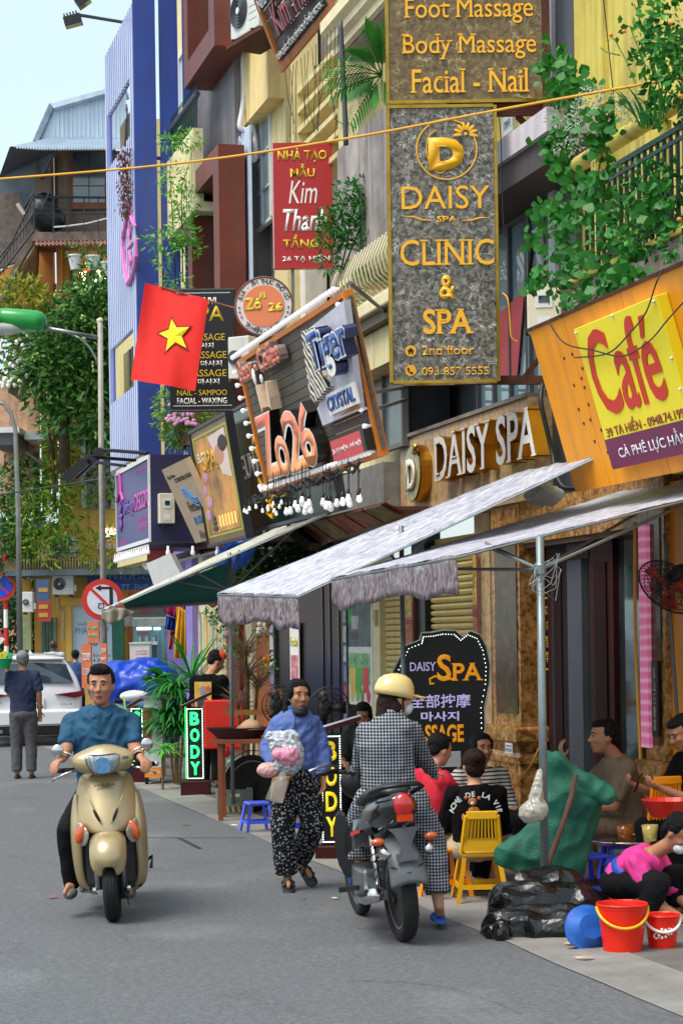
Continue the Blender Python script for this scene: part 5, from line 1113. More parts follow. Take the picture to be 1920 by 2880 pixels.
T(s2,f2,'DAISY',ZB(1195,1280),ZC(237,1440),gl2,y=-.004,depth=.008)
T(s2,f2,'SPA',ZB(1440,1490),(1280+5,720-95),gl2,y=-.004,depth=.008,bold=.02)
T(s2,f2,'CLINIC',ZB(1187,1650),ZG(265,65),gl2,y=-.004,depth=.012,bold=.004,serif=.06,letters=True)
T(s2,f2,'&',ZE(1455,130),(1282,843),gl2,y=-.004,depth=.012,bold=.02)
T(s2,f2,'SPA',ZE(1343,365),ZG(125,538),gl2,y=-.004,depth=.012,bold=.02,serif=.06,letters=True)
T(s2,f2,'2nd floor',ZE(1338,618),ZG(128,680),gl2,y=-.004,depth=.006,bold=.003,serif=.06);T(s2,f2,'093 857 5555',ZE(1337,765),ZG(233,822),gl2,y=-.004,depth=.006,bold=.004,serif=.06)
def disc(root,name,fr,c,r,m,y=-.004,t=.006,inner=None,n=28):
 u,z=fr.uv(*c,d=y);a=[2*PI*k/n for k in range(n)]
 if inner is None:return part(root,name,MB().prism([(u+r*math.cos(q),z+r*math.sin(q))for q in a],y-t,y),m)
 return part(root,name,MB().tube([(u+r*math.cos(q),y,z+r*math.sin(q))for q in a],inner,6,close=True),m)
disc(s2,'icon_disc',f2,ZE(1260,655),.052,gl2);disc(s2,'icon_disc',f2,ZE(1260,790),.052,gl2)
u,z=f2.uv(*ZE(1260,655));part(s2,'house_icon',MB().prism([(u-.022,z-.028),(u-.007,z-.028),(u-.007,z-.01),(u+.007,z-.01),(u+.007,z-.028),(u+.022,z-.028),(u+.022,z),(u+.032,z),(u,z+.032),(u-.032,z),(u-.022,z)],-.014,-.0105),K.black_paint)
u,z=f2.uv(*ZE(1260,790));part(s2,'phone_icon',MB().tube([(u-.022,-.014,z+.024),(u-.024,-.014,z+.002),(u-.006,-.014,z-.018),(u+.02,-.014,z-.024)],[.01,.006,.006,.01],6),K.black_paint)
disc(s2,'logo_ring',f2,ZB(1290+218,1030),.278,gl2,inner=.007,n=48)
cx,cz=f2.uv(*ZB(1508,1030))
part(s2,'logo_curl',MB().tube([(cx+.16*math.cos(t_)*(1-.03*k_)-.06,-.008,cz-.02+.2*math.sin(t_))for k_,t_ in enumerate([R(100+12*j)for j in range(20)])],.005,5),gl2)
u0,z1=f2.uv(*ZB(1380,950),d=-.01);u1,z0=f2.uv(1306,478,d=-.01)
put_text(s2,'D',u0,u1,z0,z1,-.006,gl2,depth=.01,bold=.07,serif=.06,name='logo_letter')
g=MB();uc_,zc_=f2.uv(*ZC(70,925))
for k in range(8):t_=R(-10+k*28);g.ell((uc_+.075*math.cos(t_),-.01,zc_+.075*math.sin(t_)),(.016,.006,.04),Matrix.Rotation(PI/2-t_,3,'Y'),8,5)
g.ell((uc_,-.01,zc_),(.016,.008,.016),n=8,m=5);part(s2,'logo_flower',g,gl2,kind='stuff')
for sgn,a,b in((1,ZB(1210,1490),ZB(1405,1520)),(-1,ZC(40,1520),ZC(235,1500))):
 p0,p1=f2.uv(*a,d=-.006),f2.uv(*b,d=-.006);part(s2,'swash',MB().tube([(p0[0],-.006,p0[1]),((p0[0]*2+p1[0])/3,-.006,(p0[1]*2+p1[1])/3+.008*sgn),((p0[0]+p1[0]*2)/3,-.006,(p0[1]+p1[1]*2)/3-.008*sgn),(p1[0],-.006,p1[1])],[.002,.008,.008,.002],6),gl2)
wire('dangling_wire',[P(*ZG(325,255),18.4),P(*ZG(360,300),18.3),P(*ZG(375,450),18.3),P(*ZG(385,560),18.3),P(*ZG(430,590),18.3)],.007,K.cord_yellow,'yellow wires dangling from the right edge of the clinic sign','wire')
wire('dangling_wire',[P(*ZC(300,800),18.4),P(*ZC(315,1000),18.35),P(*ZC(320,1300),18.35),P(*ZC(335,1580),18.35),P(*ZC(360,1640),18.35)],.006,blackc,'thin dark wire hanging down right of the D logo','wire')
f,w,h=pxframe((773,402),(938,755),26);f3=f;s3=thing('hanging_sign','red vertical board with yellow and white brush lettering, second floor notice','sign',f3)
rm=mat('board_red','b02020',.4,var=.06);part(s3,'board',MB().box(0,w,0,.12,0,h),rm);part(s3,'edge',MB().box(-.02,-.001,-.005,.12,0,h),mat('edge_pink','d9a0a8',.5))
yl=mat('letter_yellow','d9b81c',.5);
T(s3,f3,'NHÀ TẠO',ZB(345,1020),ZB(685,1120),yl,bold=.025,depth=.006);T(s3,f3,'MẪU',ZB(432,1130),ZB(602,1222),yl,bold=.025,depth=.006)
T(s3,f3,'Kim',ZB(420,1245),ZB(618,1400),wl2,bold=.02,depth=.006,shear=.25);T(s3,f3,'Thanh',ZB(380,1440),ZB(690,1592),wl2,bold=.02,depth=.006,shear=.25)
T(s3,f3,'TẦNG 2',ZB(382,1618),ZB(700,1708),yl,bold=.025,depth=.006);T(s3,f3,'26 TẠ HIỆN',ZE(378,-10),ZE(705,42),wl2,bold=.02,depth=.006)
part(s3,'bracket',MB().beam((w+.1,.05,h+.02),(w+.1,.05,-.5),.05,.05).beam((w*.3,.06,-.002),(w*.3,.06,-.6),.04,.04),K.old_steel,kind='stuff')
def slatsign(fr,w,h,root,fm,sm,n,fw=.07,gap=.35,dep=.05):
 part(root,'frame',MB().box(0,w,-dep,.0,h-fw,h).box(0,w,-dep,.0,0,fw).box(0,fw,-dep,.0,fw+.001,h-fw-.001).box(w-fw,w,-dep,.0,fw+.001,h-fw-.001),fm,kind='stuff')
 for i in range(n):z=fw+(h-2*fw)*(i+.5)/n;part(root,'slat',MB().box(fw*.5,w-fw*.5,.001,.03,z-(h/n)*(1-gap)/2,z+(h/n)*(1-gap)/2),sm)
f4,h4=leanfr(ZB(390,495),ZB(232,70),-1.1);w4=f4.uv(*ZB(752,60))[0];s4=thing('slatted_sign','orange wood framed slatted sign with red and white letters cut by the picture top','sign',f4)
orw=mat('orange_wood','a8642a',.6,var=.2,scale=4,stretch=(1,1,.2));dsl=mat('dark_slat','54484a',.6,var=.2,scale=3)
slatsign(f4,w4,h4*1.25,s4,orw,dsl,6,fw=.09)
for s_,x0,x1,z0,z1,m_ in(('TOÀN QUỐC ĐỒ DA, TÚI XÁCH, ĐỒ HIỆU, VECTOR',.07,.93,.09,.22,wl2),('Kim Thanh',.22,.95,.32,.68,mat('letter_crimson','c22c3c',.4)),('Nhà May',.08,.4,.70,.88,wl2)):put_text(s4,s_,w4*x0,w4*x1,h4*1.25*z0,h4*1.25*z1,-.03,m_,depth=.06,bold=.02,side=K.dark_grey)
f,w,h=pxframe((479,817),(663,1153),29.5);f5=f;s5=thing('hanging_sign','black vertical board with yellow and white massage list behind the flag','sign',f5)
part(s5,'board',MB().box(0,w,0,.15,0,h),mat('board_black','0d0f14',.4));part(s5,'rim',MB().box(-.01,w+.01,-.006,.16,h+.001,h+.02).box(-.01,w+.01,-.006,.16,-.02,-.001),K.dark_grey,kind='stuff')
for s_,a,b,m_ in(('EUVI',ZD(1380,285),ZD(1490,335),wl2),('SPA',ZD(1300,345),ZD(1545,450),yl),('MASSAGE',ZD(1290,535),ZD(1550,582),yl),('마사지',ZD(1345,598),ZD(1472,636),wl2),('MASSAGE',ZD(1300,657),ZD(1562,705),yl),('마사지',ZD(1385,720),ZD(1530,760),wl2),('MASSAGE',ZD(1280,783),ZD(1562,830),yl),('마사지',ZD(1365,845),ZD(1512,885),wl2),('NAIL - SAMPOO',ZD(1222,922),ZD(1565,960),yl),('FACIAL - WAXING',ZD(1222,977),ZD(1565,1018),wl2)):T(s5,f5,s_,a,b,m_,bold=.012,depth=.006)
dot=MB().box(0,.018,-.006,-.001,0,.018);g=MB()
for i in range(40):
 for(x,z)in((.05+(w-.1)*i/40,.05),(.05+(w-.1)*i/40,h-.05)):g.box(x,x+.014,-.005,-.001,z,z+.014)
part(s5,'dotted_line',g,K.white_frame,kind='stuff')
YFl=27.5;C0=[P(*ZD(1000,185),YFl),P(*ZD(1440,310),YFl-.3),P(*ZD(1345,930),YFl-.35),P(*ZD(900,850),YFl)]
base=C0[1].copy();rows=[]
def flp(u,v):
 p=C0[0].lerp(C0[1],u).lerp(C0[3].lerp(C0[2],u),v);return p-base+V((0,.05*math.sin(u*5+v*2)+.02*math.sin(u*13-v*3),.015*math.sin(u*9)*(1-v)))
rows=[[flp(i/24,j/30)for i in range(25)]for j in range(31)]
fo_=Fr(base,(1,0,0));fl=thing('flag','red flag with yellow star hanging from a slanting pole','flag',fo_)
part(fl,'cloth',MB().grid(rows),mat('flag_red','e0160a',.7,var=.06,bump=.1,bscale=40),smooth=True)
sc_=fo_.uv(*ZD(1195,545),d=-.35)
def star(r,k=.40,rot=0,y=0):return[(sc_[0]+(r if i%2==0 else r*k)*math.cos(PI/2+i*PI/5+rot),y,sc_[1]+(r if i%2==0 else r*k)*math.sin(PI/2+i*PI/5+rot))for i in range(10)]
star_px=[(1178,425),(1215,487),(1305,492),(1250,550),(1285,635),(1208,590),(1140,650),(1155,562),(1088,518),(1160,497)]
def starmesh(gf,off):
 c=ZD(1200,545);out=[]
 for x,y in star_px:
  x2,y2=ZD(x,y);x2=c[0]+(x2-c[0])*gf;y2=c[1]+(y2-c[1])*gf;u,z=fo_.uv(x2,y2,d=0)
  best=min(((q.x-u)**2+(q.z-z)**2,q.y)for r_ in rows for q in r_);out.append((u,best[1]-off,z))
 cc=fo_.uv(*c);best=min(((q.x-cc[0])**2+(q.z-cc[1])**2,q.y)for r_ in rows for q in r_);m_=MB();m_.add([(cc[0],best[1]-off,cc[1])]+out,[(0,i+1,(i+1)%10+1)for i in range(10)]);return m_
part(fl,'star_shadow_edge',starmesh(1.22,.012),mat('flag_dark','8a0f0a',.7));part(fl,'star',starmesh(1.0,.02),mat('flag_yellow','f6e012',.7),solid=.004)
e=P(*ZE(60,362),YFl-.6)-base;part(fl,'pole',MB().tube([C0[0].lerp(C0[1],.25)-base+V((0,.03,.01)),V((0,0,0)),e,e+(e.normalized()*.6)],.014,8),K.brick_brown,smooth=True)
p=P(742,861,22.6);fr7=Fr(p-V((0,0,.335)),(1,-.12,0));s7=thing('round_sign','round white rimmed orange bar sign above the bulb framed board','sign',fr7);rr=.328
part(s7,'drum',MB().lathe([(.01,.14),(rr,.14),(rr*1.0,0),(rr*.97,-.005),(.01,-.005)],(0,0,.335),(0,1,0),48),mat('drum_white','d8cfcc',.4,var=.04));part(s7,'rim',MB().tube([(rr*math.cos(a),-.004,.335+rr*math.sin(a))for a in[2*PI*k/48 for k in range(48)]],.012,6,close=True),mat('rim_brown','7a4a3c',.4))
part(s7,'face',MB().lathe([(.01,0),(rr*.72,0),(rr*.72,.006),(.01,.006)],(0,-.013,.335),(0,1,0),40),mat('orange_face','dc7d52',.5,var=.04))
gz=mat('zo_yellow','e2c23a',.5);put_text(s7,'Zô',-.22,-.02,.29,.43,-.016,gz,depth=.004,bold=.04);put_text(s7,'26',.05,.22,.27,.37,-.016,gz,depth=.004,bold=.04);part(s7,'beer_mugs',MB().prism([(-.05,.43),(-.02,.42),(-.01,.49),(-.04,.49)],-.02,-.016).prism([(0,.42),(.03,.43),(.02,.49),(-.008,.49)],-.02,-.016),gz)
def arctext(root,s,r,a0,a1,y,size,m,cz,flip=False):
 n=len(s);root2=root
 for i,c in enumerate(s):
  if c==' ':continue
  a=a0+(a1-a0)*i/(n-1);me=textmesh(c,0,.02);n_=len(me.vertices)
  if not n_:continue
  co=np.empty(n_*3);me.vertices.foreach_get('co',co);co=co.reshape(-1,3);co[:,0]-=(co[:,0].min()+co[:,0].max())/2;co[:,1]-=.35;co[:,:2]*=size
  th=(a-PI/2)if not flip else(a+PI/2);X=co[:,0]*math.cos(th)-co[:,1]*math.sin(th)+r*math.cos(a);Z=co[:,0]*math.sin(th)+co[:,1]*math.cos(th)+r*math.sin(a)+cz
  me.vertices.foreach_set('co',np.stack([X,np.full(n_,y),Z],1).ravel());me.update();part(root,'letter',me,m)
arctext(s7,'BIA - ẨM THỰC PHỐ CỔ',rr*.855,R(160),R(18),-.014,.068,K.black_paint,.335);arctext(s7,'TẠ HIỆN - HÀ NỘI',rr*.855,R(226),R(312),-.014,.068,K.black_paint,.335,flip=True)
for a in(R(182),R(193),R(205),R(-4),R(-16),R(-28)):
 x,z=rr*.86*math.cos(a),.335+rr*.86*math.sin(a);part(s7,'star',MB().prism([(x+(.016 if k%2==0 else .007)*math.cos(PI/2+k*PI/5),z+(.016 if k%2==0 else .007)*math.sin(PI/2+k*PI/5))for k in range(10)],-.016,-.012),K.black_paint)
DZ=-2.0
f8,h8=leanfr(ZE(287,1635),ZE(82,718),DZ);w8=f8.uv(*ZE(1083,1440))[0];s8=thing('bar_sign','large slatted Zô 26 bar sign in orange frame edged with white bulbs','sign',f8)
of_=mat('orange_frame','d07416',.5,var=.15,scale=2);slm=mat('wood_slat','5a5248',.6,var=.25,scale=3,stretch=(.3,1,4))
part(s8,'frame',MB().box(0,w8,-.03,.06,h8-.05,h8).box(0,w8,-.03,.06,0,.05).box(0,.05,-.03,.06,.051,h8-.051).box(w8-.06,w8,-.03,.06,.051,h8-.051),of_,kind='stuff')
for i in range(15):z=.06+(h8-.12)*(i+.5)/15;part(s8,'slat',MB().box(.02,w8+.07,.0,.025,z-.043,z+.043),slm)
def uvz8(x,y,d=0):return f8.uv(*ZE(x,y),d=d)
org=bpy.data.materials.new('letter_gradient');MATS['letter_gradient']=org;org.use_nodes=True;nt=org.node_tree;tc=N(nt,'TexCoord');sp=N(nt,'SeparateXYZ');nt.links.new(tc.outputs['Object'],sp.inputs[0])
mr=N(nt,'MapRange');mr.inputs[1].default_value=h8*.05;mr.inputs[2].default_value=h8*.55;nt.links.new(sp.outputs[2],mr.inputs[0]);rg=ramp(nt,mr.outputs[0],[(0,'f0a05c'),(.5,'ea8a62'),(1,'dd6a5c')]);nt.links.new(rg.outputs[0],nt.nodes['Principled BSDF'].inputs['Base Color'])
dk=mat('letter_side','14130f',.35)
def T8(s,a,b,m,dep,side=dk,**k):
 u0,_=f8.uv(*a,d=-dep);u1,_=f8.uv(*b,d=-dep);um=((a[0]+b[0])/2,0);z1=f8.uv(um[0],a[1],d=-dep)[1];z0=f8.uv(um[0],b[1],d=-dep)[1]
 put_text(s8,s,u0,u1,z0,z1,-.035,m,depth=dep,side=side,letters=True,**k)
def halo(s,x0,x1,z0,z1,dep,m,halo_m,bold,side=dk,**k):
 put_text(s8,s,x0,x1,z0,z1,-.035,halo_m,depth=dep,side=side,letters=True,bold=bold+.03,**k);pad=(z1-z0)*.02;put_text(s8,s,x0+pad,x1-pad,z0+pad,z1-pad,-.035-dep,m,depth=.004,bold=bold,name='letter_face',**k)
def pz(x,y,d):u,z=f8.uv(*ZE(x,y),d=d);return(u,z)
for ch_,xa_,xb_,ya_,yb_ in(('Z',232,345,1065,1550),('o',345,428,1220,1530),('2',405,520,1035,1505),('6',500,598,985,1475)):
 xm_=(xa_+xb_)/2;ym_=(ya_+yb_)/2;halo(ch_,pz(xa_,ym_,-.13)[0]-.03,pz(xb_,ym_,-.13)[0]+.04,pz(xm_,yb_,-.13)[1],pz(xm_,ya_,-.13)[1],.11,org,wl2,.02)
halo('Beer - Coffee',w8*.07,w8*.49,h8*.80,h8*.965,.09,mat('coffee_red','c85f45',.5),wl2,.03,side=mat('letter_side_brown','7a6660',.5))
for cx_,cz_ in((.245,.56),(.33,.55)):
 x=w8*cx_;z=h8*cz_+.1;sx=1 if cx_<.3 else-1;part(s8,'bottle_cutout',MB().prism([(x-.05*sx,z+.16),(x-.01*sx,z+.17),(x+.02*sx,z+.03),(x+.04*sx,z-.08),(x-.01*sx,z-.13),(x-.04*sx,z+.0)],-.15,-.035),mat('bottle_cream','e8c9a8',.4))
for cx_,cz_,r_ in((.235,.80,.09),(.30,.76,.05)):part(s8,'splash',MB().ell((w8*cx_,-.14,h8*cz_),(r_*.5,.02,r_),n=8,m=6),wl2)
def pz(x,y,d):u,z=f8.uv(*ZE(x,y),d=d);return(u,z)
wpan=[pz(505,520,-.1),pz(560,500,-.1),pz(800,305,-.1),pz(905,1060,-.1),pz(655,1170,-.1),pz(615,1050,-.1),pz(655,980,-.1)]
part(s8,'brand_board',MB().prism(wpan,-.10,-.04),mat('board_pale','c9c6d2',.4,var=.12));part(s8,'orange_corner',MB().prism([pz(760,1105,-.12),pz(885,1010,-.12),pz(900,1050,-.12)],-.104,-.1005),orw)
tp=bpy.data.materials.new('striped_patch');MATS['striped_patch']=tp;tp.use_nodes=True;nt=tp.node_tree;w_=N(nt,'TexWave',bands_direction='DIAGONAL');w_.inputs['Scale'].default_value=6;w_.inputs['Distortion'].default_value=5;w_.inputs['Detail'].default_value=3
tc=N(nt,'TexCoord');nt.links.new(tc.outputs['Object'],w_.inputs[0]);rg=ramp(nt,w_.outputs[0],[(.3,'1f3a34'),(.5,'c48a4e'),(.75,'ece6dc')]);nt.links.new(rg.outputs[0],nt.nodes['Principled BSDF'].inputs['Base Color'])
part(s8,'striped_patch',MB().prism([pz(505,525,-.16),pz(560,500,-.16),pz(590,700,-.16),pz(690,900,-.16),pz(600,1010,-.16),pz(565,960,-.16)],-.16,-.101),tp)
nb_=mat('brand_blue','1f4c9a',.3,var=.15);ns=mat('brand_navy','0f1f4e',.35)
def bp_(x,y,d=-.2):return pz(x,y,d)
u0,z0=pz(585,790,-.22);u1,z1=pz(800,470,-.22);
put_text(s8,'Tiger',u0,u1,pz(690,850,-.22)[1],pz(690,440,-.22)[1],-.105,wl2,depth=.12,bold=.05,serif=.06,side=ns,letters=True);put_text(s8,'Tiger',u0+.02,u1-.02,pz(690,850,-.22)[1]+.02,pz(690,440,-.22)[1]-.02,-.226,nb_,depth=.006,bold=.02,serif=.02,name='letter_face')
u0,_=pz(680,1000,-.14);u1,_=pz(865,940,-.14);zc1=pz(770,935,-.14)[1];zc0=pz(770,1045,-.14)[1];part(s8,'crystal_box',MB().box(u0-.02,u1+.03,-.13,-.105,zc0-.03,zc1+.03),wl2);put_text(s8,'CRYSTAL',u0,u1,zc0,zc1,-.132,nb_,depth=.01,bold=.02)
u0,_=pz(730,1400,-.12);u1,_=pz(908,1210,-.12);zr1=pz(820,1235,-.12)[1];zr0=pz(820,1390,-.12)[1];part(s8,'address_box',MB().box(u0,u1,-.12,-.03,zr0,zr1),mat('box_red','d8434a',.4));part(s8,'address_box_side',MB().box(u1+.001,u1+.1,-.118,-.03,zr0,zr1),dk);put_text(s8,'26 TẠ HIỆN - HÀ NỘI',u0+.03,u1-.02,zr0+(zr1-zr0)*.3,zr0+(zr1-zr0)*.65,-.122,wl2,depth=.003,bold=.01)
bulbm=MB().lathe([(.001,-.12),(.03,-.11),(.045,-.075),(.03,-.03),(.018,0),(.018,.05),(.001,.052)],ax=(0,1,0),n=10).mesh('bulb',True);bw=mat('bulb_white','f2f2f4',.25,emit=.15,spec=.8)
def bulb(x,z,sz=1.0):o=part(s8,'bulb',bulbm,bw);o.location=(x,-.04,z);o.scale=(sz*.66,sz*.5,sz*.66)
for i in range(38):bulb(.02+(w8-.02)*i/37*.97,h8+.04)
for i in range(38):bulb(-.02+(w8)*i/37*.97,.06)
for i in range(10):bulb(-.05,h8*(.92-.095*i))
for i in range(9):bulb(w8-.1,h8*(.93-.105*i))
for i,(x0,y0,x1,y1)in enumerate(((840,185,1120,415),(1000,940,1225,905),(1010,1060,1225,990))):
 a=f8.M.inverted()@P(*ZE(x0,y0),0.0001)if 0 else None
 p0=f8.uv(*ZE(x0,y0),d=.05);q=FAC.uv(*ZE(x1,y1),d=-.4);qw=f8.L(FAC.W(q[0],-.4,q[1]));part(s8,'stay_rod',MB().tube([(p0[0],.05,p0[1]),tuple(qw)],.02,6),K.old_steel)
gbase=f8.W(0,-.2,-.1);gf=Fr(gbase,XF);gt=thing('festoon_lights','garland of round white bulbs in black sockets hanging under the bar sign','string lights',gf)
part(gt,'wire',MB().tube([(x*w8/30,-.02+.02*math.sin(x),.05+.03*math.sin(x*1.3))for x in range(31)],.016,5),blackc);part(gt,'tangle',MB().tube([(x*w8/90,-.04+.05*math.sin(x*2.1),.05+.05*math.sin(x*1.7))for x in range(91)],.009,4),blackc)
sock=MB().lathe([(.001,0),(.022,0),(.024,-.07),(.018,-.075)][::-1],n=8).mesh('socket',True);bl3=MB().lathe([(.001,-.2),(.035,-.185),(.045,-.15),(.028,-.1),(.02,-.07)],n=10).mesh('bulb',True);cord=MB().tube([(0,0,0),(0,0,.28)],.004,4).mesh('cord')
rg_=random.Random(3)
for i in range(36):
 x=w8*(.02+.98*(i+rg_.uniform(-.3,.3))/36);dz=-.02-.13*(i/36)+rg_.uniform(-.05,.05);y=-.05+rg_.uniform(-.12,.08);sc=1.0 if i>13 else .62
 o=part(gt,'socket',sock,blackc);o.location=(x,y,dz);o.scale=(sc*.66,)*3;
 if i!=35:c=part(gt,'bulb',bl3,bw);c.location=(x,y,dz);c.scale=(sc*.66,)*3
 c=part(gt,'cord',cord,blackc);c.location=(x,y,dz)
def fsign(name,label,bl,tl,br,d,m,rim=None,th=.08):
 f,h=leanfr(bl,tl,d);w=f.uv(*br)[0];t=thing(name,label,'sign',f);part(t,'board',MB().box(0,w,0,th,0,h),m)
 if rim:part(t,'rim',MB().box(-.03,w+.03,-.02,th,h+.001,h+.04).box(-.03,w+.03,-.02,th,-.04,-.001).box(-.03,-.001,-.02,th,0,h).box(w+.001,w+.03,-.02,th,0,h),rim,kind='stuff')
 return t,f,w,h
t,f,w,h=fsign('spa_poster_sign','framed spa poster with candles and flowers left of the green sign',(588,1531),(535,1222),(692,1494),-2.0,mat('poster_base','7a5a3c',.4,var=.3,scale=2),mat('rim_black','202228',.4))
for(x0,x1,z0,z1,c)in((.05,.95,.93,.95,'9aa02a'),(.05,.95,.05,.07,'9aa02a'),(.04,.07,.05,.95,'9aa02a'),(.93,.96,.05,.95,'9aa02a')):part(t,'border_line',MB().box(w*x0,w*x1,-.004-.001*(z0>.06),-.001,h*z0,h*z1),mat('lime_line','a8a82c',.5))
part(t,'picture',MB().box(w*.08,w*.92,-.003,-.001,h*.08,h*.92),mat('sunset','d99a4a',.5,col2='4a3020',scale=1.1,thresh=(.35,.6)))
part(t,'picture',MB().prism([(w*.45,h*.9),(w*.9,h*.92),(w*.9,h*.5),(w*.7,h*.55)],-.006,-.0035),mat('towel_pale','d8c4bc',.6,var=.1));part(t,'picture',MB().ell((w*.68,-.006,h*.72),(w*.12,.003,h*.09),n=12,m=6),mat('skin_print','c98a6a',.6));part(t,'picture',MB().ell((w*.80,-.007,h*.8),(w*.12,.004,h*.07),n=12,m=6),mat('hair_print','33221a',.6))
put_text(t,'EUVI',w*.1,w*.32,h*.72,h*.8,-.006,wl2,depth=.003);put_text(t,'SPA',w*.22,w*.62,h*.62,h*.8,-.008,mat('logo_orange','e0a82a',.5),depth=.004,bold=.02,serif=.06)
for k in range(4):part(t,'petal_print',MB().ell((w*(.14+.09*(k%2)),-.006,h*(.25+.11*k)),(w*.07,.003,h*.05),n=8,m=5),mat('orchid','c894b8',.5,var=.2))
for k in range(6):part(t,'candle_print',MB().box(w*(.4+.08*k),w*(.44+.08*k),-.006,-.0035,h*.12,h*.22),mat('candle','f0c060',.5,emit=.3));
for k,(zz1_,rr_)in enumerate(((.12,.07),(.17,.055),(.21,.045))):part(t,'stone_print',MB().ell((w*.28,-.008,h*zz1_),(w*rr_,.004,h*.025),n=8,m=5),K.black_paint)
t,f,w,h=fsign('green_spa_sign','dark green glossy spa sign with gold flourish mostly behind the bar sign',(697,1492),(643,1168),(950,1400),-1.7,mat('sign_green','14332a',.15,var=.5,scale=1.2),K.dark_grey)
put_text(t,'EUVI',w*.06,w*.26,h*.42,h*.62,-.003,wl2,depth=.01,serif=.06);put_text(t,'S',w*.24,w*.42,h*.22,h*.78,-.003,gl2,depth=.02,bold=.02);part(t,'flourish',MB().tube([(w*.3,-.01,h*.2),(w*.36,-.01,h*.12),(w*.33,-.01,h*.05),(w*.28,-.01,h*.1),(w*.36,-.01,h*.22),(w*.5,-.01,h*.2)],.02,6),gl2)
t,f,w,h=fsign('tan_sign','tan company board with blue strokes beside the navy sign box',(550,1528),(455,1322),(620,1508),-1.9,mat('tan_board','bfa88a',.5,var=.08))
brn=mat('ink_brown','4a3c32',.6)
for s_,x0,x1,z0,z1,m_ in(('C.TY TNHH TM&DL AN TOÀN G',.3,.98,.78,.85,brn),('Thép Vietnam',.08,.4,.84,.9,brn),('Vietnam',.34,.82,.38,.52,brn),('BUSINESS',.36,.98,.22,.32,K.ink_board),('Ahmed',.3,.8,.03,.14,brn)):put_text(t,s_,w*x0,w*x1,h*z0,h*z1,-.002,m_,depth=.004,bold=.01)
for k in range(3):part(t,'blue_stroke',MB().tube([(w*.42,-.006,h*(.70-.05*k)),(w*.55,-.006,h*(.68-.05*k)),(w*.7,-.006,h*(.56-.05*k)),(w*.82,-.006,h*(.52-.05*k))],.018,5),mat('stroke_blue','3f7fb8',.5))
for i,(x0,y0,x1,y1)in enumerate(((1000,1358,700,1335),(920,1408,640,1385),(850,1447,580,1410))):
 a=B7.fr.uv(*ZD(x0,y0),d=D7-.1);A=B7.fr.W(a[0],D7-.06,a[1]);Bp=P(*ZD(x1,y1),33.2-.3*i);t=thing('flood_lamp',('upper','middle','lower')[i]+' black floodlight on a long arm below the blue screen','lamp',Fr(A,(1,0,0)),'floodlights on long arms')
 part(t,'arm',MB().tube([(0,0,0),Bp-A],.03,6),K.black_paint);q=Bp-A;M_=Matrix.Translation(q)@Matrix.Rotation(R(-42),4,'Y');g=MB().box(-.45,.02,-.06,.06,-.1,.04,M_)
 part(t,'lamp_head',g,K.black_paint)
 fins=MB().box(-.004,.004,-.06,.06,.041,.09)
 fm_e=fins.mesh('fin');
 for k in range(6):o=part(t,'cooling_fin',fm_e,K.black_paint);o.matrix_local=M_@Matrix.Translation((-.4+.07*k,0,0))
A=P(350,63,36);t=thing('flood_lamp','black floodlight on an arm at the very top of the blue screen','lamp',Fr(A,(1,0,0)));q=P(222,42,35.5)-A
part(t,'arm',MB().tube([(0,0,0),q],.03,6),K.dark_grey);M_=Matrix.Translation(q)@Matrix.Rotation(R(-14),4,'Y');part(t,'lamp_head',MB().box(-.28,.03,-.12,.12,-.16,0,M_),K.black_paint);part(t,'lens',MB().box(-.26,.01,-.10,.10,-.165,-.161,M_),K.window_dark)
for k in range(5):part(t,'cooling_fin',MB().box(-.26+.055*k,-.235+.055*k,-.1,.1,.001,.06,M_),K.black_paint)
A=P(250,-30,36);t=thing('flood_lamp','partly visible floodlight cut off by the picture top above the first','lamp',Fr(A,(1,0,0)));M_=Matrix.Translation(P(232,0,35.5)-A)@Matrix.Rotation(R(-35),4,'Y');part(t,'lamp_head',MB().box(-.13,.12,-.12,.12,-.1,.06,M_),K.black_paint);part(t,'lens',MB().box(-.12,.11,-.1,.1,-.105,-.101,M_),K.window_dark)
t=thing('festoon_lights','row of white bulbs under the navy décor sign box','string lights',FDc);part(t,'wire',MB().box(-.05,dw+.02,-.06,-.04,-.06,-.04),K.white_frame)
bsm=MB().lathe([(.001,-.2),(.04,-.19),(.05,-.14),(.03,-.09),(.025,-.02),(.001,-.02)],n=8).mesh('bulb',True)
for i in range(16):o=part(t,'bulb',bsm,bw);o.location=(dw*i/15,-.05,-.05);o.scale=(.55,.55,.7)
for i in range(5):o=part(t,'bulb',bsm,bw);o.location=(dw+.02,.25+.38*i,-.05);o.scale=(.7,.7,.8)
u,z=B7.fr.uv(*ZA(862,1010),D7-.12)if 0 else B7.fr.uv(*ZA(862,1010),d=D7-.12);t=thing('hanging_creeper','dry brown hanging creeper on a hook against the blue screen','plant',B7.fr.sub(u,D7-.12,z-1.4));part(t,'hook',MB().tube([(.2,0,1.95),(.24,0,2.05),(.28,0,1.98),(.26,0,1.8),(.1,0,1.55),(0,0,1.4)],.016,5),K.dark_grey)
def cpl():
 a=random.random();x=random.gauss(0,.14*(1-a*.4));zz_=1.35-a*1.15;return(x*1.2,random.gauss(0,.06),zz_),(random.uniform(-.3,.3),random.uniform(-.4,.2),-1)
part(t,'foliage',leaves(700,cpl,.06),leafmat('dry_leaf',[(.2,'4a2e22'),(.5,'6b4232'),(.8,'8a5a40')],5),kind='stuff')
wire('street_cable',[P(-60,508,20),P(480,462,19),P(960,392,18),P(1440,302,16.2),P(1960,210,14)],.011,mat('cable_yellow','d9a024',.5,var=.1),'thick yellow cable strung across the whole street overhead','cable')
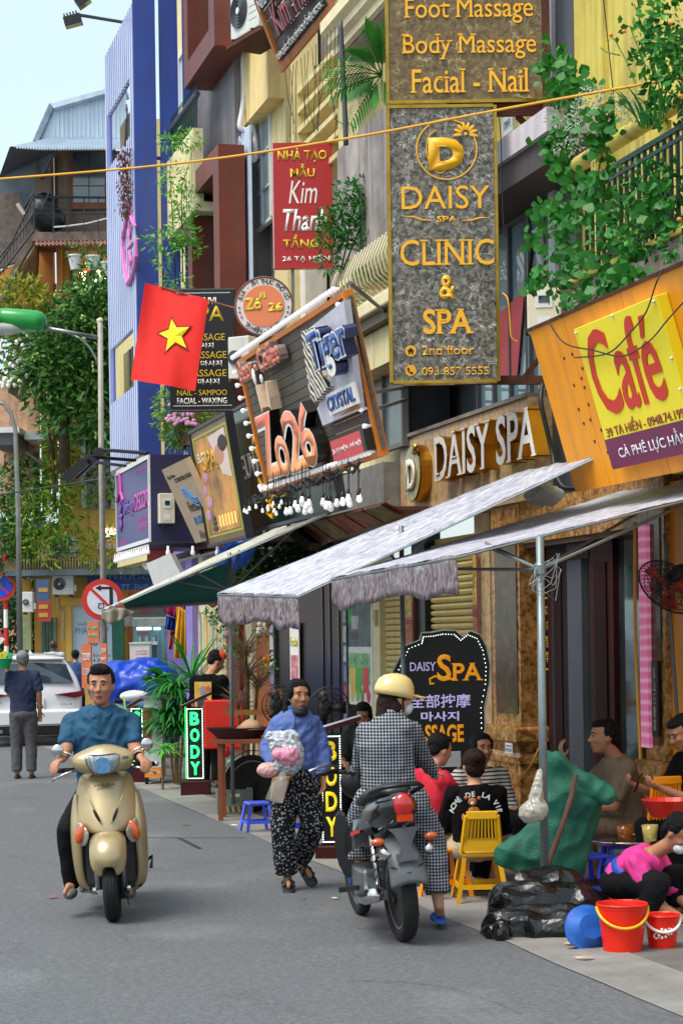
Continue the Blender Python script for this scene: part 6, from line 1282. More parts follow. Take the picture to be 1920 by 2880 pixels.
wire('black_cable',[P(*ZG(600,880),17.6),P(*ZG(588,1000),17.5),P(*ZG(625,1180),17.5),P(*ZG(665,1350),17.5),P(*ZG(690,1490),17.4),P(*ZG(740,1590),17.3),P(*ZG(820,1600),17.2)],.022,blackc,'thick black cable hanging between the spa fascia and orange panel','cable')
wire('street_cable',[P(*ZD(-30,1650),46),P(*ZD(420,1580),42),P(*ZD(850,1510),37)],.018,blackc,'thin black cable sagging from the old house to the navy box','cable')
# ---------------- parasols and awnings ----------------
cloth_top=pattern_mat('parasol_cloth','a9abba','6c6c82','brush',6,c3='d4d6de');cloth_val=pattern_mat('parasol_valance','6f6268','33282e','brush',6,c3='93868a');cloth_cream=pattern_mat('awning_cream','b5b4a8','8d8f84','brush',5,c3='cfcdc0')
steel=mat('galvanised','7f8a8c',.4,metal=.5,var=.15,scale=6)
def sheet(root,name,a,b,c,d,m,nu=24,nv=16,sag=.05,rip=.012,base=None,th=.006):
 """cloth between corners a(far low) b(near low) c(near high) d(far high)"""
 rows=[]
 for j in range(nv+1):
  v=j/nv;row=[]
  for i in range(nu+1):
   u=i/nu;p=a.lerp(b,u).lerp(d.lerp(c,u),v);p=p-V((0,0,sag*math.sin(PI*u)*math.sin(PI*v)))+V((0,0,rip*mnoise.noise(V((u*9,v*5,1)))+rip*.6*math.sin(u*6*PI)*(1-v)))
   row.append(p-base)
  rows.append(row)
 return part(root,name,MB().grid(rows),m,smooth=True,solid=th)
def valance(root,a,b,drop,m,base,n=60,out=V((0,0,0)),wav=.016,name='valance',droops=None):
 rows=[]
 for j in range(6):
  v=j/5;row=[]
  for i in range(n+1):
   u=i/n;p=a.lerp(b,u);dr=drop*(1+.10*math.sin(u*9)+.10*abs(math.sin(u*14)));p=p+out*v*.12-V((0,0,dr*v+.012*math.sin(u*6*PI)))+YF*(wav*v*math.sin(u*31+math.sin(u*7)*2));row.append(p-base)
  rows.append(row)
 return part(root,name,MB().grid(rows),m,smooth=True,solid=.005)
def parasol(label,corners,pole,m_top,hub=None,drop=.28,edges=((0,1),),foot_z=0,ribs=((.1,.1),(.9,.1),(.9,.9),(.1,.9)),polr=.022,vm=None):
 a,b,c,d=corners;pb=V((pole.x,pole.y,foot_z));t=thing('parasol',label,'parasol',Fr(pb,(1,0,0)))
 sheet(t,'canopy',a,b,c,d,m_top,base=pb)
 cs=[a,b,c,d]
 for i,j in edges:valance(t,cs[i],cs[j],drop,vm or cloth_val,pb)
 def on_(u,v):return a.lerp(b,u).lerp(d.lerp(c,u),v)
 top=min((on_(i/20,j/20)for i in range(21)for j in range(21)),key=lambda p:(p.x-pole.x)**2+(p.y-pole.y)**2)
 part(t,'pole',MB().tube([(0,0,0),(0,0,top.z-foot_z)],polr,10),steel,smooth=True)
 hz=hub if hub is not None else top.z-.35
 part(t,'hub',MB().lathe([(.03,-.05),(.042,-.03),(.042,.03),(.03,.05)],(0,0,hz-foot_z),n=12),steel)
 for u,v in ribs:part(t,'rib',MB().tube([(0,0,hz-foot_z),on_(u,v)-pb-V((0,0,.02))],.012,6),steel)
 for i in range(4):part(t,'edge_rail',MB().tube([cs[i]-pb-V((0,0,.015)),cs[(i+1)%4]-pb-V((0,0,.015))],.009,5),steel)
 return t,pb
def pt(px,py,Y):return P(px,py,Y)
A_=[pt(612,1668,18.6),pt(838,1675,16.6),pt(1684,1278,15.6),pt(1452,1330,17.6)]
parasol('middle lilac patterned parasol sheet slanting down toward the road',A_,pt(1140,2300,17.3),cloth_top,drop=.25,ribs=((.1,.5),(.9,.5)))
Bc=[pt(932,1625,16.4),pt(1283,1562,13.3),pt(2050,1372,13.9),pt(1925,1328,17.2)]
pp_=GP(1533,2520);pp_=P(1530,2400,13.3)
tB,pbB=parasol('nearest lilac patterned parasol on the tall grey pole by the black bags',Bc,pp_,cloth_top,hub=P(1525,1602,13.3).z,drop=.23,edges=((0,1),),ribs=((.05,.1),(.95,.15),(.9,.95),(.35,.98),(.5,.3)),polr=.028)
wl_=[];hp=P(1525,1602,13.25)-pbB
for k in range(34):a=k*.9;wl_.append(hp+V((.09*math.cos(a)*(1+.4*math.sin(k)),.02*math.sin(a),.04+.07*math.sin(a*1.3)-(k%7)*.03)))
part(tB,'tangled_wire',MB().tube(wl_,.0025,4),mat('wire_grey','8a9494',.4))
Cc=[pt(286,1716,22.6),pt(352,1690,20.4),pt(930,1440,20.8),pt(880,1436,23.2)]
tC,pbC=parasol('far cream parasol with teal underside standing in the grey crate',Cc,P(655,2200,21.2),cloth_cream,drop=.3,edges=(),foot_z=.12,hub=P(629,1662,21.2).z,ribs=((.9,.35),(.8,.85),(.2,.3),(.5,.6)))
gg=[P(345,1693,22.4),P(640,1582,22.4),P(640,1690,22.4),P(352,1710,22.4)];part(tC,'teal_lining',MB().grid([[gg[0]-pbC,gg[1]-pbC],[gg[3]-pbC,gg[2]-pbC]]),mat('teal_cloth','2f7a74',.8,var=.15),solid=.006);part(tC,'lining_hem',MB().tube([P(352,1712,22.35)-pbC,P(640,1692,22.35)-pbC],.02,6),mat('hem_grey','77707c',.7))
rows=[]
for j in range(6):
 rows.append([P(*ZH(700+230*(i/8)*(1-.15*j/5),690-30*math.sin(i/8*PI)*(1-j/5)+j*18*(1-abs(i/8-.35)*1.2)),20.3+.05*math.sin(i*2))-pbC for i in range(9)])
part(tC,'corner_flap',MB().grid(rows),mat('flap_cloth','a39a86',.8,var=.4,scale=5,alpha=1),smooth=True,solid=.004)
wa=thing('shop_awning','white ridged plastic awning over the lavender shop front','awning',Fr(P(500,1560,32),(1,0,0)));bw_=P(500,1560,32)
q=[P(402,1590,32.5),P(412,1600,31.5),P(640,1545,31),P(640,1527,32.5)];nn_=12
for k in range(3):
 a=q[0].lerp(q[3],0)-bw_;part(wa,'ridge_panel',MB().add([q[0].lerp(q[3],k/3)-bw_,q[1].lerp(q[2],k/3)-bw_,q[1].lerp(q[2],(k+1)/3)-bw_+V((0,0,.02)),q[0].lerp(q[3],(k+1)/3)-bw_+V((0,0,.02))],[(0,1,2,3)]),K.white_frame,solid=.03)
for k in range(3):part(wa,'ridge',MB().tube([P(402+4*k,1590+5*k,32.4-.3*k)-bw_,P(640,1524+9*k,32.2-.3*k)-bw_],.03,6),K.white_letter)
single('red_paper_sign',MB().prism([(0,0),(.42,.12),(.45,.3),(.4,.5),(.02,.48)],0,.01),mat('paper_red','ea6a68',.6,var=.08),'torn red paper sign hanging under the navy sign bulbs','sign',Fr(P(413,1600,33),(1,0,0)))
plb=single('plastic_bag',None or MB().ell((0,0,.07),(.17,.12,.09),n=14,m=8),mat('thin_plastic','b9bcb9',.3,alpha=.8),'crumpled pale plastic bag lying in the dip above the nearest parasol','bag',Fr(P(1530,1415,16.9),(1,0,0)),smooth=True)
md=plb.modifiers.new('sub','SUBSURF');md.levels=md.render_levels=2
tx_=bpy.data.textures.new('crumple','CLOUDS');tx_.noise_scale=.09;md=plb.modifiers.new('d','DISPLACE');md.texture=tx_;md.strength=.09
mu=thing('menu_canopy','brownish menu panel with food pictures hanging in the shade under the bar sign','menu board',B3.fr.sub(ux(B3,900,-1.4),-1.4,zg-.05));mfu=B3.fr.sub(ux(B3,900,-1.4),-1.4,zg-.05)
p4=[mfu.L(P(*ZI(470,95),22.5)),mfu.L(P(*ZI(1060,-50),19.5)),mfu.L(P(*ZI(1200,20),19.8)),mfu.L(P(*ZI(640,230),22.3))]
for k in range(5):
 a,b=(k+.06)/5,(k+.94)/5;part(mu,'food_picture',MB().add([p4[0].lerp(p4[1],a),p4[0].lerp(p4[1],b),p4[3].lerp(p4[2],b),p4[3].lerp(p4[2],a)],[(0,1,2,3)]),mat('food%d'%(k%3),('9a6a4a','8a7a52','a85a44')[k%3],.5,var=.5,scale=7),solid=.02)
part(mu,'beam',MB().beam(mfu.L(P(*ZI(440,115),22.3)),mfu.L(P(*ZI(600,240),22.1)),.2,.1),K.black_paint)
part(mu,'back_panel',MB().add([p+V((0,.03,.02))for p in p4],[(0,1,2,3)]),mat('panel_red','7f3832',.6,var=.2),solid=.02)
wl3=thing('flower_wall','dark leafy garland wall under the far cream parasol','plant',Fr(P(790,1640,27),(1,0,0)));b3=P(790,1640,27)
part(wl3,'foliage',crown([((P(*ZI(x,y),27)-b3).to_tuple(),(rx,.2,rz))for x,y,rx,rz in((250,330,.55,.45),(350,240,.6,.3),(400,330,.5,.35),(480,260,.35,.25),(180,430,.35,.2))],1500,.16,asp=.3),dark_leaf,kind='stuff')
bc_=blob(None,'blue_wrap',(lambda m:(cap(m,P(*ZI(-20,330),25.5),P(*ZI(110,240),25.5),.14,.16),cap(m,P(*ZI(20,370),25.5),P(*ZI(100,300),25.4),.1,.12),m)[2])(MB()),mat('blue_plastic','1f5fd0',.25,var=.2),voxel=.03,disp=.06,dscale=.12);bc_['label']='shiny blue plastic wrap bundle under the cream parasol';bc_['category']='bundle'
# ---------------- plants on the right balcony and elsewhere ----------------
vine_m=leafmat('vine_leaf',[(.15,'113f18'),(.45,'226a26'),(.75,'419434'),(.95,'80b850')],4,.45);silver_m=leafmat('silver_leaf',[(.2,'7c9486'),(.6,'a9bcae'),(.9,'c9d6c8')],5)
lfm=[]
for s in(0,1):
 g=MB();pts=[(0,0),(.4,.28),(.62,.55),(.5,.82),(.2,.98),(0,.88),(-.2,.98),(-.5,.82),(-.62,.55),(-.4,.28)];g.add([(0,.05,.5)]+[(x*.9,.12*abs(x)-.0,1-z)for x,z in pts],[(0,i+1,(i+1)%10+1)for i in range(10)]);lfm.append(g.mesh('leaf',True))
def heart_vine(name,label,chains,n,size,m,stemr=.006,seed=2):
 r_=random.Random(seed);b=V(chains[0][0]);t=thing(name,label,'plant',Fr(b,(1,0,0)))
 for ch in chains:part(t,'stem',MB().tube([V(p)-b for p in ch],stemr,5),mat('vine_stem','5a4a2a',.8))
 for i in range(n):
  ch=r_.choice(chains);k=r_.randrange(len(ch)-1);p=V(ch[k]).lerp(V(ch[k+1]),r_.random())-b;o=part(t,'leaf',lfm[0],m)
  sc=size*r_.uniform(.6,1.25);off=V((r_.gauss(0,1),r_.gauss(-.5,.6),r_.gauss(0,.8)))*size*.85
  o.matrix_local=Matrix.Translation(p+off)@Euler((r_.uniform(-.9,.5),r_.uniform(-.5,.5),r_.gauss(0,.9))).to_matrix().to_4x4()@Matrix.Diagonal((sc,sc,sc,1))@Matrix.Translation((0,0,-1))
 return t
for o_ in lfm:o_.materials.append(vine_m)
def PD(px,py,D):r=ray(px,py);return CAM+r*(D/(r.x*YF.x+r.y*YF.y))
cv=lambda Y,*pts:[PD(*ZC(x,y),5.9 if Y<17.2 else 6.5)for x,y in pts]
heart_vine('hanging_vine','dense heart leaved vine climbing beside the upper massage sign',[cv(17.6,(650,290),(660,400),(600,450),(660,560),(710,640),(730,720)),cv(17.6,(720,420),(760,470),(740,560),(700,620)),cv(17.5,(870,540),(830,600),(760,600))],210,.08,vine_m)
heart_vine('hanging_vine','heart leaved vine column hanging over the dark column edge',[cv(17.3,(780,740),(810,820),(700,920),(720,1060),(760,1180),(800,1260)),cv(17.4,(690,920),(700,1000),(740,1100))],210,.08,vine_m,seed=3)
heart_vine('hanging_vine','small vine clump dangling left of the yellow handrail',[cv(16.9,(1010,720),(1020,800),(980,900),(990,930))],80,.08,vine_m,seed=4)
heart_vine('balcony_vine','broad heart leaved vine tumbling over the green railing',[cv(16.6,(1010,1050),(980,1200),(900,1260),(860,1320)),cv(16.5,(1040,1180),(1020,1290),(980,1380),(1040,1450),(1100,1420)),cv(16.7,(780,1380),(730,1450),(660,1420),(590,1420)),cv(16.6,(900,1420),(820,1500),(720,1560),(570,1600),(540,1660))],270,.076,vine_m,seed=5)
heart_vine('balcony_vine','lower trailing vine strands hanging in front of the pink parapet',[cv(16.4,(700,1600),(760,1700),(860,1764)),[PD(*ZG(x,y),5.85)for x,y in((680,40),(760,90),(850,60),(960,80),(980,40))],[PD(*ZG(x,y),5.85)for x,y in((640,100),(540,110),(530,230))],[PD(*ZG(x,y),5.85)for x,y in((670,150),(700,240),(800,240),(890,170))],[PD(*ZG(x,y),5.8)for x,y in((760,350),(870,300),(990,260))],cv(16.3,(880,1700),(1000,1640),(1120,1600))],230,.072,vine_m,seed=6)
heart_vine('balcony_vine','dark frilled vine cluster hanging over the parapet near the panel top',[[PD(*ZG(x,y),5.8)for x,y in((1140,100),(1200,60),(1260,110),(1210,160))],[PD(*ZG(x,y),5.8)for x,y in((1050,220),(1090,180),(1150,200))],cv(16.1,(1160,1640),(1200,1700),(1260,1700)),cv(16.2,(1300,1380),(1400,1400),(1380,1480),(1320,1320),(1440,1220))],170,.075,dark_leaf,seed=7)
tg_=thing('balcony_plants','mixed loose balcony plants with long grass blades and orange flowers above the handrail','plant',Fr(P(*ZC(1400,900),16.3),(1,0,0)));bg_=P(*ZC(1400,900),16.3)
def el(x,y,rx,rz,f=ZC,Y=16.3,ry=.2):return((PD(*f(x,y),6.0)-bg_).to_tuple(),(rx,ry,rz))
part(tg_,'foliage',crown([el(1500,180,.2,.28),el(1540,430,.16,.2),el(1450,330,.16,.12),el(1400,270,.12,.1),el(1500,620,.22,.12),el(1480,760,.2,.1),el(1300,420,.12,.08),el(1280,210,.08,.05),el(1270,90,.08,.06),el(1100,210,.06,.04),el(1350,1650,.3,.12),el(1540,1640,.15,.15),el(1400,1300,.25,.2),el(1250,1500,.25,.15)],1500,.07,asp=.6),vine_m,kind='stuff')
part(tg_,'silver_foliage',crown([el(930,660,.1,.06),el(1100,720,.2,.06),el(700,810,.09,.06),el(850,760,.05,.1),el(830,880,.07,.12),el(780,1010,.14,.04),el(1200,780,.12,.04)],900,.035,asp=.4),silver_m,kind='stuff')
for pts in(((1420,680),(1380,500),(1300,230),(1230,30)),((1400,350),(1380,150),(1350,0)),((1240,580),(1180,430),(1100,280),(1060,240)),((1420,560),(1300,440),(1200,180)),((1130,380),(1040,360),(1000,330))):part(tg_,'stem',MB().tube([PD(*ZC(x,y),6.05)-bg_ for x,y in pts],.006,5),mat('stem_green','4d6a2c',.7))
for(x,y)in((1070,240),(1480,158),(1015,716),(1160,215),(1545,660),(1540,1510)):part(tg_,'flower',MB().ell(PD(*ZC(x,y),5.85)-bg_,(.018,.014,.014),n=8,m=5),mat('flower_orange','e88a3a',.6))
rg2=random.Random(4)
for k in range(24):
 x=1250+rg2.uniform(0,170);y=900-rg2.uniform(0,60);dx=rg2.uniform(-.7,.5);part(tg_,'leaf',MB().grid(blade_leaf(PD(*ZC(x,y),5.85)-bg_,(dx,-.2,1),rg2.uniform(.2,.42),.022,1.2,6)),vine_m,smooth=True)
for pts in(((1020,0),(1090,680)),):part(tg_,'support_wire',MB().tube([P(*ZC(x,y),16.8)-bg_ for x,y in pts],.006,4),blackc)
pf2=thing('palm','green palm fronds fanning out from behind the massage sign','plant',Fr(P(*ZB(1060,520),19.5),(1,0,0)));pb2=P(*ZB(1060,520),19.5)
for(ex,ey,mx_,my_)in((690,470,900,420),(700,560,900,470),(720,650,920,540),(850,840,960,640),(950,210,1010,330),(830,640,930,560),(1050,200,1070,350),(860,380,960,400),(1060,690,1060,600)):
 a=V((0,0,0));m_=P(*ZB(mx_,my_),19.3)-pb2;e=P(*ZB(ex,ey),19.1)-pb2;fr_p=[a.lerp(m_,t).lerp(m_.lerp(e,t),t)for t in[k/14 for k in range(15)]]
 fo2=part(pf2,'frond',MB().tube(fr_p,[.008*(1-.7*k/14)for k in range(15)],5),palm_m)
 for k in range(3,15):
  d=(fr_p[k]-fr_p[k-1]).normalized()
  for sg in(-1,1):
   sdv=V((-d.z,0,d.x))*sg;part(fo2,'leaflet',MB().grid(blade_leaf(fr_p[k],d*.9+sdv*.75+V((0,-.25*sg,0)),.30*(1-.45*k/14),.024,.9,4)),palm_m,smooth=True)
tree('balcony_shrub','leafy shrub in front of the concrete parapet right of the red sign',P(*ZE(760,180),23.2),[[P(*ZE(760,180),23.2),P(*ZB(840,1600),23.1),P(*ZB(820,1300),23)],[P(*ZE(760,180),23.2),P(*ZB(940,1500),23.1),P(*ZB(960,1280),23)],[P(*ZB(900,1600),23.1),P(*ZB(1040,1480),23.1),P(*ZB(1050,1250),23)]],
 [(P(*ZB(830,1330),23),(.16,.12,.14)),(P(*ZB(950,1260),23),(.18,.12,.08)),(P(*ZB(870,1440),23),(.25,.15,.12)),(P(*ZB(980,1430),23),(.22,.15,.2)),(P(*ZB(1050,1520),23),(.18,.15,.22)),(P(*ZB(760,1550),23),(.2,.15,.15)),(P(*ZB(680,1500),23),(.12,.1,.1)),(P(*ZB(720,1660),23),(.22,.15,.12)),(P(*ZB(860,1620),23),(.25,.15,.15)),(P(*ZE(700,50),23),(.15,.1,.1)),(P(*ZB(1050,1250),23),(.12,.1,.05))],1700,.085,vine_m,.012)
tree('balcony_shrub','bright fine leaved bush above the curved cream balcony rail',P(*ZE(1060,200),23),[[P(*ZE(1060,200),23),P(*ZE(1040,60),23)]],[(P(*ZE(1030,70),23),(.3,.15,.16)),(P(*ZB(1090,1690),23),(.2,.15,.2)),(P(*ZE(930,60),23),(.14,.1,.06)),(P(*ZE(900,320),23),(.12,.1,.14))],1300,.06,leafmat('bright_leaf',[(.2,'3f8a2a'),(.6,'6fbf3f'),(.9,'a0d860')],5),.01)
tree('climbing_plant','thin climber with fern like leaves on the cream balcony house',P(*ZD(1200,180),31.5),[[P(*ZD(1210,180),31.5),P(*ZA(1190,1500),31.5),P(*ZA(1170,1200),31.5),P(*ZA(1200,950),31.3)],[P(*ZD(1260,180),31.5),P(*ZA(1250,1300),31.4),P(*ZA(1340,1000),31.3)]],
 [(P(*ZA(1180,970),31.4),(.25,.15,.12)),(P(*ZA(1290,970),31.3),(.25,.15,.18)),(P(*ZA(1190,1230),31.4),(.2,.15,.25)),(P(*ZA(1290,1400),31.4),(.25,.15,.3)),(P(*ZA(1120,1650),31.3),(.3,.15,.15)),(P(*ZA(1250,1600),31.4),(.25,.15,.3)),(P(*ZA(1300,1700),31.4),(.2,.15,.2)),(P(*ZD(1210,180),31.3),(.25,.15,.15)),(P(*ZD(1120,30),31.3),(.15,.1,.15))],1100,.1,leafmat('fern_leaf',[(.2,'4a8a2a'),(.6,'7abf45'),(.9,'a8d860')],5),.012)
fl2=tree('flower_basket','overflowing flower basket with pink petunias below the black list sign',P(*ZD(1250,1330),31),[[P(*ZD(1280,1320),31),P(*ZD(1250,1150),31)]],[(P(*ZD(1180,1060),31),(.3,.2,.35)),(P(*ZD(1220,1190),31),(.25,.2,.3)),(P(*ZD(1330,1090),31),(.4,.2,.15)),(P(*ZD(1250,1260),31),(.15,.15,.15))],1600,.09,leafmat('petunia_leaf',[(.2,'4d7a2c'),(.6,'7fae4a'),(.9,'b0cf70')],5),.02)
g=MB()
for k in range(46):x=random.uniform(1150,1350);y=random.uniform(1020,1160);g.ell(P(*ZD(x,y),30.75)-P(*ZD(1250,1330),31),(.035,.02,.03),n=6,m=4)
part(fl2,'blossom',g,mat('petunia_pink','e0a0c8',.6),kind='stuff');part(fl2,'planter',MB().box(-.05,.75,-.1,.15,.05,.42),mat('planter_wood','8a6a4a',.8,var=.3))
hw=thing('hanging_wires','tangle of thin dark wires hanging below the slatted sign over the louvres','wires',Fr(P(*ZB(560,480),22),(1,0,0)));hb_=P(*ZB(560,480),22);rg3=random.Random(9)
for k in range(16):
 x=400+k*26;y0=500-(x-390)*.9;x2=x+rg3.uniform(-20,60);part(hw,'wire',MB().tube([P(*ZB(x,max(y0,130)),22)-hb_,P(*ZB(x+rg3.uniform(-15,15),500),22)-hb_,P(*ZB(x2,rg3.uniform(650,930)),22)-hb_,P(*ZB(x2+rg3.uniform(-60,60),rg3.uniform(850,980)),22)-hb_],.005,4),blackc)
wire('conduit',[P(*ZB(775,150),22),P(*ZB(800,600),22),P(*ZB(815,1000),22)],.03,K.dark_grey,'grey vertical conduit pipe in front of the yellow louvres','pipe')
# ---------------- people ----------------
skin=mat('skin','b07e62',.55,var=.06,scale=9,sub=.08,spec=.35);skin2=mat('skin_tan','a27154',.55,var=.06,scale=9,sub=.08,spec=.35);skin3=mat('skin_fair','c08c70',.55,var=.05,scale=9,sub=.08,spec=.35)
hairm=mat('hair_black','080606',.6,spec=.25,var=.3,scale=20,bump=.8,bscale=180,stretch=(1,1,.25));hairg=mat('hair_grey','8d8f92',.6,var=.3,scale=20,bump=.8,bscale=160);hairb=mat('hair_brown','2a170f',.6,spec=.25,var=.3,scale=20,bump=.8,bscale=180,stretch=(1,1,.25))
eyew=mat('eye_white','8f7c70',.3,var=.02);eyed=mat('eye_dark','120c0a',.15);lipm=mat('lips','7a3c34',.5);slip_b=mat('slipper_black','15130f',.6)
def rotm(yaw=0,pitch=0,roll=0):return(Matrix.Rotation(yaw,3,'Z')@Matrix.Rotation(pitch,3,'X')@Matrix.Rotation(roll,3,'Y'))
def hand(mb,w,d,n,curl=.6,s=1,side=1,k=.9):
 """palm, four fingers and a thumb from wrist w along d; n = direction the palm faces"""
 d=V(d).normalized();n=V(n);n=(n-d*n.dot(d)).normalized();x=d.cross(n)*side;w=V(w);L=.088*s
 for j in(-1.2,-.4,.4,1.2):cap(mb,w+x*j*.010*s,w+d*L+x*j*.019*s,.016*s,.013*s,8)
 for j,fl in zip((-1.5,-.5,.5,1.5),(.062,.075,.080,.070)):
  p=w+d*L+x*j*.0185*s;dd=d.copy();r=.0105*s
  for seg in range(3):
   dd=(dd+n*curl*k).normalized();q=p+dd*fl*s*(.45,.32,.25)[seg];cap(mb,p,q,r,r*.88,7);p=q;r*=.88
 p=w+d*L*.25+x*.026*s;dd=(d*.6+x*.8+n*.25).normalized()
 for seg in range(2):q=p+dd*.038*s;cap(mb,p,q,.0125*s,.0105*s,7);p=q;dd=(dd*.6+d*.5+n*curl*.9-x*.2).normalized()
class Person:
 def __init__(s,label,base,skinm=skin,k=1.0):s.b=V(base);s.t=thing('person',label,'person',Fr(base,(1,0,0)));s.sk=skinm;s.k=k;s.body=MB()
 def l(s,p):return V(p)-s.b
 def torso(s,mb,hip,chest,neck,side,g=0,wid=(.15,.13,.155,.16),dep=(.11,.10,.115,.09),k=None):
  k=k or s.k;hip,chest,neck=s.l(hip),s.l(chest),s.l(neck);sd=V(side).normalized();rings=[]
  path=[(hip-(chest-hip)*.28,wid[0]*.75,dep[0]*.8),(hip,wid[0],dep[0]),(hip.lerp(chest,.45),wid[1],dep[1]),(chest,wid[2],dep[2]),(chest.lerp(neck,.6),wid[3],dep[3]),(chest.lerp(neck,.88),wid[3]*.62,dep[3]*.8),(neck,.06,.06)]
  for i,(c,a,b)in enumerate(path):
   ax=(path[min(i+1,6)][0]-path[max(i-1,0)][0]).normalized();fr_=ax.cross(sd).normalized()
   rings.append([c+sd*(a*k+g)*math.cos(t)+fr_*(b*k+g)*math.sin(t)for t in[2*PI*j/20 for j in range(20)]])
  mb.loft(rings)
 def yoke(s,mb,neck,sh,g=.012):
  for q in sh:cap(mb,s.l(neck)-V((0,0,.07*s.k)),s.l(q)+V((0,0,-.005)),.058*s.k+g,.05*s.k+g,14)
 def limb(s,mb,pts,rs,g=0,n=14,flat=False):
  pts=[s.l(p)for p in pts]
  for i in range(len(pts)-1):cap(mb,pts[i],pts[i+1],rs[i]*s.k+g,rs[i+1]*s.k+g,n,flat=flat and i==len(pts)-2)
 def arm(s,sh,el,wr,hd=None,hn=None,curl=.6,side=1,r=(.052,.042,.028),hk=.9):
  s.limb(s.body,[sh,el,wr],r);d=V(hd)if hd else V(wr)-V(el);hand(s.body,s.l(wr),d,hn or(0,-1,0),curl,s.k*.98,side,hk)
 def sleeve(s,mb,sh,el,wr,frac,g=.012,r=(.058,.046,.032)):
  sh,el,wr=s.l(sh),s.l(el),s.l(wr);k=s.k
  if frac<=1:q=sh.lerp(el,frac);cap(mb,sh,q,r[0]*k+g,(r[0]+(r[1]-r[0])*frac)*k+g*1.6,14,flat=True);mb.ell(sh,r[0]*k+g)
  else:q=el.lerp(wr,frac-1);cap(mb,sh,el,r[0]*k+g,r[1]*k+g,14);mb.ell(sh,r[0]*k+g);cap(mb,el,q,r[1]*k+g,(r[1]+(r[2]-r[1])*(frac-1))*k+g,14,flat=True);mb.ell(el,r[1]*k+g)
 def leg(s,hp,kn,an,toe=None,r=(.085,.056,.036),foot=True):
  s.limb(s.body,[hp,kn,V(kn).lerp(V(an),.35),an],(r[0],r[1],r[1]*.98,r[2]))
  if toe is not None:a,t=s.l(an),s.l(toe);cap(s.body,a,a.lerp(t,.35)-V((0,0,.02)),.034,.036,10);cap(s.body,a.lerp(t,.2)-V((0,0,.02)),t,.034,.028,10,sy=.6,side=(0,0,1))
 def head(s,c,M,k=None,female=False,eyes=True,mask=None):
  k=k or s.k;c=s.l(c);m=s.body;W=lambda x,y,z:c+M@V((x*k,y*k,z*k))
  E=lambda x,y,z,rx,ry,rz,R2=None:m.ell(W(x,y,z),(rx*k,ry*k,rz*k),M if R2 is None else M@R2,16,10)
  E(0,.012,.035,.076,.094,.088);E(0,-.018,-.025,.066,.072,.085);E(0,-.03,-.075,.05 if not female else .045,.052,.042);E(0,-.058,-.095,.024,.024,.018)
  cap(m,W(0,-.086,.018),W(0,-.108,-.022),.0085*k,.013*k,8);E(.012,-.095,-.026,.009,.01,.008);E(-.012,-.095,-.026,.009,.01,.008)
  for q in(-1,1):E(q*.036,-.064,-.015,.028 if female else .026,.024,.026);E(q*.077,.012,-.008,.009,.018,.032,Matrix.Rotation(q*.25,3,'Z'));E(q*.03,-.073 if female else-.075,.038,.026,.012,.010)
  E(0,-.083,-.056,.023,.012,.007);E(0,-.082,-.066,.019,.012,.007)
  s.hc,s.hM,s.hk=c,M,k;s.headW=W
 def face(s,brow=True,eyes=True,mouth=True):
  W,M,k=s.headW,s.hM,s.hk
  if eyes:
   for q in(-1,1):
    g=MB().ell(W(q*.0305,-.0865,.012),(.0115*k,.005*k,.0038*k),M,12,8);part(s.t,'eye',g,eyew,smooth=True);g=MB().ell(W(q*.0305,-.0915,.0125),(.005*k,.0028*k,.0042*k),M,10,6);part(s.t,'iris',g,eyed,smooth=True)
    g=MB().tube([W(q*.0305+x,-.0895-.002*math.cos(x*90),.0165+z)for x,z in((-.015,-.003),(-.007,.001),(.004,.0015),(.015,-.003))],.0017*k,5);part(s.t,'eyelid',g,eyed)
  if brow:
   for q in(-1,1):part(s.t,'eyebrow',MB().tube([W(q*(.012),-.094,.034),W(q*.028,-.092,.039),W(q*.046,-.083,.035)],[.003*k,.0042*k,.002*k],6),hairm)
  if mouth:part(s.t,'lips',MB().ell(W(0,-.0905,-.057),(.022*k,.006*k,.0045*k),M,12,6).ell(W(0,-.0895,-.0655),(.018*k,.006*k,.005*k),M,12,6),lipm,smooth=True,kind='stuff')
  part(s.t,'nostrils',MB().ell(W(-.006,-.1075,-.034),(.003*k,.003*k,.002*k),M,6,4).ell(W(.006,-.1075,-.034),(.003*k,.003*k,.002*k),M,6,4),eyed,kind='stuff')
 def hair(s,kind,m=hairm):
  W,M,k=s.headW,s.hM,s.hk;g=MB();E=lambda x,y,z,a,b,c:g.ell(W(x,y,z),(a*k,b*k,c*k),M,16,10)
  E(0,.035,.05,.084,.086,.082)
  if kind in('short','quiff'):E(0,-.018,.092,.066,.066,.032);E(0,.062,-.0,.066,.045,.06);[E(q*.07,.02,.04,.016,.04,.045)for q in(-1,1)]
  if kind=='quiff':E(.0,-.035,.112,.06,.05,.030);E(.028,-.052,.105,.034,.035,.026)
  if kind in('bun','pony','long'):E(0,-.006,.082,.070,.062,.044);E(0,.055,-.01,.074,.05,.075);[E(q*.066,-.005,.035,.022,.045,.05)for q in(-1,1)]
  if kind=='long':[E(q*.055,.03,-.055,.034,.045,.06)for q in(-1,1)]
  if kind=='bun':E(0,.12,.07,.04,.04,.038)
  if kind=='pony':[E(q*.064,.03,-.015,.026,.045,.05)for q in(-1,1)];E(0,.10,.0,.06,.045,.06);cap(g,W(-.03,.075,-.02),W(-.065,.06,-.10),.045*k,.034*k);cap(g,W(-.065,.06,-.10),W(-.085,.0,-.2),.032*k,.012*k)
  if kind=='long':cap(g,W(0,.06,-.02),W(0,.075,-.14),.07*k,.06*k)
  return blob(s.t,'hair',g,m,.006,1,disp=.011,dscale=.018)
 def finish(s,voxel=.009):return blob(s.t,'body',s.body,s.sk,voxel,3)
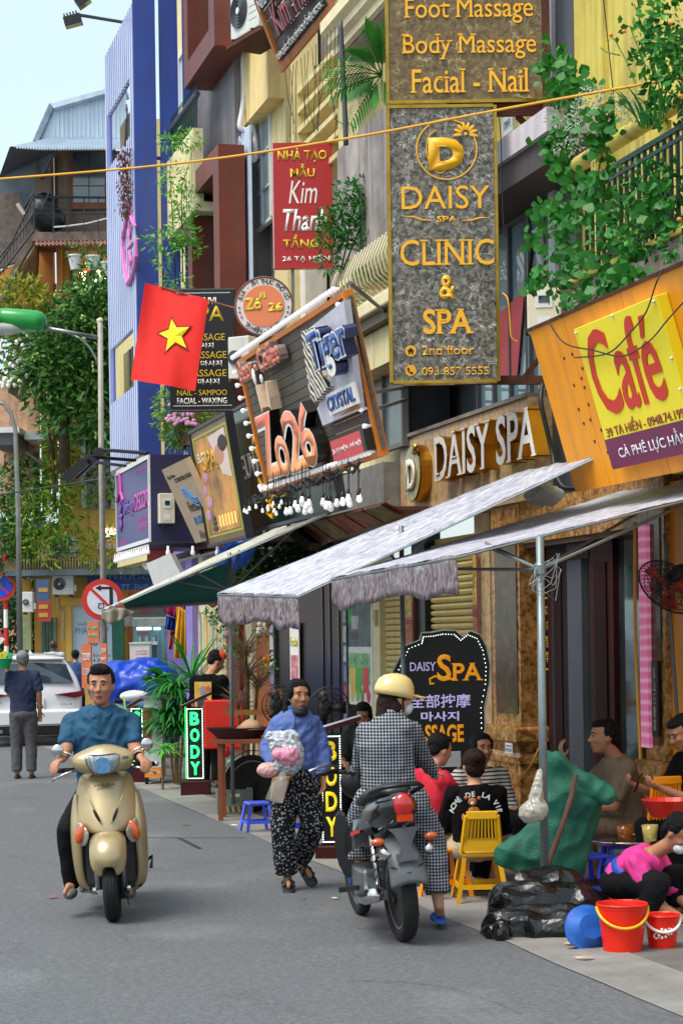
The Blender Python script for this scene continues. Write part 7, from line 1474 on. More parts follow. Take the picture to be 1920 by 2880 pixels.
 def cloth(s,name,mb,m,voxel=.013,disp=.014,dscale=.11,smooth=4,label=None):return blob(s.t,name,mb,m,voxel,smooth,disp,dscale,label)
J=lambda f,x,y,Y:P(*f(x,y),Y)
jean=mat('black_denim','0b0c0f',.85,spec=.2,var=.2,scale=4);navy_c=mat('navy_cotton','1d2747',.85,var=.12,scale=4);teal_polo=mat('teal_polo','0f4a6a',.8,var=.12,scale=3)
# --- rider on the gold scooter, seen from the front
Ys=13.17;spos=GP(321,2590);HD=V((.07,-1,0)).normalized() # heading toward the camera
Yb=13.95
hp=J(ZM,575,1010,Yb);hp.z=.80
p1=Person('man in teal polo shirt riding the gold scooter toward the camera',(hp.x,hp.y,0),skin,1.03)
sh=(J(ZM,296,560,Yb),J(ZM,794,560,Yb));el_=(J(ZM,252,800,Yb-.12),J(ZM,826,790,Yb-.12));wr=(J(ZM,222,862,Yb-.50),J(ZM,868,850,Yb-.52));neck=J(ZM,545,420,Yb-.02);chest=J(ZM,545,640,Yb)
hc=J(ZM,541,262,Yb-.06)
p1.torso(p1.body,hp,chest,neck,(1,0,0));p1.limb(p1.body,[J(ZM,545,470,Yb),hc-V((0,0,.04))],(.062,.056))
p1.head(hc,rotm(-.03,.05),1.12)
kn=[V((hp.x-.21,Yb-.42,.60)),V((hp.x+.21,Yb-.42,.60))];an=[V((hp.x-.20,Yb-.30,.23)),V((hp.x+.20,Yb-.30,.23))]
for i,q in((0,-1),(1,1)):
 p1.arm(sh[i],el_[i],wr[i],(q*.28,-.55,-.22),(0,-.3,-1),.95,side=q,r=(.056,.047,.031));p1.leg((hp.x+q*.1,Yb,.80),kn[i],an[i],an[i]+V((q*.02,-.2,-.05)))
p1.finish();p1.face();p1.hair('quiff')
g=MB();p1.torso(g,hp,chest,neck,(1,0,0),.018,wid=(.165,.165,.19,.18),dep=(.12,.12,.13,.10))
for i in(0,1):p1.sleeve(g,sh[i],el_[i],wr[i],.82,.008,r=(.052,.05,.04))
p1.yoke(g,neck,sh)
p1.cloth('polo_shirt',g,teal_polo,.01,.034,.10)
for q in(-1,1):part(p1.t,'collar',MB().grid([[p1.l(neck)+V((q*.07,-.01,.025)),p1.l(neck)+V((q*.045,-.085,-.01)),p1.l(neck)+V((q*.012,-.115,-.06))],[p1.l(neck)+V((q*.105,-.03,-.03)),p1.l(neck)+V((q*.085,-.11,-.065)),p1.l(neck)+V((q*.045,-.13,-.10))]]),teal_polo,solid=.006,sub=1)
part(p1.t,'placket',MB().grid([[p1.l(neck)+V((-.012,-.12,-.07)),p1.l(neck)+V((.012,-.12,-.07))],[p1.l(chest)+V((-.012,-.155,0)),p1.l(chest)+V((.012,-.155,0))]]),mat('polo_dark','0b3a55',.8),solid=.006)
g=MB()
for i,q in((0,-1),(1,1)):p1.limb(g,[(hp.x+q*.08,Yb,.84),(hp.x+q*.1,Yb,.80),kn[i],an[i]],(.10,.095,.068,.056),.008)
p1.cloth('trousers',g,jean);part(p1.t,'wrist_watch',MB().lathe([(.036,-.012),(.038,0),(.036,.012)],p1.l(wr[1])-V((.012,.0,.0)),(V(wr[1])-V(el_[1])).normalized(),14),K.black_paint)
for i,q in((0,-1),(1,1)):part(p1.t,'shoe',MB().ell(p1.l(an[i])+V((0,-.09,-.07)),(.048,.13,.04)),mat('shoe_grey','6d6a66',.6),smooth=True)
# --- gold scooter
SX=Matrix((V((HD.y*-1,HD.x,0)),-HD,V((0,0,1)))).transposed().to_4x4()
SM=Matrix.Translation((spos.x,spos.y,0))@SX@Matrix.Rotation(R(-3.2),4,'Y')
sc1=thing('scooter','gold step through scooter ridden toward the camera, with dusty front fender','scooter',SM)
gold_p=mat('gold_paint','a6946c',.32,metal=.3,var=.08,scale=3,coat=.5,spec=.6);plastic=mat('black_plastic','0c0c0e',.45,var=.2);chrome=mat('chrome','c8c8c8',.15,metal=1,var=.1);rubber=mat('rubber','101011',.85,var=.2,scale=10,bump=.3,bscale=40);alloy=mat('alloy','8f9294',.35,metal=.8,var=.15)
def shell(rows,n=14,p=2.2):
 """rows: (z, half width, front y, how far the sides sweep back)"""
 out=[]
 for z,w,y,c in rows:out.append([(w*x,y+c*abs(x)**p,z)for x in[-1+2*i/n for i in range(n+1)]])
 return out
def wheel(root,name,c,r,w,tr=.045,rim=.62,spokes=0,tyre=rubber,axis=(1,0,0),disc_r=0):
 wl=part(root,name,MB().lathe([(r*rim,-w*.32),(r*rim*1.08,-w*.42),(r*.90,-w*.5),(r*.97,-w*.36),(r,-w*.12),(r,w*.12),(r*.97,w*.36),(r*.90,w*.5),(r*rim*1.08,w*.42),(r*rim,w*.32)],c,axis,40),tyre,smooth=True)
 part(wl,'rim',MB().lathe([(r*rim*.88,-w*.3),(r*rim*1.02,-w*.34),(r*rim*1.02,w*.34),(r*rim*.88,w*.3)],c,axis,32),alloy,smooth=False);part(wl,'hub',MB().lathe([(.001,-w*.5),(r*.16,-w*.45),(r*.16,w*.45),(.001,w*.5)],c,axis,16),plastic)
 c=V(c)
 for k in range(spokes or 5):
  a=2*PI*k/(spokes or 5);d=V((0,math.cos(a),math.sin(a)));part(wl,'spoke',MB().tube([c+d*r*.12,c+d*r*rim*.95],.004 if spokes else .016,5),alloy)
 return wl
wheel(sc1,'wheel',(0,0,.215),.215,.10,rim=.64);wheel(sc1,'wheel',(0,1.24,.215),.215,.10,rim=.64)
for i in range(3):part(sc1,'tread_groove',MB().tube([((i-1)*.02,-.2165*math.cos(t),.215+.2165*math.sin(t))for t in[R(-80+10*k)for k in range(17)]],.0022,4),plastic)
part(sc1,'fender',MB().grid([[(x*w*(1-.1*abs(x)),y+.05*abs(x)**2,z-.05*abs(x)**3+(-.02 if abs(x)>.8 and i>3 else 0))for x in[-1+2*k/16 for k in range(17)]]for i,(y,z,w)in enumerate(((.12,.60,.10),(.02,.615,.125),(-.10,.60,.135),(-.19,.54,.138),(-.235,.46,.135),(-.235,.41,.10),(-.225,.385,.055)))]),gold_p,smooth=True,solid=.008,sub=1)
for q in(-1,1):part(sc1,'fork_leg',MB().tube([(q*.085,.0,.215),(q*.085,.01,.36),(q*.07,.06,.62)],[.022,.026,.022],10),alloy,smooth=True);part(sc1,'axle_nut',MB().lathe([(.001,-.015),(.02,-.01),(.02,.012),(.001,.015)],(q*.115,0,.215),(1,0,0),8),chrome)
part(sc1,'brake_cable',MB().tube([(.105,-.03,.6),(.108,-.05,.4),(.10,-.02,.2),(.105,0,.1)],.004,5),plastic)
part(sc1,'front_apron',MB().grid(shell([(.985,.12,.16,.05),(.975,.165,.13,.07),(.93,.188,.10,.08),(.86,.203,.07,.09),(.76,.226,.02,.12),(.68,.236,-.02,.15),(.62,.20,-.045,.13),(.595,.12,-.05,.07)],18)),gold_p,smooth=True,solid=.01,sub=1)
for q in(-1,1):
 rows=[[(q*a,y0,z),(q*(a+b)*.5,y0-.012,z),(q*b,y0+.015,z),(q*(b+.012),y0+.09,z)]for z,a,b,y0 in((.86,.19,.206,.14),(.76,.2,.23,.11),(.66,.16,.243,.07),(.58,.172,.246,.06),(.45,.18,.245,.07),(.33,.182,.238,.09),(.24,.165,.222,.12),(.19,.13,.19,.15),(.165,.09,.13,.17))]
 part(sc1,'leg_shield',MB().grid(rows),gold_p,smooth=True,solid=.008,sub=1)
 lens=[(q*.108,-.035,.60),(q*.155,.01,.655),(q*.205,.05,.70),(q*.212,.06,.62),(q*.205,.05,.535),(q*.165,.02,.50),(q*.14,-.0,.53)]
 ts=part(sc1,'turn_signal',MB().add([V(p)+V((0,-.022,0))for p in lens]+[V((q*.172,-.012,.60))],[(i,(i+1)%7,7)for i in range(7)]),mat('clear_lens','8f8a80',.08,var=.1,spec=1),solid=.012,sub=1)
 part(ts,'amber_bulb',MB().ell((q*.178,-.006,.60),(.034,.026,.07),Matrix.Rotation(q*-.35,3,'Y')),mat('amber_lens','c2500a',.12,spec=1),smooth=True)
 part(sc1,'vent',MB().ell((q*.062,-.052+.004,.715),(.011,.012,.05),Matrix.Rotation(q*.42,3,'Y'),12,8),plastic,smooth=True)
 part(sc1,'apron_crease',MB().tube([(q*.145,.065,.90),(q*.10,.025,.80),(q*.03,-.045,.655)],[.002,.004,.003],6),gold_p,smooth=True)
part(sc1,'inner_shield',MB().box(-.20,.20,.13,.16,.20,.66),plastic,bevel=.01);part(sc1,'wheel_well',MB().grid([[(x*.16,.10-.05*math.cos(x*1.4),z)for x in(-1,-.5,0,.5,1)]for z in(.25,.45,.60)]),plastic,solid=.01)
put_text(sc1,'HONDA',-.068,.068,.900,.918,.062,mat('badge_gold','6b4c10',.3,metal=.6),depth=.004,bold=.03)
part(sc1,'floor_board',MB().box(-.15,.15,.16,.55,.25,.29),plastic,bevel=.01);
for q in(-1,1):part(sc1,'side_panel',MB().grid([[(q*.12,.5,z0),(q*.18,.75,z0+.05),(q*.17,1.1,z0+.12),(q*.08,1.45,z0+.2)]for z0 in(.34,.45,.58)]),gold_p,smooth=True,solid=.01)
part(sc1,'seat',MB().box(-.13,.13,.55,1.25,.70,.78),plastic,bevel=.03);part(sc1,'rear_body',MB().box(-.1,.1,.6,1.35,.35,.69),plastic,bevel=.03)
mf=part(sc1,'muffler',MB().tube([(-.20,.55,.27),(-.225,.9,.3),(-.225,1.3,.34)],[.035,.055,.05],12),chrome,smooth=True);part(sc1,'foot_peg',MB().box(-.275,-.15,.42,.50,.34,.36),alloy);part(sc1,'kick_stand',MB().tube([(.15,.5,.30),(.27,.48,.36),(.255,.47,.28)],.014,6),plastic);part(sc1,'engine_cover',MB().box(-.25,-.17,.5,.75,.14,.36),alloy,bevel=.02)
part(sc1,'handlebar_cowl',MB().loft([[(w*math.cos(t)*(1 if math.cos(t)<0 else 1),y+.085*math.sin(t)-.0,z+.10*h_*math.cos(t)**2*0+h_*.0)for t in[2*PI*k/20 for k in range(20)]]for z,w,y,h_ in((.985,.10,.12,0),(1.0,.17,.10,0),(1.04,.205,.08,0),(1.09,.222,.09,0),(1.125,.20,.11,0),(1.155,.12,.14,0),(1.18,.05,.16,0))]),gold_p,smooth=True,sub=1)
hl=[(-.112,1.105),(-.08,1.118),(.0,1.112),(.08,1.118),(.112,1.105),(.105,1.06),(.075,1.0),(.055,.982),(-.055,.982),(-.075,1.0),(-.105,1.06)]
def hy(x,z):return .012+.5*x*x-(.0 if z>1.05 else(1.05-z)*-.25)
h1_=part(sc1,'headlight',MB().add([(0,-.018,1.05)]+[(x,hy(x,z)-.005,z)for x,z in hl],[(0,i+1,(i+1)%11+1)for i in range(11)]),mat('headlight_glass','a8b6bc',.05,var=.45,scale=30,stretch=(3,1,.3),spec=1,metal=.2),solid=.008,sub=1)
part(h1_,'headlight_rim',MB().tube([(x*1.03,hy(x,z)-.008,z)for x,z in hl],.004,6,close=True),K.dark_grey);part(h1_,'bulb_reflector',MB().lathe([(.001,0),(.05,.004),(.055,.01)],(0,-.022,1.045),(0,-1,0),20),mat('reflect_blue','6fa3cf',.1,metal=.5,var=.3,scale=20))
part(sc1,'cowl_badge',MB().box(.135,.175,.005,.012,1.075,1.095),K.dark_grey)
for q in(-1,1):
 part(sc1,'grip',MB().tube([(q*.20,.13,1.02),(q*.34,.16,1.02)],.017,10),plastic,smooth=True);part(sc1,'bar_end',MB().ell((q*.35,.165,1.02),.02,n=10,m=8),chrome,smooth=True)
 part(sc1,'brake_lever',MB().tube([(q*.19,.07,1.02),(q*.25,.05,1.005),(q*.33,.06,.975),(q*.345,.07,.96)],[.01,.009,.007,.009],8),chrome,smooth=True)
 part(sc1,'mirror_stem',MB().tube([(q*.18,.12,1.10),(q*.22,.12,1.13),(q*.29,.12,1.155)],.007,8),chrome,smooth=True)
 mr_=part(sc1,'mirror',MB().lathe([(.001,-.03),(.012,-.028),(.02,-.018),(.040,-.012),(.042,.002),(.038,.008),(.001,.008)],(q*.30,.10,1.16),(q*.1,-1,0),20),chrome,smooth=True)
# --- walking woman in blue jacket
def woman():
 Y=14.85;base=GP(*ZL(380,1600));p=Person('woman in blue zip jacket and floral trousers walking with plastic bags in her arm',(base.x,base.y,0),skin2,.96)
 hip=J(ZL,400,790,Y);chest=J(ZL,385,480,Y-.02);neck=J(ZL,398,335,Y-.03);hc=J(ZL,415,205,Y-.08)
 sh=(J(ZL,262,418,Y),J(ZL,528,418,Y));el=(J(ZL,182,610,Y-.05),J(ZL,605,620,Y));wr=(J(ZL,255,715,Y-.22),J(ZL,600,790,Y-.06))
 p.torso(p.body,hip,chest,neck,(1,0,0));p.limb(p.body,[neck,hc-V((0,0,.04))],(.05,.046));M=rotm(.42,.03,.03);p.head(hc,M,1.0,female=True)
 p.arm(sh[0],el[0],wr[0],(.6,-.3,-.45),(0.2,.6,0),.45,side=-1);p.arm(sh[1],el[1],wr[1],(-.02,-.1,-1),(-.5,-.3,0),.5,side=1)
 hpj=(J(ZL,320,850,Y),J(ZL,480,850,Y));kn=(J(ZL,300,1180,Y-.05),J(ZL,520,1160,Y-.02));an=(J(ZL,335,1530,Y-.0),J(ZL,430,1400,Y+.22));toe=(J(ZL,345,1598,Y-.15),J(ZL,500,1520,Y+.12))
 for i in(0,1):p.leg(hpj[i],kn[i],an[i],toe[i],r=(.08,.052,.034))
 p.finish();p.face();h=p.hair('pony',hairm)
 g=MB();p.torso(g,hip.lerp(chest,.0),chest,neck+V((0,0,.03)),(1,0,0),.02,wid=(.165,.16,.17,.165),dep=(.12,.12,.125,.10));cap(g,p.l(neck)-V((0,0,.03)),p.l(neck)+V((0,-.01,.05)),.075,.068)
 for i in(0,1):p.sleeve(g,sh[i],el[i],wr[i],1.9,.014)
 p.yoke(g,neck,sh)
 p.cloth('jacket',g,mat('jacket_blue','4a64a0',.7,var=.1,scale=3),.0095,.03,.085)
 W=p.headW;zp_=[p.l(neck)+V((.0,-.10,.02)),p.l(chest)+V((.005,-.155,0)),p.l(hip.lerp(chest,.3))+V((.01,-.155,0)),p.l(hip)+V((.01,-.15,0))];part(p.t,'zip',MB().tube(zp_,.004,5),navy_c)
 g=MB();g.ell(W(0,-.046,-.112),(.060,.060,.036),M);g.ell(W(0,-.07,-.090),(.047,.036,.022),M);blob(p.t,'face_mask',g,mat('mask_black','181b24',.6),.006,2,.006,.05);part(p.t,'mask_strap',MB().tube([W(-.055,-.06,-.07),W(-.075,-.02,-.03),W(-.08,.005,-.02)],.005,4),blackc)
 g=MB();flw=pattern_mat('floral_trousers','9a9c9c','0b0d16','flower',48)
 p.limb(g,[hip+V((0,0,.02)),hip-V((0,0,.1))],(.15,.162),.01)
 for i in(0,1):p.limb(g,[hpj[i],kn[i],V(kn[i]).lerp(an[i],.93)],(.105,.085,.085),.006,flat=True)
 p.cloth('trousers',g,flw,.010,.022,.14)
 for i in(0,1):
  a,t=p.l(an[i]),p.l(toe[i]);f=(t-a);sp=a+f*.12+V((0,0,-.05));d=f.normalized();
  g=MB();cap(g,a-d*.05-V((0,0,.052))if i==0 else a-d*.04-V((0,0,.04)),t+d*.03-V((0,0,.028)),.042,.046,12,sy=.3,side=(1,0,0));part(p.t,'sandal',g,slip_b,smooth=True)
  for dx in(-1,1):part(p.t,'sandal_strap',MB().tube([t-d*.03+V((dx*.045,0,-.02)),t-d*.06+V((0,-.0,.03)),t-d*.09+V((-dx*.045,0,-.02))],.012,6),slip_b)
 bagm=mat('bag_white','a9afb8',.22,var=.08,spec=.7);b0=J(ZL,320,640,Y-.27)
 t=thing('plastic_bag','white plastic bag with pink goods held against the woman in blue','bag',Fr(b0-V((0,0,.14)),(1,0,0)));o=b0-V((0,0,.14));l=lambda x,y,Yy:J(ZL,x,y,Yy)-o
 g=MB();g.ell(l(350,640,Y-.26),(.105,.09,.14));g.ell(l(290,560,Y-.26),(.085,.07,.09));cap(g,l(210,500,Y-.25),l(380,500,Y-.25),.035,.045);g.ell(l(330,710,Y-.25),(.09,.07,.07));blob(t,'bag_film',g,bagm,.009,0,.035,.05,facet=.2)
 g=MB();g.ell(l(345,640,Y-.295),(.085,.08,.085));g.ell(l(280,630,Y-.30),(.06,.06,.05));blob(t,'pink_goods',g,mat('pink_goods','d88aa4',.4,var=.2,scale=10),.009,2,.02,.05)
 g=MB();g.ell(l(200,745,Y-.22),(.09,.06,.055));blob(t,'lower_goods',g,mat('pink_pale','d9aaa6',.35,var=.2),.009,2,.02,.05)
 o2=J(ZL,265,980,Y-.26);t=thing('paper_bag','brown paper bag inside clear plastic hanging from her hand','bag',Fr(o2,(1,0,0)));l=lambda x,y,Yy:J(ZL,x,y,Yy)-o2
 part(t,'paper_sack',MB().add([l(225,800,Y-.24),l(365,785,Y-.24),l(305,985,Y-.22),l(205,965,Y-.22),l(235,800,Y-.32),l(360,790,Y-.32),l(300,985,Y-.28),l(210,965,Y-.28)],[(0,1,2,3),(4,5,6,7),(0,1,5,4),(1,2,6,5),(2,3,7,6),(3,0,4,7)]),mat('kraft','9c6f42',.8,var=.12,bump=.3,bscale=20),bevel=.01)
 part(t,'clear_film',MB().grid([[l(300,745,Y-.3),l(315,745,Y-.3),l(318,750,Y-.3)],[l(215,850,Y-.33),l(290,850,Y-.36),l(340,840,Y-.33)],[l(172,960,Y-.31),l(240,985,Y-.34),l(300,992,Y-.31)]]),mat('film_clear','d8dcd4',.15,alpha=.2,spec=.9),smooth=True,solid=.002)
woman()
# --- parked motorbike with the woman in the checked suit, seen from behind
rw=GP(*ZL(1195,2003));fw_=GP(*ZL(925,1838));hd2=V((fw_.x-rw.x,fw_.y-rw.y,0)).normalized()
MM=Matrix.Translation((rw.x,rw.y,0))@Matrix((V((hd2.y,-hd2.x,0)),hd2,V((0,0,1)))).transposed().to_4x4()@Matrix.Rotation(R(-5),4,'Y')
mb_t=thing('motorbike','black and red motorbike seen from behind with the woman in checked suit astride','motorbike',MM)
wheel(mb_t,'wheel',(0,0,.29),.29,.10,rim=.72,spokes=18);wheel(mb_t,'wheel',(0,1.22,.28),.28,.08,rim=.72,spokes=18)
for i in range(26):t=R(-100+i*14);part(mb_t,'tread_block',MB().tube([(-.035,-.276*math.cos(t),.29+.276*math.sin(t)),(0,-.2915*math.cos(t+.06),.29+.2915*math.sin(t+.06)),(.035,-.276*math.cos(t+.12),.29+.276*math.sin(t+.12))],.002,4),plastic)
K_=plastic;fen=mat('fender_grey','5a5d60',.5,var=.15)
part(mb_t,'rear_fender',MB().grid([[(x*w,y-.02*(1-x*x),z-.03*x*x)for x in[-1+k/4 for k in range(9)]]for y,z,w in((-.02,.66,.075),(-.13,.63,.09),(-.23,.56,.105),(-.28,.48,.115),(-.30,.42,.12),(-.30,.395,.11))]),fen,smooth=True,solid=.008)
for k in range(2):part(mb_t,'fender_rib',MB().tube([(-.10,-.27,.50-.07*k),(0,-.31,.455-.07*k),(.10,-.27,.50-.07*k)],.006,5),K_)
part(mb_t,'plate_bracket',MB().prism([(-.1,.73),(.1,.73),(.07,.70),(.03,.62),(.06,.55),(-.06,.55),(-.03,.62),(-.07,.70)],-.30,-.285),fen);part(mb_t,'bracket_foot',MB().box(-.065,.065,-.31,-.28,.53,.575),fen)
part(mb_t,'tail_body',MB().loft([[(w*math.cos(t),y,z+h_*math.sin(t))for t in[2*PI*k/16 for k in range(16)]]for y,z,w,h_ in((-.30,.86,.05,.05),(-.26,.85,.10,.09),(-.1,.82,.13,.12),(.15,.76,.15,.16),(.5,.66,.13,.16),(.7,.6,.1,.1))]),mat('black_gloss_paint','0f1012',.18,coat=.6),smooth=True)
part(mb_t,'seat',MB().loft([[(w*math.cos(t),y,z+h_*math.sin(t))for t in[2*PI*k/16 for k in range(16)]]for y,z,w,h_ in((-.22,.94,.06,.03),(-.1,.95,.11,.045),(.2,.90,.14,.05),(.5,.83,.12,.05),(.65,.84,.06,.03))]),mat('seat_vinyl','26282a',.4),smooth=True)
part(mb_t,'grab_rail',MB().tube([(-.15,.05,.9),(-.16,-.2,.955),(-.11,-.31,.985),(0,-.335,.99),(.11,-.31,.985),(.16,-.2,.955),(.15,.05,.9)],.014,8),K_,smooth=True)
tl=part(mb_t,'tail_light',MB().ell((0,-.335,.87),(.062,.04,.075),n=14,m=10),mat('red_lens','a80d05',.1,spec=1,emit=.1),smooth=True);part(tl,'lens_foot',MB().box(-.045,.045,-.36,-.31,.775,.815),mat('orange_lens','d03a08',.12))
for q in(-1,1):
 part(mb_t,'turn_signal',MB().ell((q*.165,-.27,.66),(.045,.03,.024),n=10,m=6),K.amber_lens,smooth=True);part(mb_t,'shock_absorber',MB().tube([(q*.12,.02,.32),(q*.12,.1,.66)],.018,8),chrome,smooth=True)
 part(mb_t,'spring',MB().tube([(q*.12+.03*math.cos(a*2.4),.02+.06*a/14+.03*math.sin(a*2.4),.38+.018*a)for a in range(14)],.006,5),K_);part(mb_t,'spare_bulb',MB().tube([(q*.15,-.28,.62),(q*.125,-.33,.57)],.026,10),chrome,smooth=True)
 part(mb_t,'swing_arm',MB().beam((q*.09,.0,.29),(q*.10,.45,.34),.03,.05),alloy);part(mb_t,'side_panel',MB().grid([[(q*.13,.05,.78),(q*.17,.35,.74),(q*.16,.7,.62)],[(q*.12,.05,.66),(q*.18,.35,.56),(q*.17,.7,.48)]]),K.black_gloss_paint,smooth=True,solid=.01)
 part(mb_t,'stripe',MB().grid([[(q*.178,.15,.70),(q*.186,.40,.66)],[(q*.176,.17,.675),(q*.186,.42,.63)]]),mat('stripe_red','c8281a',.3),solid=.003)
 part(mb_t,'leg_shield',MB().grid([[(q*.12,.75,.80),(q*.20,.82,.80)],[(q*.13,.75,.5),(q*.23,.84,.5)],[(q*.10,.75,.3),(q*.18,.82,.3)]]),K.black_gloss_paint,solid=.012,sub=1)
 part(mb_t,'grip',MB().tube([(q*.17,.70,1.03),(q*.33,.62,1.03)],.018,8),K_,smooth=True);part(mb_t,'brake_lever',MB().tube([(q*.15,.78,1.06),(q*.28,.74,1.065),(q*.36,.68,1.05)],.008,6),chrome,smooth=True)
part(mb_t,'exhaust',MB().tube([(-.15,.55,.22),(-.17,.2,.27),(-.185,-.18,.33)],[.03,.05,.045],12),chrome,smooth=True);part(mb_t,'heat_guard',MB().tube([(-.215,.15,.3),(-.225,-.1,.34)],[.022,.02],8),K_)
part(mb_t,'engine',MB().box(-.14,.12,.4,.75,.2,.42),alloy,bevel=.03);part(mb_t,'foot_peg',MB().box(-.27,.27,.52,.56,.27,.30),K_);part(mb_t,'handlebar',MB().tube([(-.18,.70,1.03),(0,.82,.98),(.18,.70,1.03)],.014,8),chrome)
part(mb_t,'front_cowl',MB().ell((0,.86,.93),(.13,.1,.12)),K_,smooth=True);part(mb_t,'kick_stand',MB().tube([(.1,.45,.25),(.2,.40,.08)],.012,6),K_)
Y=12.75;chk=pattern_mat('checked_suit','14161b','8b9098','check',70)
bp0=J(ZL,1060,930,Y);p=Person('woman in black and white checked suit and cream cap helmet sitting on the motorbike',(bp0.x,bp0.y,0),skin3,.97)
hip=J(ZL,1090,930,Y);chest=J(ZL,1055,560,Y-.02);neck=J(ZL,1100,350,Y);hc=J(ZL,1130,225,Y+.03)
sh=(J(ZL,915,470,Y),J(ZL,1245,460,Y));el=(J(ZL,868,700,Y+.22),J(ZL,1330,660,Y+.2));wr=(J(ZL,845,800,Y+.45),J(ZL,1420,780,Y+.40))
p.torso(p.body,hip,chest,neck,(1,0,0));p.limb(p.body,[neck,hc-V((0,0,.04))],(.05,.046));M=rotm(PI-1.1,.05);p.head(hc,M,1.0,True)
for i,q in((0,1),(1,-1)):p.arm(sh[i],el[i],wr[i],(0,1,.1),(0,0,-1),.8,side=q)
hj=(J(ZL,960,980,Y),J(ZL,1240,980,Y));kn=(J(ZL,870,1150,Y+.32),J(ZL,1390,1270,Y+.12));an=(J(ZL,850,1480,Y+.25),J(ZL,1445,1690,Y+.02));toe=(J(ZL,850,1530,Y+.42),J(ZL,1480,1800,Y+.04))
an=(an[0],V((an[1].x,an[1].y,.14)));
for i in(0,1):p.leg(hj[i],kn[i],an[i],an[i]+V((.02,.16,-.07)),r=(.088,.058,.036))
p.finish();p.hair('long',hairb)
g=MB();p.torso(g,hip,chest,neck,(1,0,0),.018,wid=(.175,.155,.165,.155),dep=(.14,.13,.13,.1));cap(g,p.l(neck)-V((.02,-.01,.05)),p.l(neck)-V((0,0,.0)),.10,.085);cap(g,p.l(neck)+V((-.09,-.05,-.05)),p.l(neck)+V((.09,-.07,-.07)),.05,.05)
for i in(0,1):p.sleeve(g,sh[i],el[i],wr[i],1.85,.010)
p.yoke(g,neck,sh);p.cloth('hooded_jacket',g,chk,.011,.022,.11)
g=MB();g.ell(p.l(hip)-V((0,0,.05)),(.20,.17,.14))
for i in(0,1):p.limb(g,[hj[i],kn[i],V(kn[i]).lerp(an[i],.8)],(.115,.095,.075),.008,flat=True)
p.cloth('trousers',g,chk,.011,.022,.13)
W=p.headW;hm=mat('helmet_cream','d9bf7c',.22,var=.03,coat=.5,spec=.6);g=MB();C_=lambda x,y,z:W(x,y,z)
rows=[[C_(a*math.cos(t),.012+b*math.sin(t),z+(.02*math.sin(t)if i<2 else 0))for t in[2*PI*k/28 for k in range(29)]]for i,(a,b,z)in enumerate(((.106,.126,.015),(.110,.130,.045),(.106,.124,.085),(.09,.105,.125),(.06,.07,.15),(.025,.03,.16),(.001,.001,.162)))]
hl_=part(p.t,'helmet',MB().grid(rows),hm,smooth=True,solid=.01);part(hl_,'visor',MB().grid([[C_(x*.095*(1-.25*j/3),-.10-.045*j*(1-.3*x*x)+.06*x*x,.035-.008*j)for x in[-1+k/5 for k in range(11)]]for j in range(4)]),hm,smooth=True,solid=.008)
part(hl_,'helmet_sticker',MB().ell(C_(.088,.06,.10),(.012,.035,.03),M,8,6),mat('sticker_maroon','5a2430',.5));part(hl_,'helmet_strap',MB().tube([C_(-.085,.0,.01),C_(-.075,-.02,-.05),C_(-.03,-.04,-.11)],.005,5),blackc)
g=MB();g.ell(W(0,-.07,-.055),(.056,.05,.05),M);g.ell(W(0,-.10,-.045),(.03,.026,.03),M);blob(p.t,'face_mask',g,mat('mask_white','d5d9e0',.6),.006,2)
for i in(0,1):
 a=p.l(an[i])+V((.01,.06,-.095));g=MB();cap(g,a-V((0,.14,0)),a+V((0,.10,0)),.036,.044,12,sy=.35,side=(1,0,0));cap(g,a+V((-.04,.0,.02)),a+V((.0,.10,.02)),.03,.035,10);blob(p.t,'slipper',g,mat('slipper_blue','1454a8',.7,var=.1),.008,2)
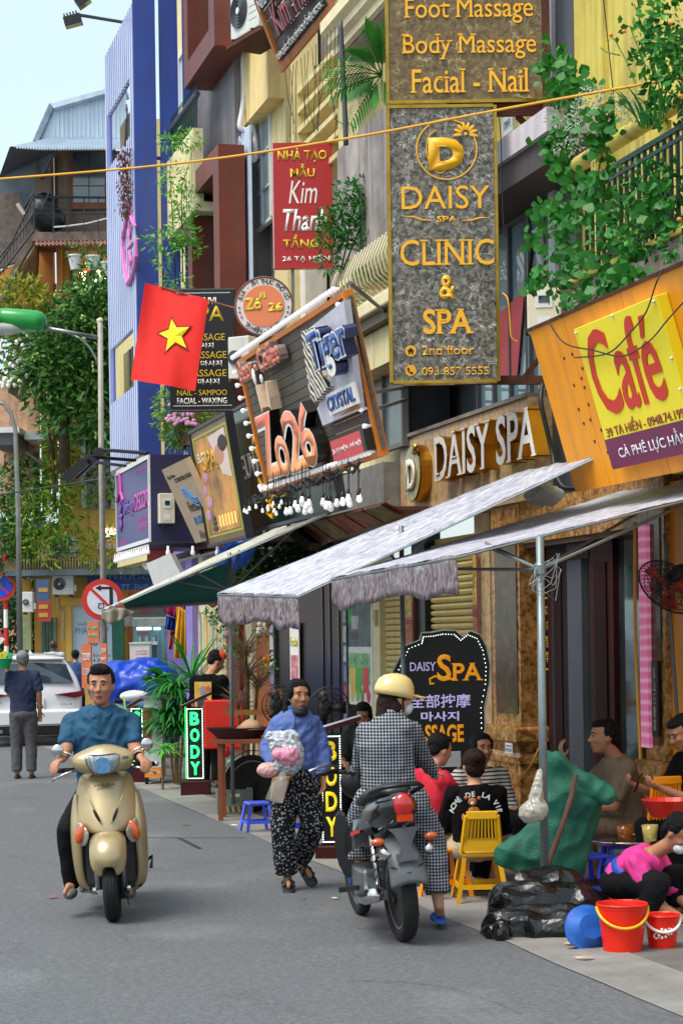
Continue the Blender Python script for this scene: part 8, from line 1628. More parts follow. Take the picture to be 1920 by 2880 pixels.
# --- compact builder for the other people
def figure(label,c,Y,yaw,hipz,lean=0,k=1.0,hair='short',hm=hairm,sk=skin,top=None,tm_=None,bot=jean,sleeve=.8,knee=(.16,.42),hy=None,pitch=0,face=True,arms=None,female=False,headyaw=0,stand=False,legs=True,turn=0,legf=.95,hfwd=.04,kz=None):
 """c: picture point of the head centre; yaw: direction faced (0 = the camera); hipz: seat height"""
 hc=P(c[0],c[1],Y);f=V((math.sin(yaw),-math.cos(yaw),0));s=V((math.cos(yaw),math.sin(yaw),0));b=V((hc.x,hc.y,0))-f*(lean+hfwd);p=Person(label,b,sk,k)
 hip=b+V((0,0,hipz));neck=V((hc.x,hc.y,hc.z-.135*k))-f*hfwd;chest=hip.lerp(neck,.58)
 q_=(neck-hip).normalized();sh=[neck-q_*.075*k+s*i*.17*k for i in(-1,1)];p.torso(p.body,hip,chest,neck,s);p.limb(p.body,[neck-q_*.02,hc-V((0,0,.04))],(.052,.05));p.head(hc,rotm(yaw+headyaw,pitch),k,female)
 arms=arms or((.04,.16,-.25,.2,.02),(.04,.16,-.25,.2,.02));els=[];wrs=[]
 for i,q in((0,-1),(1,1)):
  ex,ef,ez,wf,wz=arms[i][:5];wx=arms[i][5]if len(arms[i])>5 else-.06;e=sh[i]+s*q*ex*k+f*ef*k+V((0,0,ez*k));w=e+f*wf*k+s*q*wx+V((0,0,wz*k));els.append(e);wrs.append(w);p.arm(sh[i],e,w,None,(0,0,-1)if wz<.1 else-f,.7,side=q)
 pants=MB()
 if legs:
  for q in(-1,1):
   hp=hip+s*q*.09*k;
   if stand:kn=hip*.5+b*.5+s*q*.1+f*.03;an=b+s*q*.1+V((0,0,.08));kn.z=hipz*.53
   else:kn=hip+f*knee[1]*k+s*q*knee[0]*k;kn.z=kz or max(hipz+.06,.44*k);an=kn+s*q*.02-f*.08;an.z=.08
   p.leg(hp,kn,an,an+f*.16-V((0,0,.04)));p.limb(pants,[hp,kn,kn.lerp(an,legf)],(.10,.075,.062),.008,flat=True);part(p.t,'sandal',MB().ell(p.l(an+f*.06)-V((0,0,.06)),(.05,.13,.02),Matrix.Rotation(yaw,3,'Z')),slip_b,smooth=True)
  pants.ell(p.l(hip),(.17*k,.15*k,.11*k),Matrix.Rotation(yaw,3,'Z'));
 p.finish(.0105);
 if pants.v:p.cloth('trousers',pants,bot,.014)
 if face:p.face()
 if hair:p.hair(hair,hm)
 g=MB();p.torso(g,hip+V((0,0,.02)),chest,neck,s,.02,wid=(.16,.155,.17,.165))
 for i in(0,1):p.sleeve(g,sh[i],els[i],wrs[i],sleeve,.014)
 p.yoke(g,neck,sh);p.cloth('shirt',g,tm_,.012,.02);p.sh=sh;p.neck=neck;p.f=f;p.s=s;p.hip=hip;p.chest=chest;p.wrs=wrs;return p
blackt=mat('black_tee','070709',.9,var=.15,spec=.15);
p=figure('grey haired man in navy polo walking away beside the white car',ZH(160,1020),27.5,PI,.88,k=1.02,hair='short',hm=hairg,sk=skin2,tm_=navy_c,bot=mat('grey_slacks','4b4a4c',.85,var=.1),stand=True,arms=((.05,-.02,-.25,.05,-.24,0),(.03,.08,-.25,.04,.26,.02)),face=False,sleeve=.85)
w_=P(*ZN(20,1500),27.3);t=thing('snack_basket','green plastic basket of snack packets held up at the left edge','basket',Fr(w_,(1,0,0)));part(t,'basket',MB().lathe([(.001,0),(.11,.01),(.15,.13),(.165,.14),(.15,.15),(.14,.13),(.1,.03),(.001,.02)],n=18),mat('basket_green','10a05c',.35),smooth=False)
for k,(x,z,c)in enumerate(((-.04,.2,'d9c020'),(.05,.17,'d9c020'),(-.08,.3,'d8dcdc'),(.1,.15,'2ba86a'),(-.02,.38,'d8dcdc'),(-.05,.45,'c83a2a'))):part(t,'packet',MB().box(-.04,.04,-.02,.02,-.07,.07,Matrix.Translation((x,0,z))@Matrix.Rotation(.4*(k-2),4,'Y')),mat('packet'+c,c,.4),bevel=.008)
p=figure('man in black tee with printed back bending his head beside the green plants',ZO(850,1350),25.4,2.72,.84,k=1.13,tm_=blackt,stand=True,pitch=.5,face=False,lean=.0,headyaw=-.7,sleeve=.85,hfwd=.2,arms=((.04,.05,-.27,.18,-.12),(.04,.05,-.27,.18,-.12)))
Xb=-p.s;fp2=Fr(p.chest-Xb*.12-p.f*.165-V((0,0,.26)),Xb);w2,h2=.24,.42;t=p.t
for(x0,x1,z0,z1,c,y)in((0,1,0,1,'c8a03c',0),(.3,.7,.6,.88,'8a8488',-.004),(.15,.85,.12,.58,'2c2c34',-.004),(.38,.62,.16,.28,'b07a5c',-.008),(.62,.95,.6,.9,'b8603a',-.003)):
 o=part(t,'shirt_print',MB().ell((w2*(x0+x1)/2,y*2,h2*(z0+z1)/2),(w2*(x1-x0)/2,.004,h2*(z1-z0)/2),n=16,m=8)if c!='c8a03c' else MB().box(0,w2,0,.006,0,h2),mat('print'+c,c,.7,var=.3,scale=14));o.matrix_local=Matrix.Translation(-V(p.b))@fp2.M
yst=GP(*ZK(185,1240))
Yg=14.3
p=figure('girl in black sweatshirt with bear print sitting on the yellow chair, back turned',ZK(250,345),Yg,PI+.15,.36,k=.97,hair='bun',hm=hairb,sk=skin3,tm_=blackt,bot=mat('lace_skirt','b8a68a',.8,var=.3,scale=18),sleeve=1.9,face=False,legf=.45,arms=((.05,.1,-.24,.2,.04),(.05,.1,-.24,.2,.04)))
fb2=Fr(P(*ZK(215,760),Yg-.225),(1,.0,0));brm=mat('bear_brown','a8683a',.9,var=.25,scale=30);bl_=lambda x,y:V(fb2.uv(*ZK(x,y))).to_3d()
def onb(mb,m,name='bear_print'):o=part(p.t,name,mb,m,smooth=True);o.matrix_local=Matrix.Translation(-V(p.b))@fb2.M;return o
g=MB()
for x,y,a,b in((240,570,.023,.021),(200,545,.010,.010),(282,548,.010,.010),(250,628,.030,.022),(185,670,.01,.02)):u=fb2.uv(*ZK(x,y));g.ell((u[0],-.005,u[1]),(a*1.4,.016,b*1.4),n=12,m=8)
onb(g,brm);u=fb2.uv(*ZK(240,575));onb(MB().ell((u[0],-.028,u[1]-.004),(.013,.008,.011),n=8,m=6),K.white_letter);onb(MB().ell((u[0],-.037,u[1]),(.005,.003,.004),n=6,m=4),eyed)
tx_w=mat('print_white','d8d8d8',.7);uc_=fb2.uv(*ZK(262,635));s_='ACMÉ DE LA VIE'
for i,c in enumerate(s_):
 if c==' ':continue
 a=R(168-i*12.2);me=textmesh(c,0,.03);n_=len(me.vertices);co=np.empty(n_*3);me.vertices.foreach_get('co',co);co=co.reshape(-1,3);co[:,0]-=co[:,0].mean();co[:,:2]*=.05
 th=a-PI/2;X=co[:,0]*math.cos(th)-co[:,1]*math.sin(th)+.155*math.cos(a)+uc_[0];Z=co[:,0]*math.sin(th)+co[:,1]*math.cos(th)+.13*math.sin(a)+uc_[1]-.02;me.vertices.foreach_set('co',np.stack([X,np.full(n_,-.012-.02*math.sin(a)+.03),Z],1).ravel());me.materials.append(tx_w);o=part(p.t,'printed_letter',me,None);o.matrix_local=Matrix.Translation(-V(p.b))@fb2.M
p=figure('woman in striped shirt facing the camera behind the girl in black',ZK(300,240),15.3,.35,.42,k=1.0,hair='bun',sk=skin2,tm_=pattern_mat('striped_shirt','23252a','b8b4ac','stripe',11),sleeve=1.5,female=True,arms=((.05,.05,-.26,.2,.03),(.06,.05,-.26,.22,.0)))
p=figure('man in khaki tee sitting in profile with his hand at his mouth',ZK(1065,165),14.7,-1.35,.42,k=1.05,sk=skin2,tm_=mat('khaki_tee','6e5c48',.85,var=.15),bot=mat('khaki_pants','6b5b48',.85,var=.12),sleeve=.85,hfwd=.1,lean=.1,arms=((.02,.24,-.22,.10,.27,-.02),(.04,.12,-.26,.24,.0,-.04)))
p=figure('man at the right edge looking down at the phone in his hands',ZK(1560,140),14.2,-1.15,.42,k=1.02,sk=skin2,tm_=blackt,bot=jean,pitch=.45,hfwd=.1,lean=.12,arms=((.04,.14,-.26,.24,.10,-.05),(.04,.14,-.26,.24,.10,-.05)))
ph_=(p.wrs[0]+p.wrs[1])/2+p.f*.1+V((0,0,.04));single('phone',MB().box(-.035,.035,-.005,.005,-.07,.07),K.black_gloss,'dark phone held by the man at the right edge','phone',Fr(ph_,(.5,1,0),(0,-.5,.8)),bevel=.004)
p=figure('person in bright red tee crouched beyond the motorbike',ZL(1455,600),14.6,2.2,.40,k=.95,hair='short',sk=skin3,tm_=mat('red_tee','c0102c',.8,var=.1),pitch=.3,sleeve=.9,face=False,hfwd=.1)
p=figure('woman in dark green top sitting in the shade behind the BODY sign',ZL(890,350),18.4,-.15,.42,k=.95,hair='pony',sk=skin2,tm_=mat('dark_green_top','1c2620',.9),pitch=.35,female=True,hfwd=.08)
p=figure('person in pink tee and blue apron squatting over the washing trays at right',ZK(1530,770),12.9,-.55+PI/2*1.0,.24,k=1.0,hair='short',sk=skin2,tm_=mat('pink_tee','cf2f86',.75,var=.1),pitch=.75,hfwd=.17,lean=.22,knee=(.2,.34),kz=.27,sleeve=.85,face=False,arms=((.02,.16,-.26,.2,-.12),(.02,.16,-.26,.2,-.12)))
W=p.headW;g=MB();g.ell(W(0,-.07,-.055),(.056,.05,.045),p.hM);blob(p.t,'face_mask',g,K.mask_white,.007,2)
g=MB();p.torso(g,p.hip,p.hip.lerp(p.chest,.45),p.hip.lerp(p.chest,.9),p.s,.035);p.cloth('apron',g,mat('apron_blue','1b3fa8',.6),.015)
p=figure('bald dark skinned person walking beyond the white car roof',ZN(565,1255),44,PI,.86,sk=mat('skin_deep','3a2218',.5,sub=.03),hair=None,tm_=mat('pale_tee','b8bcc4',.8),stand=True,face=False);p=figure('person with black hair and blue top beyond the white car, next to the orange boards',ZN(795,1360),40,PI,.80,k=.95,tm_=mat('blue_top','2b4a78',.8),stand=True,face=False)
# ---------------- vehicles and street furniture ----------------
Yc=36;cb=GP(60,2090);cx_=P(93,2000,Yc);CM=Matrix.Translation((cx_.x,Yc,0))@Matrix.Rotation(.22,4,'Z')
car=thing('car','white SUV seen from behind at the left edge with its number plate ending in 15','car',CM);cw=mat('car_white','dfe2e6',.15,var=.02,coat=.8,spec=.6);cg=mat('car_glass','33424a',.04,var=.6,scale=.8,spec=1)
def cring(y,w,zb,zs,zr,wr):return[(-w,y,zb),(-w,y,zs),(-wr,y,zr-.05),(-wr*.8,y,zr),(0,y,zr+.03),(wr*.8,y,zr),(wr,y,zr-.05),(w,y,zs),(w,y,zb),(0,y,zb-.02)]
part(car,'body',MB().loft([cring(0,.86,.42,.85,.95,.82),cring(.05,.92,.36,1.0,1.10,.84),cring(.25,.93,.30,1.05,1.52,.72),cring(.55,.93,.3,1.06,1.66,.64),cring(2.2,.93,.3,1.05,1.70,.66),cring(3.3,.93,.3,1.0,1.1,.8),cring(4.5,.85,.35,.8,.9,.7)]),cw,smooth=True,sub=1)
part(car,'rear_window',MB().add([(-.74,.02,1.14),(.74,.02,1.14),(.62,.16,1.47),(0,.14,1.51),(-.62,.16,1.47)],[(0,1,2,3,4)]),cg,solid=.02);part(car,'spoiler',MB().box(-.6,.6,.22,.5,1.555,1.60),cw,bevel=.02);part(car,'bumper',MB().box(-.88,.88,-.09,.3,.36,.66),cw,bevel=.05);part(car,'lower_bumper',MB().box(-.86,.86,-.07,.3,.20,.36),plastic,bevel=.03);part(car,'chrome_strip',MB().box(-.8,.8,-.10,-.06,.385,.40),chrome)
for q in(-1,1):
 part(car,'tail_lamp',MB().prism([(q*.40,.93),(q*.93,.99),(q*.935,.90),(q*.75,.86)],-.035,.02),mat('tail_red','6e1216',.12,spec=1));part(car,'side_glass',MB().add([(q*.85,.6,1.12),(q*.85,2.6,1.1),(q*.72,2.2,1.55),(q*.70,.8,1.52)],[(0,1,2,3)]),cg,solid=.02);part(car,'exhaust_tip',MB().box(q*.55,q*.75,-.10,-.02,.25,.31),chrome)
 for y in(.75,3.5):part(car,'wheel',MB().lathe([(.001,-.11),(.2,-.12),(.34,-.1),(.35,0),(.34,.1),(.2,.12),(.001,.11)],(q*.82,y,.35),(1,0,0),24),rubber,smooth=True)
part(car,'emblem',MB().tube([(.10*math.cos(t),-.02,.93+.075*math.sin(t))for t in[2*PI*k/20 for k in range(20)]]+[],.012,5,close=True),chrome);pl=part(car,'number_plate',MB().box(-.16,.2,-.035,-.005,.66,.88),K.white_letter);put_text(pl,'30G',-.1,.16,.78,.86,-.037,K.black_paint,depth=.002,bold=.02);put_text(pl,'62.15',-.14,.185,.68,.765,-.037,K.black_paint,depth=.002,bold=.02)
put_text(car,'CX-8',.5,.7,.73,.77,-.012,chrome,depth=.004);put_text(car,'CX-5',-.75,-.55,.78,.83,-.012,chrome,depth=.004);part(car,'antenna',MB().prism([(-.03,1.66),(.06,1.66),(.0,1.75)],.60,.63),cw);part(car,'wiper',MB().tube([(0,.1,1.12),(.3,.12,1.16)],.012,5),plastic)
Yp=33.8;lb=P(296,2050,Yp);lp=thing('street_lamp','pale street lamp with green head and red and white no left turn sign','street lamp',Fr((lb.x,Yp,0),(1,0,0)));o=V((lb.x,Yp,0));L_=lambda x,y,f=ZD,Y=Yp:P(*f(x,y),Y)-o
pole_m=mat('pole_paint','a8a594',.5,var=.15,streak=.2);part(lp,'pole',MB().tube([(L_(703,1500).x+.0,0,0),L_(700,1400),L_(692,455)],[.055,.05,.045],14),pole_m,smooth=True);part(lp,'finial',MB().ell(L_(692,445),(.055,.055,.05)),K.cream_trim,smooth=True)
part(lp,'arm',MB().tube([L_(692,565),L_(245,482)],.035,10),alloy,smooth=True);part(lp,'brace',MB().tube([L_(683,770),L_(660,700),L_(620,630),L_(560,570),L_(500,540)],.02,8),alloy,smooth=True);a,b=L_(248,450),L_(-60,430)
g=MB();cap(g,a,L_(30,430),.19,.18,16);g.ell(L_(0,430),(.3,.19,.16));part(lp,'lamp_head',g,mat('lamp_green','0f9a3c',.3,coat=.4),smooth=True);part(lp,'lamp_lens',MB().ell(L_(40,490),(.34,.16,.14)),mat('lens_cloudy','c8ccc0',.15,spec=.9),smooth=True)
def roadsign(root,c,r,Yo,dark):
 c=V(c);d=lambda rr,y,m,n:part(root,n,MB().lathe([(.001,0),(rr,0),(rr,.012),(.001,.012)],c+V((0,y,0)),(0,1,0),40),m);rdm=mat('sign_red_paint','c4261c',.4,var=.04);d(r,0,rdm,'sign_plate');d(r*.73,-.014,mat('sign_blue','0f3fe0',.4)if dark else mat('sign_white','d4d8e2',.4),'sign_field')
 M_=Matrix.Translation(c+V((0,-.022,0)))@Matrix.Rotation(R(45),4,'Y');part(root,'bar',MB().box(-r*.8,r*.8,0,.006,-r*.07,r*.07,M_),rdm)
cs_=L_(707,605,ZH,Yp-.15);roadsign(lp,cs_,.352,0,False)
part(lp,'arrow',MB().prism([(cs_.x+x,cs_.z+z)for x,z in((.18,-.18),(.18,.19),(.15,.22),(-.02,.22),(-.02,.25),(-.12,.20),(-.02,.15),(-.02,.18),(.12,.18),(.12,-.12))],cs_.y-.019,cs_.y-.015),K.black_paint)
part(lp,'truck_symbol',MB().tube([(cs_.x-.07,cs_.y-.02,cs_.z-.14),(cs_.x+.02,cs_.y-.02,cs_.z-.14),(cs_.x+.02,cs_.y-.02,cs_.z-.06),(cs_.x-.06,cs_.y-.02,cs_.z-.06),(cs_.x-.07,cs_.y-.02,cs_.z-.14)],.008,4),K.black_paint)
b=P(20,1900,49);t=thing('no_parking_sign','round blue and red no parking sign on a red and white striped post','road sign',Fr((b.x,49,0),(1,0,0)));roadsign(t,P(*ZH(12,515),48.9)-V((b.x,49,0)),.35,0,True)
for k in range(9):part(t,'post_band',MB().tube([(.0,0,.45*k),(.0,0,.45*(k+1)-.001)],.055,10),(mat('sign_red_paint','c4261c'),K.white_letter)[k%2])
b=P(50,1900,46);o=V((b.x,46,0));t=thing('lamp_post','grey curved lamp post rising at the left edge behind the car','lamp post',Fr(o,(1,0,0)));part(t,'pole',MB().tube([(P(62,1830,46)-o)*V((1,0,0)).x if 0 else(P(56,1830,46)-o)-V((0,0,1.5)),P(*ZD(128,1764),46)-o,P(*ZD(108,1200),46)-o,P(*ZD(80,1090),46)-o,P(*ZD(30,1020),46)-o,P(*ZD(-60,990),46)-o],[.07,.06,.05,.045,.04,.035],12),alloy,smooth=True)
def lightbox(name,label,a,b,Y,base_h,text,m_t,yaw=0,face=K.black_paint,vert=True,dep=.1,ts=.8,lid=(-.25,1.4,.0,.16)):
 f,w,h=pxframe(a,b,Y,yaw);f=Fr((f.O.x,f.O.y,0),f.X);z0=base_h;t=thing(name,label,'sign',f);part(t,'base',MB().box(-w*.3,w*1.3,-.1,dep+.1,0,z0),K.maroon_wood,bevel=.006);part(t,'box',MB().box(0,w,0,dep,z0+.002,z0+h),face)
 zt=h+z0;x0,x1,r0,r1=lid;part(t,'top_lid',MB().beam((w*x0,dep/2,zt+r0),(w*x1,dep/2,zt+r1),.035,.3,up=(0,1,0)),K.maroon_wood);part(t,'lid_face',MB().beam((w*x0,dep/2,zt+r0+.021),(w*x1,dep/2,zt+r1+.021),.006,.27,up=(0,1,0)),mat('lid_white','cfcfd6',.4))
 n=len(text)
 for i,c in enumerate(text):put_text(t,c,w*(.5-ts/2),w*(.5+ts/2),z0+h*(.95-(i+.86)*.9/n),z0+h*(.95-(i+.08)*.9/n),-.003,m_t,depth=.008,bold=.03,name='letter')
 g=MB()
 for i in range(44):
  z=z0+h*(.03+.94*i/43)
  for x in(.07,.93):g.box(w*x-.005,w*x+.005,-.008,-.001,z,z+.01)
 for i in range(10):
  for zf in(.03,.97):g.box(w*(.1+.8*i/10),w*(.1+.8*i/10)+.012,-.008,-.001,z0+h*zf,z0+h*zf+.008)
 part(t,'led_dots',g,mat('led_white','e8ffe8',.5,emit=1.5),kind='stuff');return t,f,w,h
ledg=mat('led_green','20f060',.5,emit=2.2);t,f,w,h=lightbox('body_sign','green LED lit BODY light box standing on the gutter edge',ZP(232,360),ZP(412,1100),24.1,.17,'BODY',ledg,ts=.5);part(t,'led_side',MB().box(-.006,-.001,.0,.1,.2,.17+h),ledg)
lightbox('led_sign','green LED sign partly hidden behind the scooter rider',ZH(905,1290),ZH(990,1700),26.5,.2,'SPA',ledg,ts=.6);lightbox('body_sign','dark BODY light box with yellow letters behind the walking woman',ZL(585,400),ZL(740,1225),17.0,.1,'BODY',mat('neon_yellow','e8c81a',.5,emit=.3),ts=.55,lid=(-.55,1.95,.0,.13))
f,w,h=pxframe((1095,1772),(1372,2560),18.3);f=Fr((f.O.x,f.O.y,0),(1,.05,0));t=thing('standing_sign','black cloud topped standing sign with gold Spa lettering and Chinese and Korean text','sign',f);U=lambda x,y,d=0:f.uv(x,y,d=d)
out=[U(1150,2560),U(1150,2200),U(1100,1950),U(1098,1900),U(1120,1855),U(1140,1815),U(1180,1800),U(1185,1780),U(1215,1778),U(1245,1772),U(1280,1773),U(1300,1790),U(1322,1774),U(1350,1785),U(1368,1820),U(1378,1870),U(1376,1920),U(1362,1990),U(1364,2050),U(1340,2120),U(1340,2560)]
out[0]=(out[0][0],0);out[-1]=(out[-1][0],0)
part(t,'board',MB().prism(out,0,.12),K.black_paint);part(t,'rim',MB().tube([(x,0,z)for x,z in out[1:-1]],.006,6),K.white_frame);g=MB()
for i in range(1,len(out)-2):
 for k in range(4):x=(out[i][0]*(4-k)+out[i+1][0]*k)/4;z=(out[i][1]*(4-k)+out[i+1][1]*k)/4;c_=U(1240,2000);g.ell((x+(c_[0]-x)*.09,-.008,z+(c_[1]-z)*.05),.0045,n=6,m=4)
part(t,'led_dots',g,K.led_white,kind='stuff');og=mat('sign_orange','e8981a',.4,emit=.25)
for s_,a,b,m_,kw in(('DAISY',ZI(1255,1035),ZI(1435,1095),mat('lilac_letter','b8aee0',.5,emit=.3),dict(serif=.05)),('S',ZI(1440,980),ZI(1540,1165),og,dict(bold=.02,serif=.04)),('PA',ZI(1540,1040),ZJ(190,1160),og,dict(bold=.02,serif=.06)),('全部按摩',ZI(1255,1255),ZJ(105,1350),K.lilac_letter,dict(bold=.01)),('마사지',ZI(1330,1375),ZJ(25,1440),K.lilac_letter,dict(bold=.02)),('MASSAGE',(1140,1440+1465/2.45),ZJ(58,1588),og,dict(bold=.03))):T(t,f,s_,a,b,m_,y=-.003,depth=.006,**kw)
part(t,'swirl',MB().tube([(*U(*ZI(x,y)),)and(U(*ZI(x,y))[0],-.01,U(*ZI(x,y))[1])for x,y in((1560,1150),(1500,1150),(1430,1130),(1390,1150),(1395,1185),(1420,1180))],.009,6),og)
for k,y in enumerate((1650,1800)):a,b=U(1229,1440+y/2.45),U(1295,1440+(y+105)/2.45);part(t,'white_label',MB().box(a[0],b[0],-.006,-.001,b[1],a[1]),K.white_letter,bevel=.002)
def stool(label,base,s,m,yaw=0,chair=0,grp='plastic stools along the pavement'):
 """square plastic stool, chair > 0 adds a slatted back of that height"""
 t=thing('plastic_chair' if chair else 'plastic_stool',label,'chair' if chair else 'stool',Matrix.Translation(base)@Matrix.Rotation(yaw,4,'Z'),None if chair else grp);w,h=s;a=w*.36;b=w*.5
 part(t,'seat',MB().box(-a,a,-a,a,h-.03,h),m,bevel=.012)
 for sx in(-1,1):
  for sy in(-1,1):part(t,'leg',MB().loft([[(sx*(q+dx),sy*(q+dy),z)for dx,dy in((-.03,-.008),(0,0),(-.008,-.03))]for q,z in((b,0),(a,h-.031))]),m,solid=.006)
  part(t,'rail',MB().box(sx*(b-.035),sx*(b-.025),-b+.04,b-.04,h*.28,h*.38),m);part(t,'rail',MB().box(-b+.04,b-.04,sx*(b-.035),sx*(b-.025),h*.28,h*.38),m)
 if chair:
  z1=h+chair;
  for sx in(-1,1):part(t,'back_post',MB().beam((sx*a,a-.01,h),(sx*a*.78,a+.05,z1),.035,.025),m,bevel=.005)
  part(t,'top_rail',MB().beam((-a*.8,a+.05,z1),(a*.8,a+.05,z1),.025,.06),m,bevel=.008);part(t,'lower_rail',MB().beam((-a*.95,a+.005,h+.06),(a*.95,a+.005,h+.06),.02,.09),m)
  for k in range(9):x=-a*.72+a*1.44*k/8;part(t,'back_slat',MB().beam((x*1.05,a+.01,h+.1),(x*.9,a+.05,z1-.02),.012,.02),m)
 return t
yel=mat('plastic_yellow','e2a808',.35,var=.05);blu=mat('plastic_blue','1c48d8',.35,var=.08);ora=mat('plastic_orange','f08c0a',.35,var=.05);b=GP(*ZK(300,1215))
t=stool('yellow slatted plastic chair marked 26 under the girl in black',(b.x,b.y+.18,0),(.38,.35),yel,PI+.05,.27);put_text(t,'26',.04,-.06,.10,.135,.158,K.rust,depth=.002)
stool('blue plastic stool standing left of the walking woman by the crate',GP(*ZP(940,1560)),(.30,.29),mat('plastic_periwinkle','4a5fe0',.35),.3);stool('small blue stool just behind the walking woman legs',GP(*ZP(1400,1600)),(.3,.28),blu,.2);stool('blue stool under the drinks tray',P(*ZK(1190,1010),14.2)*V((1,0,0)).x if 0 else(P(*ZK(1190,1010),14.2).x,14.2,0),(.34,.38),blu,.1)
stool('blue stool half hidden behind the green sack',(P(*ZK(965,1100),13.9).x,13.9,0),(.32,.34),blu,.5);stool('blue stool behind the tray under the man in khaki',(P(*ZK(1190,750),15.2).x,15.2,0),(.34,.36),blu);stool('orange slatted chair at the right beside the phone man',(P(*ZK(1400,700),14.4).x,14.4,0),(.38,.42),ora,PI+.3,.40)
stool('orange stool leg showing left of the yellow chair',(P(*ZK(75,1100),14.3).x,14.3,0),(.30,.36),ora,.4)
o=V((P(*ZK(1200,810),14.2).x,14.15,P(*ZK(1200,825),14.2).z));t=thing('drinks_tray','round steel tray with two plastic cups of iced drink on the blue stool','tray',Fr(o,(1,0,0)));part(t,'tray',MB().lathe([(.001,0),(.24,0),(.27,.02),(.265,.03),(.235,.01),(.001,.01)],n=32),chrome,smooth=True)
for x,c,s_ in((-.02,'8a4a1a','dark tea'),(.16,'d8c070','pale lemon')):g=single('drink_cup',MB().lathe([(.001,0),(.045,0),(.06,.12),(.057,.12),(.05,.1),(.001,.1)],n=18),mat('drink'+c,c,.1,alpha=.8),'clear plastic cup of %s drink on the steel tray'%s_,'cup',Fr(o+V((x,-.08,.012)),(1,0,0)),smooth=True)
def bucket(label,base,r,h,handle):
 t=thing('bucket',label,'bucket',Fr(base,(1,0,0)));part(t,'shell',MB().lathe([(.001,.003),(r*.76,0),(r*.97,h*.9),(r*.99,h*.905),(r,h),(r*.96,h),(r*.74,.02),(.001,.02)],n=36),mat('bucket_red','e01f06',.3,var=.05),smooth=False)
 part(t,'rim',MB().tube([(r*math.cos(k),r*math.sin(k),h*.985)for k in[2*PI*j/32 for j in range(32)]],.007,6,close=True),K.bucket_red);part(t,'handle',MB().tube([(r*1.02*math.cos(k),-r*1.0*abs(math.sin(k))-.004,h*.93-r*.75*abs(math.sin(k)))for k in[PI*j/18 for j in range(19)]],.009,8),handle,smooth=True);return t
b1=GP(1757,2684);bucket('large red bucket with yellow handle in front of the blue basin',b1+V((0,.11,0)),.147,.285,mat('handle_yellow','e8b010',.4));b2=GP(1867,2672);t=bucket('small red bucket with white handle and printed flowers at the right edge',b2+V((0,.08,0)),.104,.20,K.white_letter)
g=MB()
for cx,cz,r_ in((-.01,.10,.025),(.03,.11,.018),(-.045,.085,.016)):
 for k in range(7):a=2*PI*k/7;g.ell((cx+r_*math.cos(a),-.098+abs(cx)*.3,cz+r_*math.sin(a)),(r_*.35,.004,r_*.35),n=6,m=4)
part(t,'flower_print',g,K.white_letter,kind='stuff')
M_=Matrix.Translation(GP(1668,2676)+V((0,.1,.13)))@Matrix.Rotation(R(68),4,'X')@Matrix.Rotation(R(12),4,'Y');single('basin',MB().lathe([(.001,0),(.085,.0),(.13,-.05),(.15,-.054),(.145,-.046),(.12,-.036),(.075,.010),(.001,.010)],n=32),mat('basin_blue','1a5fb8',.3,var=.25,scale=12,alpha=.9),'blue plastic basin tipped on its side against the red bucket','basin',M_)
g=MB();q=lambda x,y,Y:P(*ZK(x,y),Y);bag_t=mat('black_film','050608',.28,var=.2,spec=.6,bump=.5,bscale=14)
for a,b,r1,r2 in(((430,1380,12.5),(840,1390,12.4),.13,.16),((480,1240,12.7),(900,1260,12.8),.15,.17),((620,1110,12.9),(850,1110,13),.11,.12),((400,1400,12.3),(360,1390,12.3),.09,.06),((900,1380,12.5),(990,1250,12.9),.12,.12),((600,1070,12.9),(570,1060,12.9),.05,.04)):cap(g,q(*a),q(*b),r1,r2)
o=blob(None,'rubbish_bag',g,bag_t,.014,0,.10,.22,facet=.16);o['label']='heap of glossy black rubbish bags slumped at the foot of the parasol pole';o['category']='rubbish bag'
g=MB();rings=[]
for cx,y,w_,Y in((600,1040,215,13.75),(660,940,275,13.7),(760,800,235,13.7),(830,680,205,13.7),(880,560,185,13.65),(860,440,155,13.65),(770,330,70,13.65),(740,265,35,13.7)):
 c=q(cx,y,Y);rx=w_/2.24/FPX*Y;rings.append([c+V((rx*math.cos(a),.10*math.sin(a),(.10 if y>900 else .03)*-math.cos(a)))for a in[2*PI*k/24 for k in range(24)]])
g.loft(rings);cap(g,q(880,400,13.6),q(1080,530,13.6),.06,.07);cap(g,q(770,300,13.6),q(900,420,13.6),.05,.06)
sm_=mat('sack_green','0c6650',.55,var=.25,scale=5,bump=.5,bscale=120);o=blob(None,'sack',g,sm_,.014,2,.045,.2);o['label']='large green woven sack leaning behind the parasol pole with its top folded over';o['category']='sack';part(o,'sack_stripe',MB().tube([q(890,400,13.5),q(870,520,13.5),q(800,740,13.5),q(700,1010,13.55)],.018,6),mat('stripe_brown','6a4a3c',.8))
g=MB();cap(g,q(640,620,13.2),q(600,640,13.2),.08,.07);cap(g,q(640,560,13.2),q(665,380,13.2),.05,.015);o=blob(None,'plastic_bag',g,mat('bag_clear','b8b6a8',.2,alpha=.75,spec=.8),.01,1,.03,.06);o['label']='clear plastic bag of white goods tied to the parasol pole';o['category']='bag'
o=GP(*ZK(1450,1225));t=thing('washing_tray','long metal tray with red basin and bundle of brown greens on the ground at right','tray',Fr(o,(1,0,0)));part(t,'tray',MB().box(-.2,.9,.0,.5,.0,.012).box(-.2,.9,-.01,.0,0,.09).box(-.2,.9,.5,.51,0,.09),alloy,kind='stuff');part(t,'red_tray',MB().box(-.62,-.05,.15,.7,.0,.04),K.bucket_red,bevel=.01);g=MB();cap(g,(-.5,.3,.09),(-.15,.3,.1),.05,.07);blob(t,'greens_bundle',g,mat('brown_greens','4a2c14',.9,var=.5,scale=30),.012,0,.05,.04)
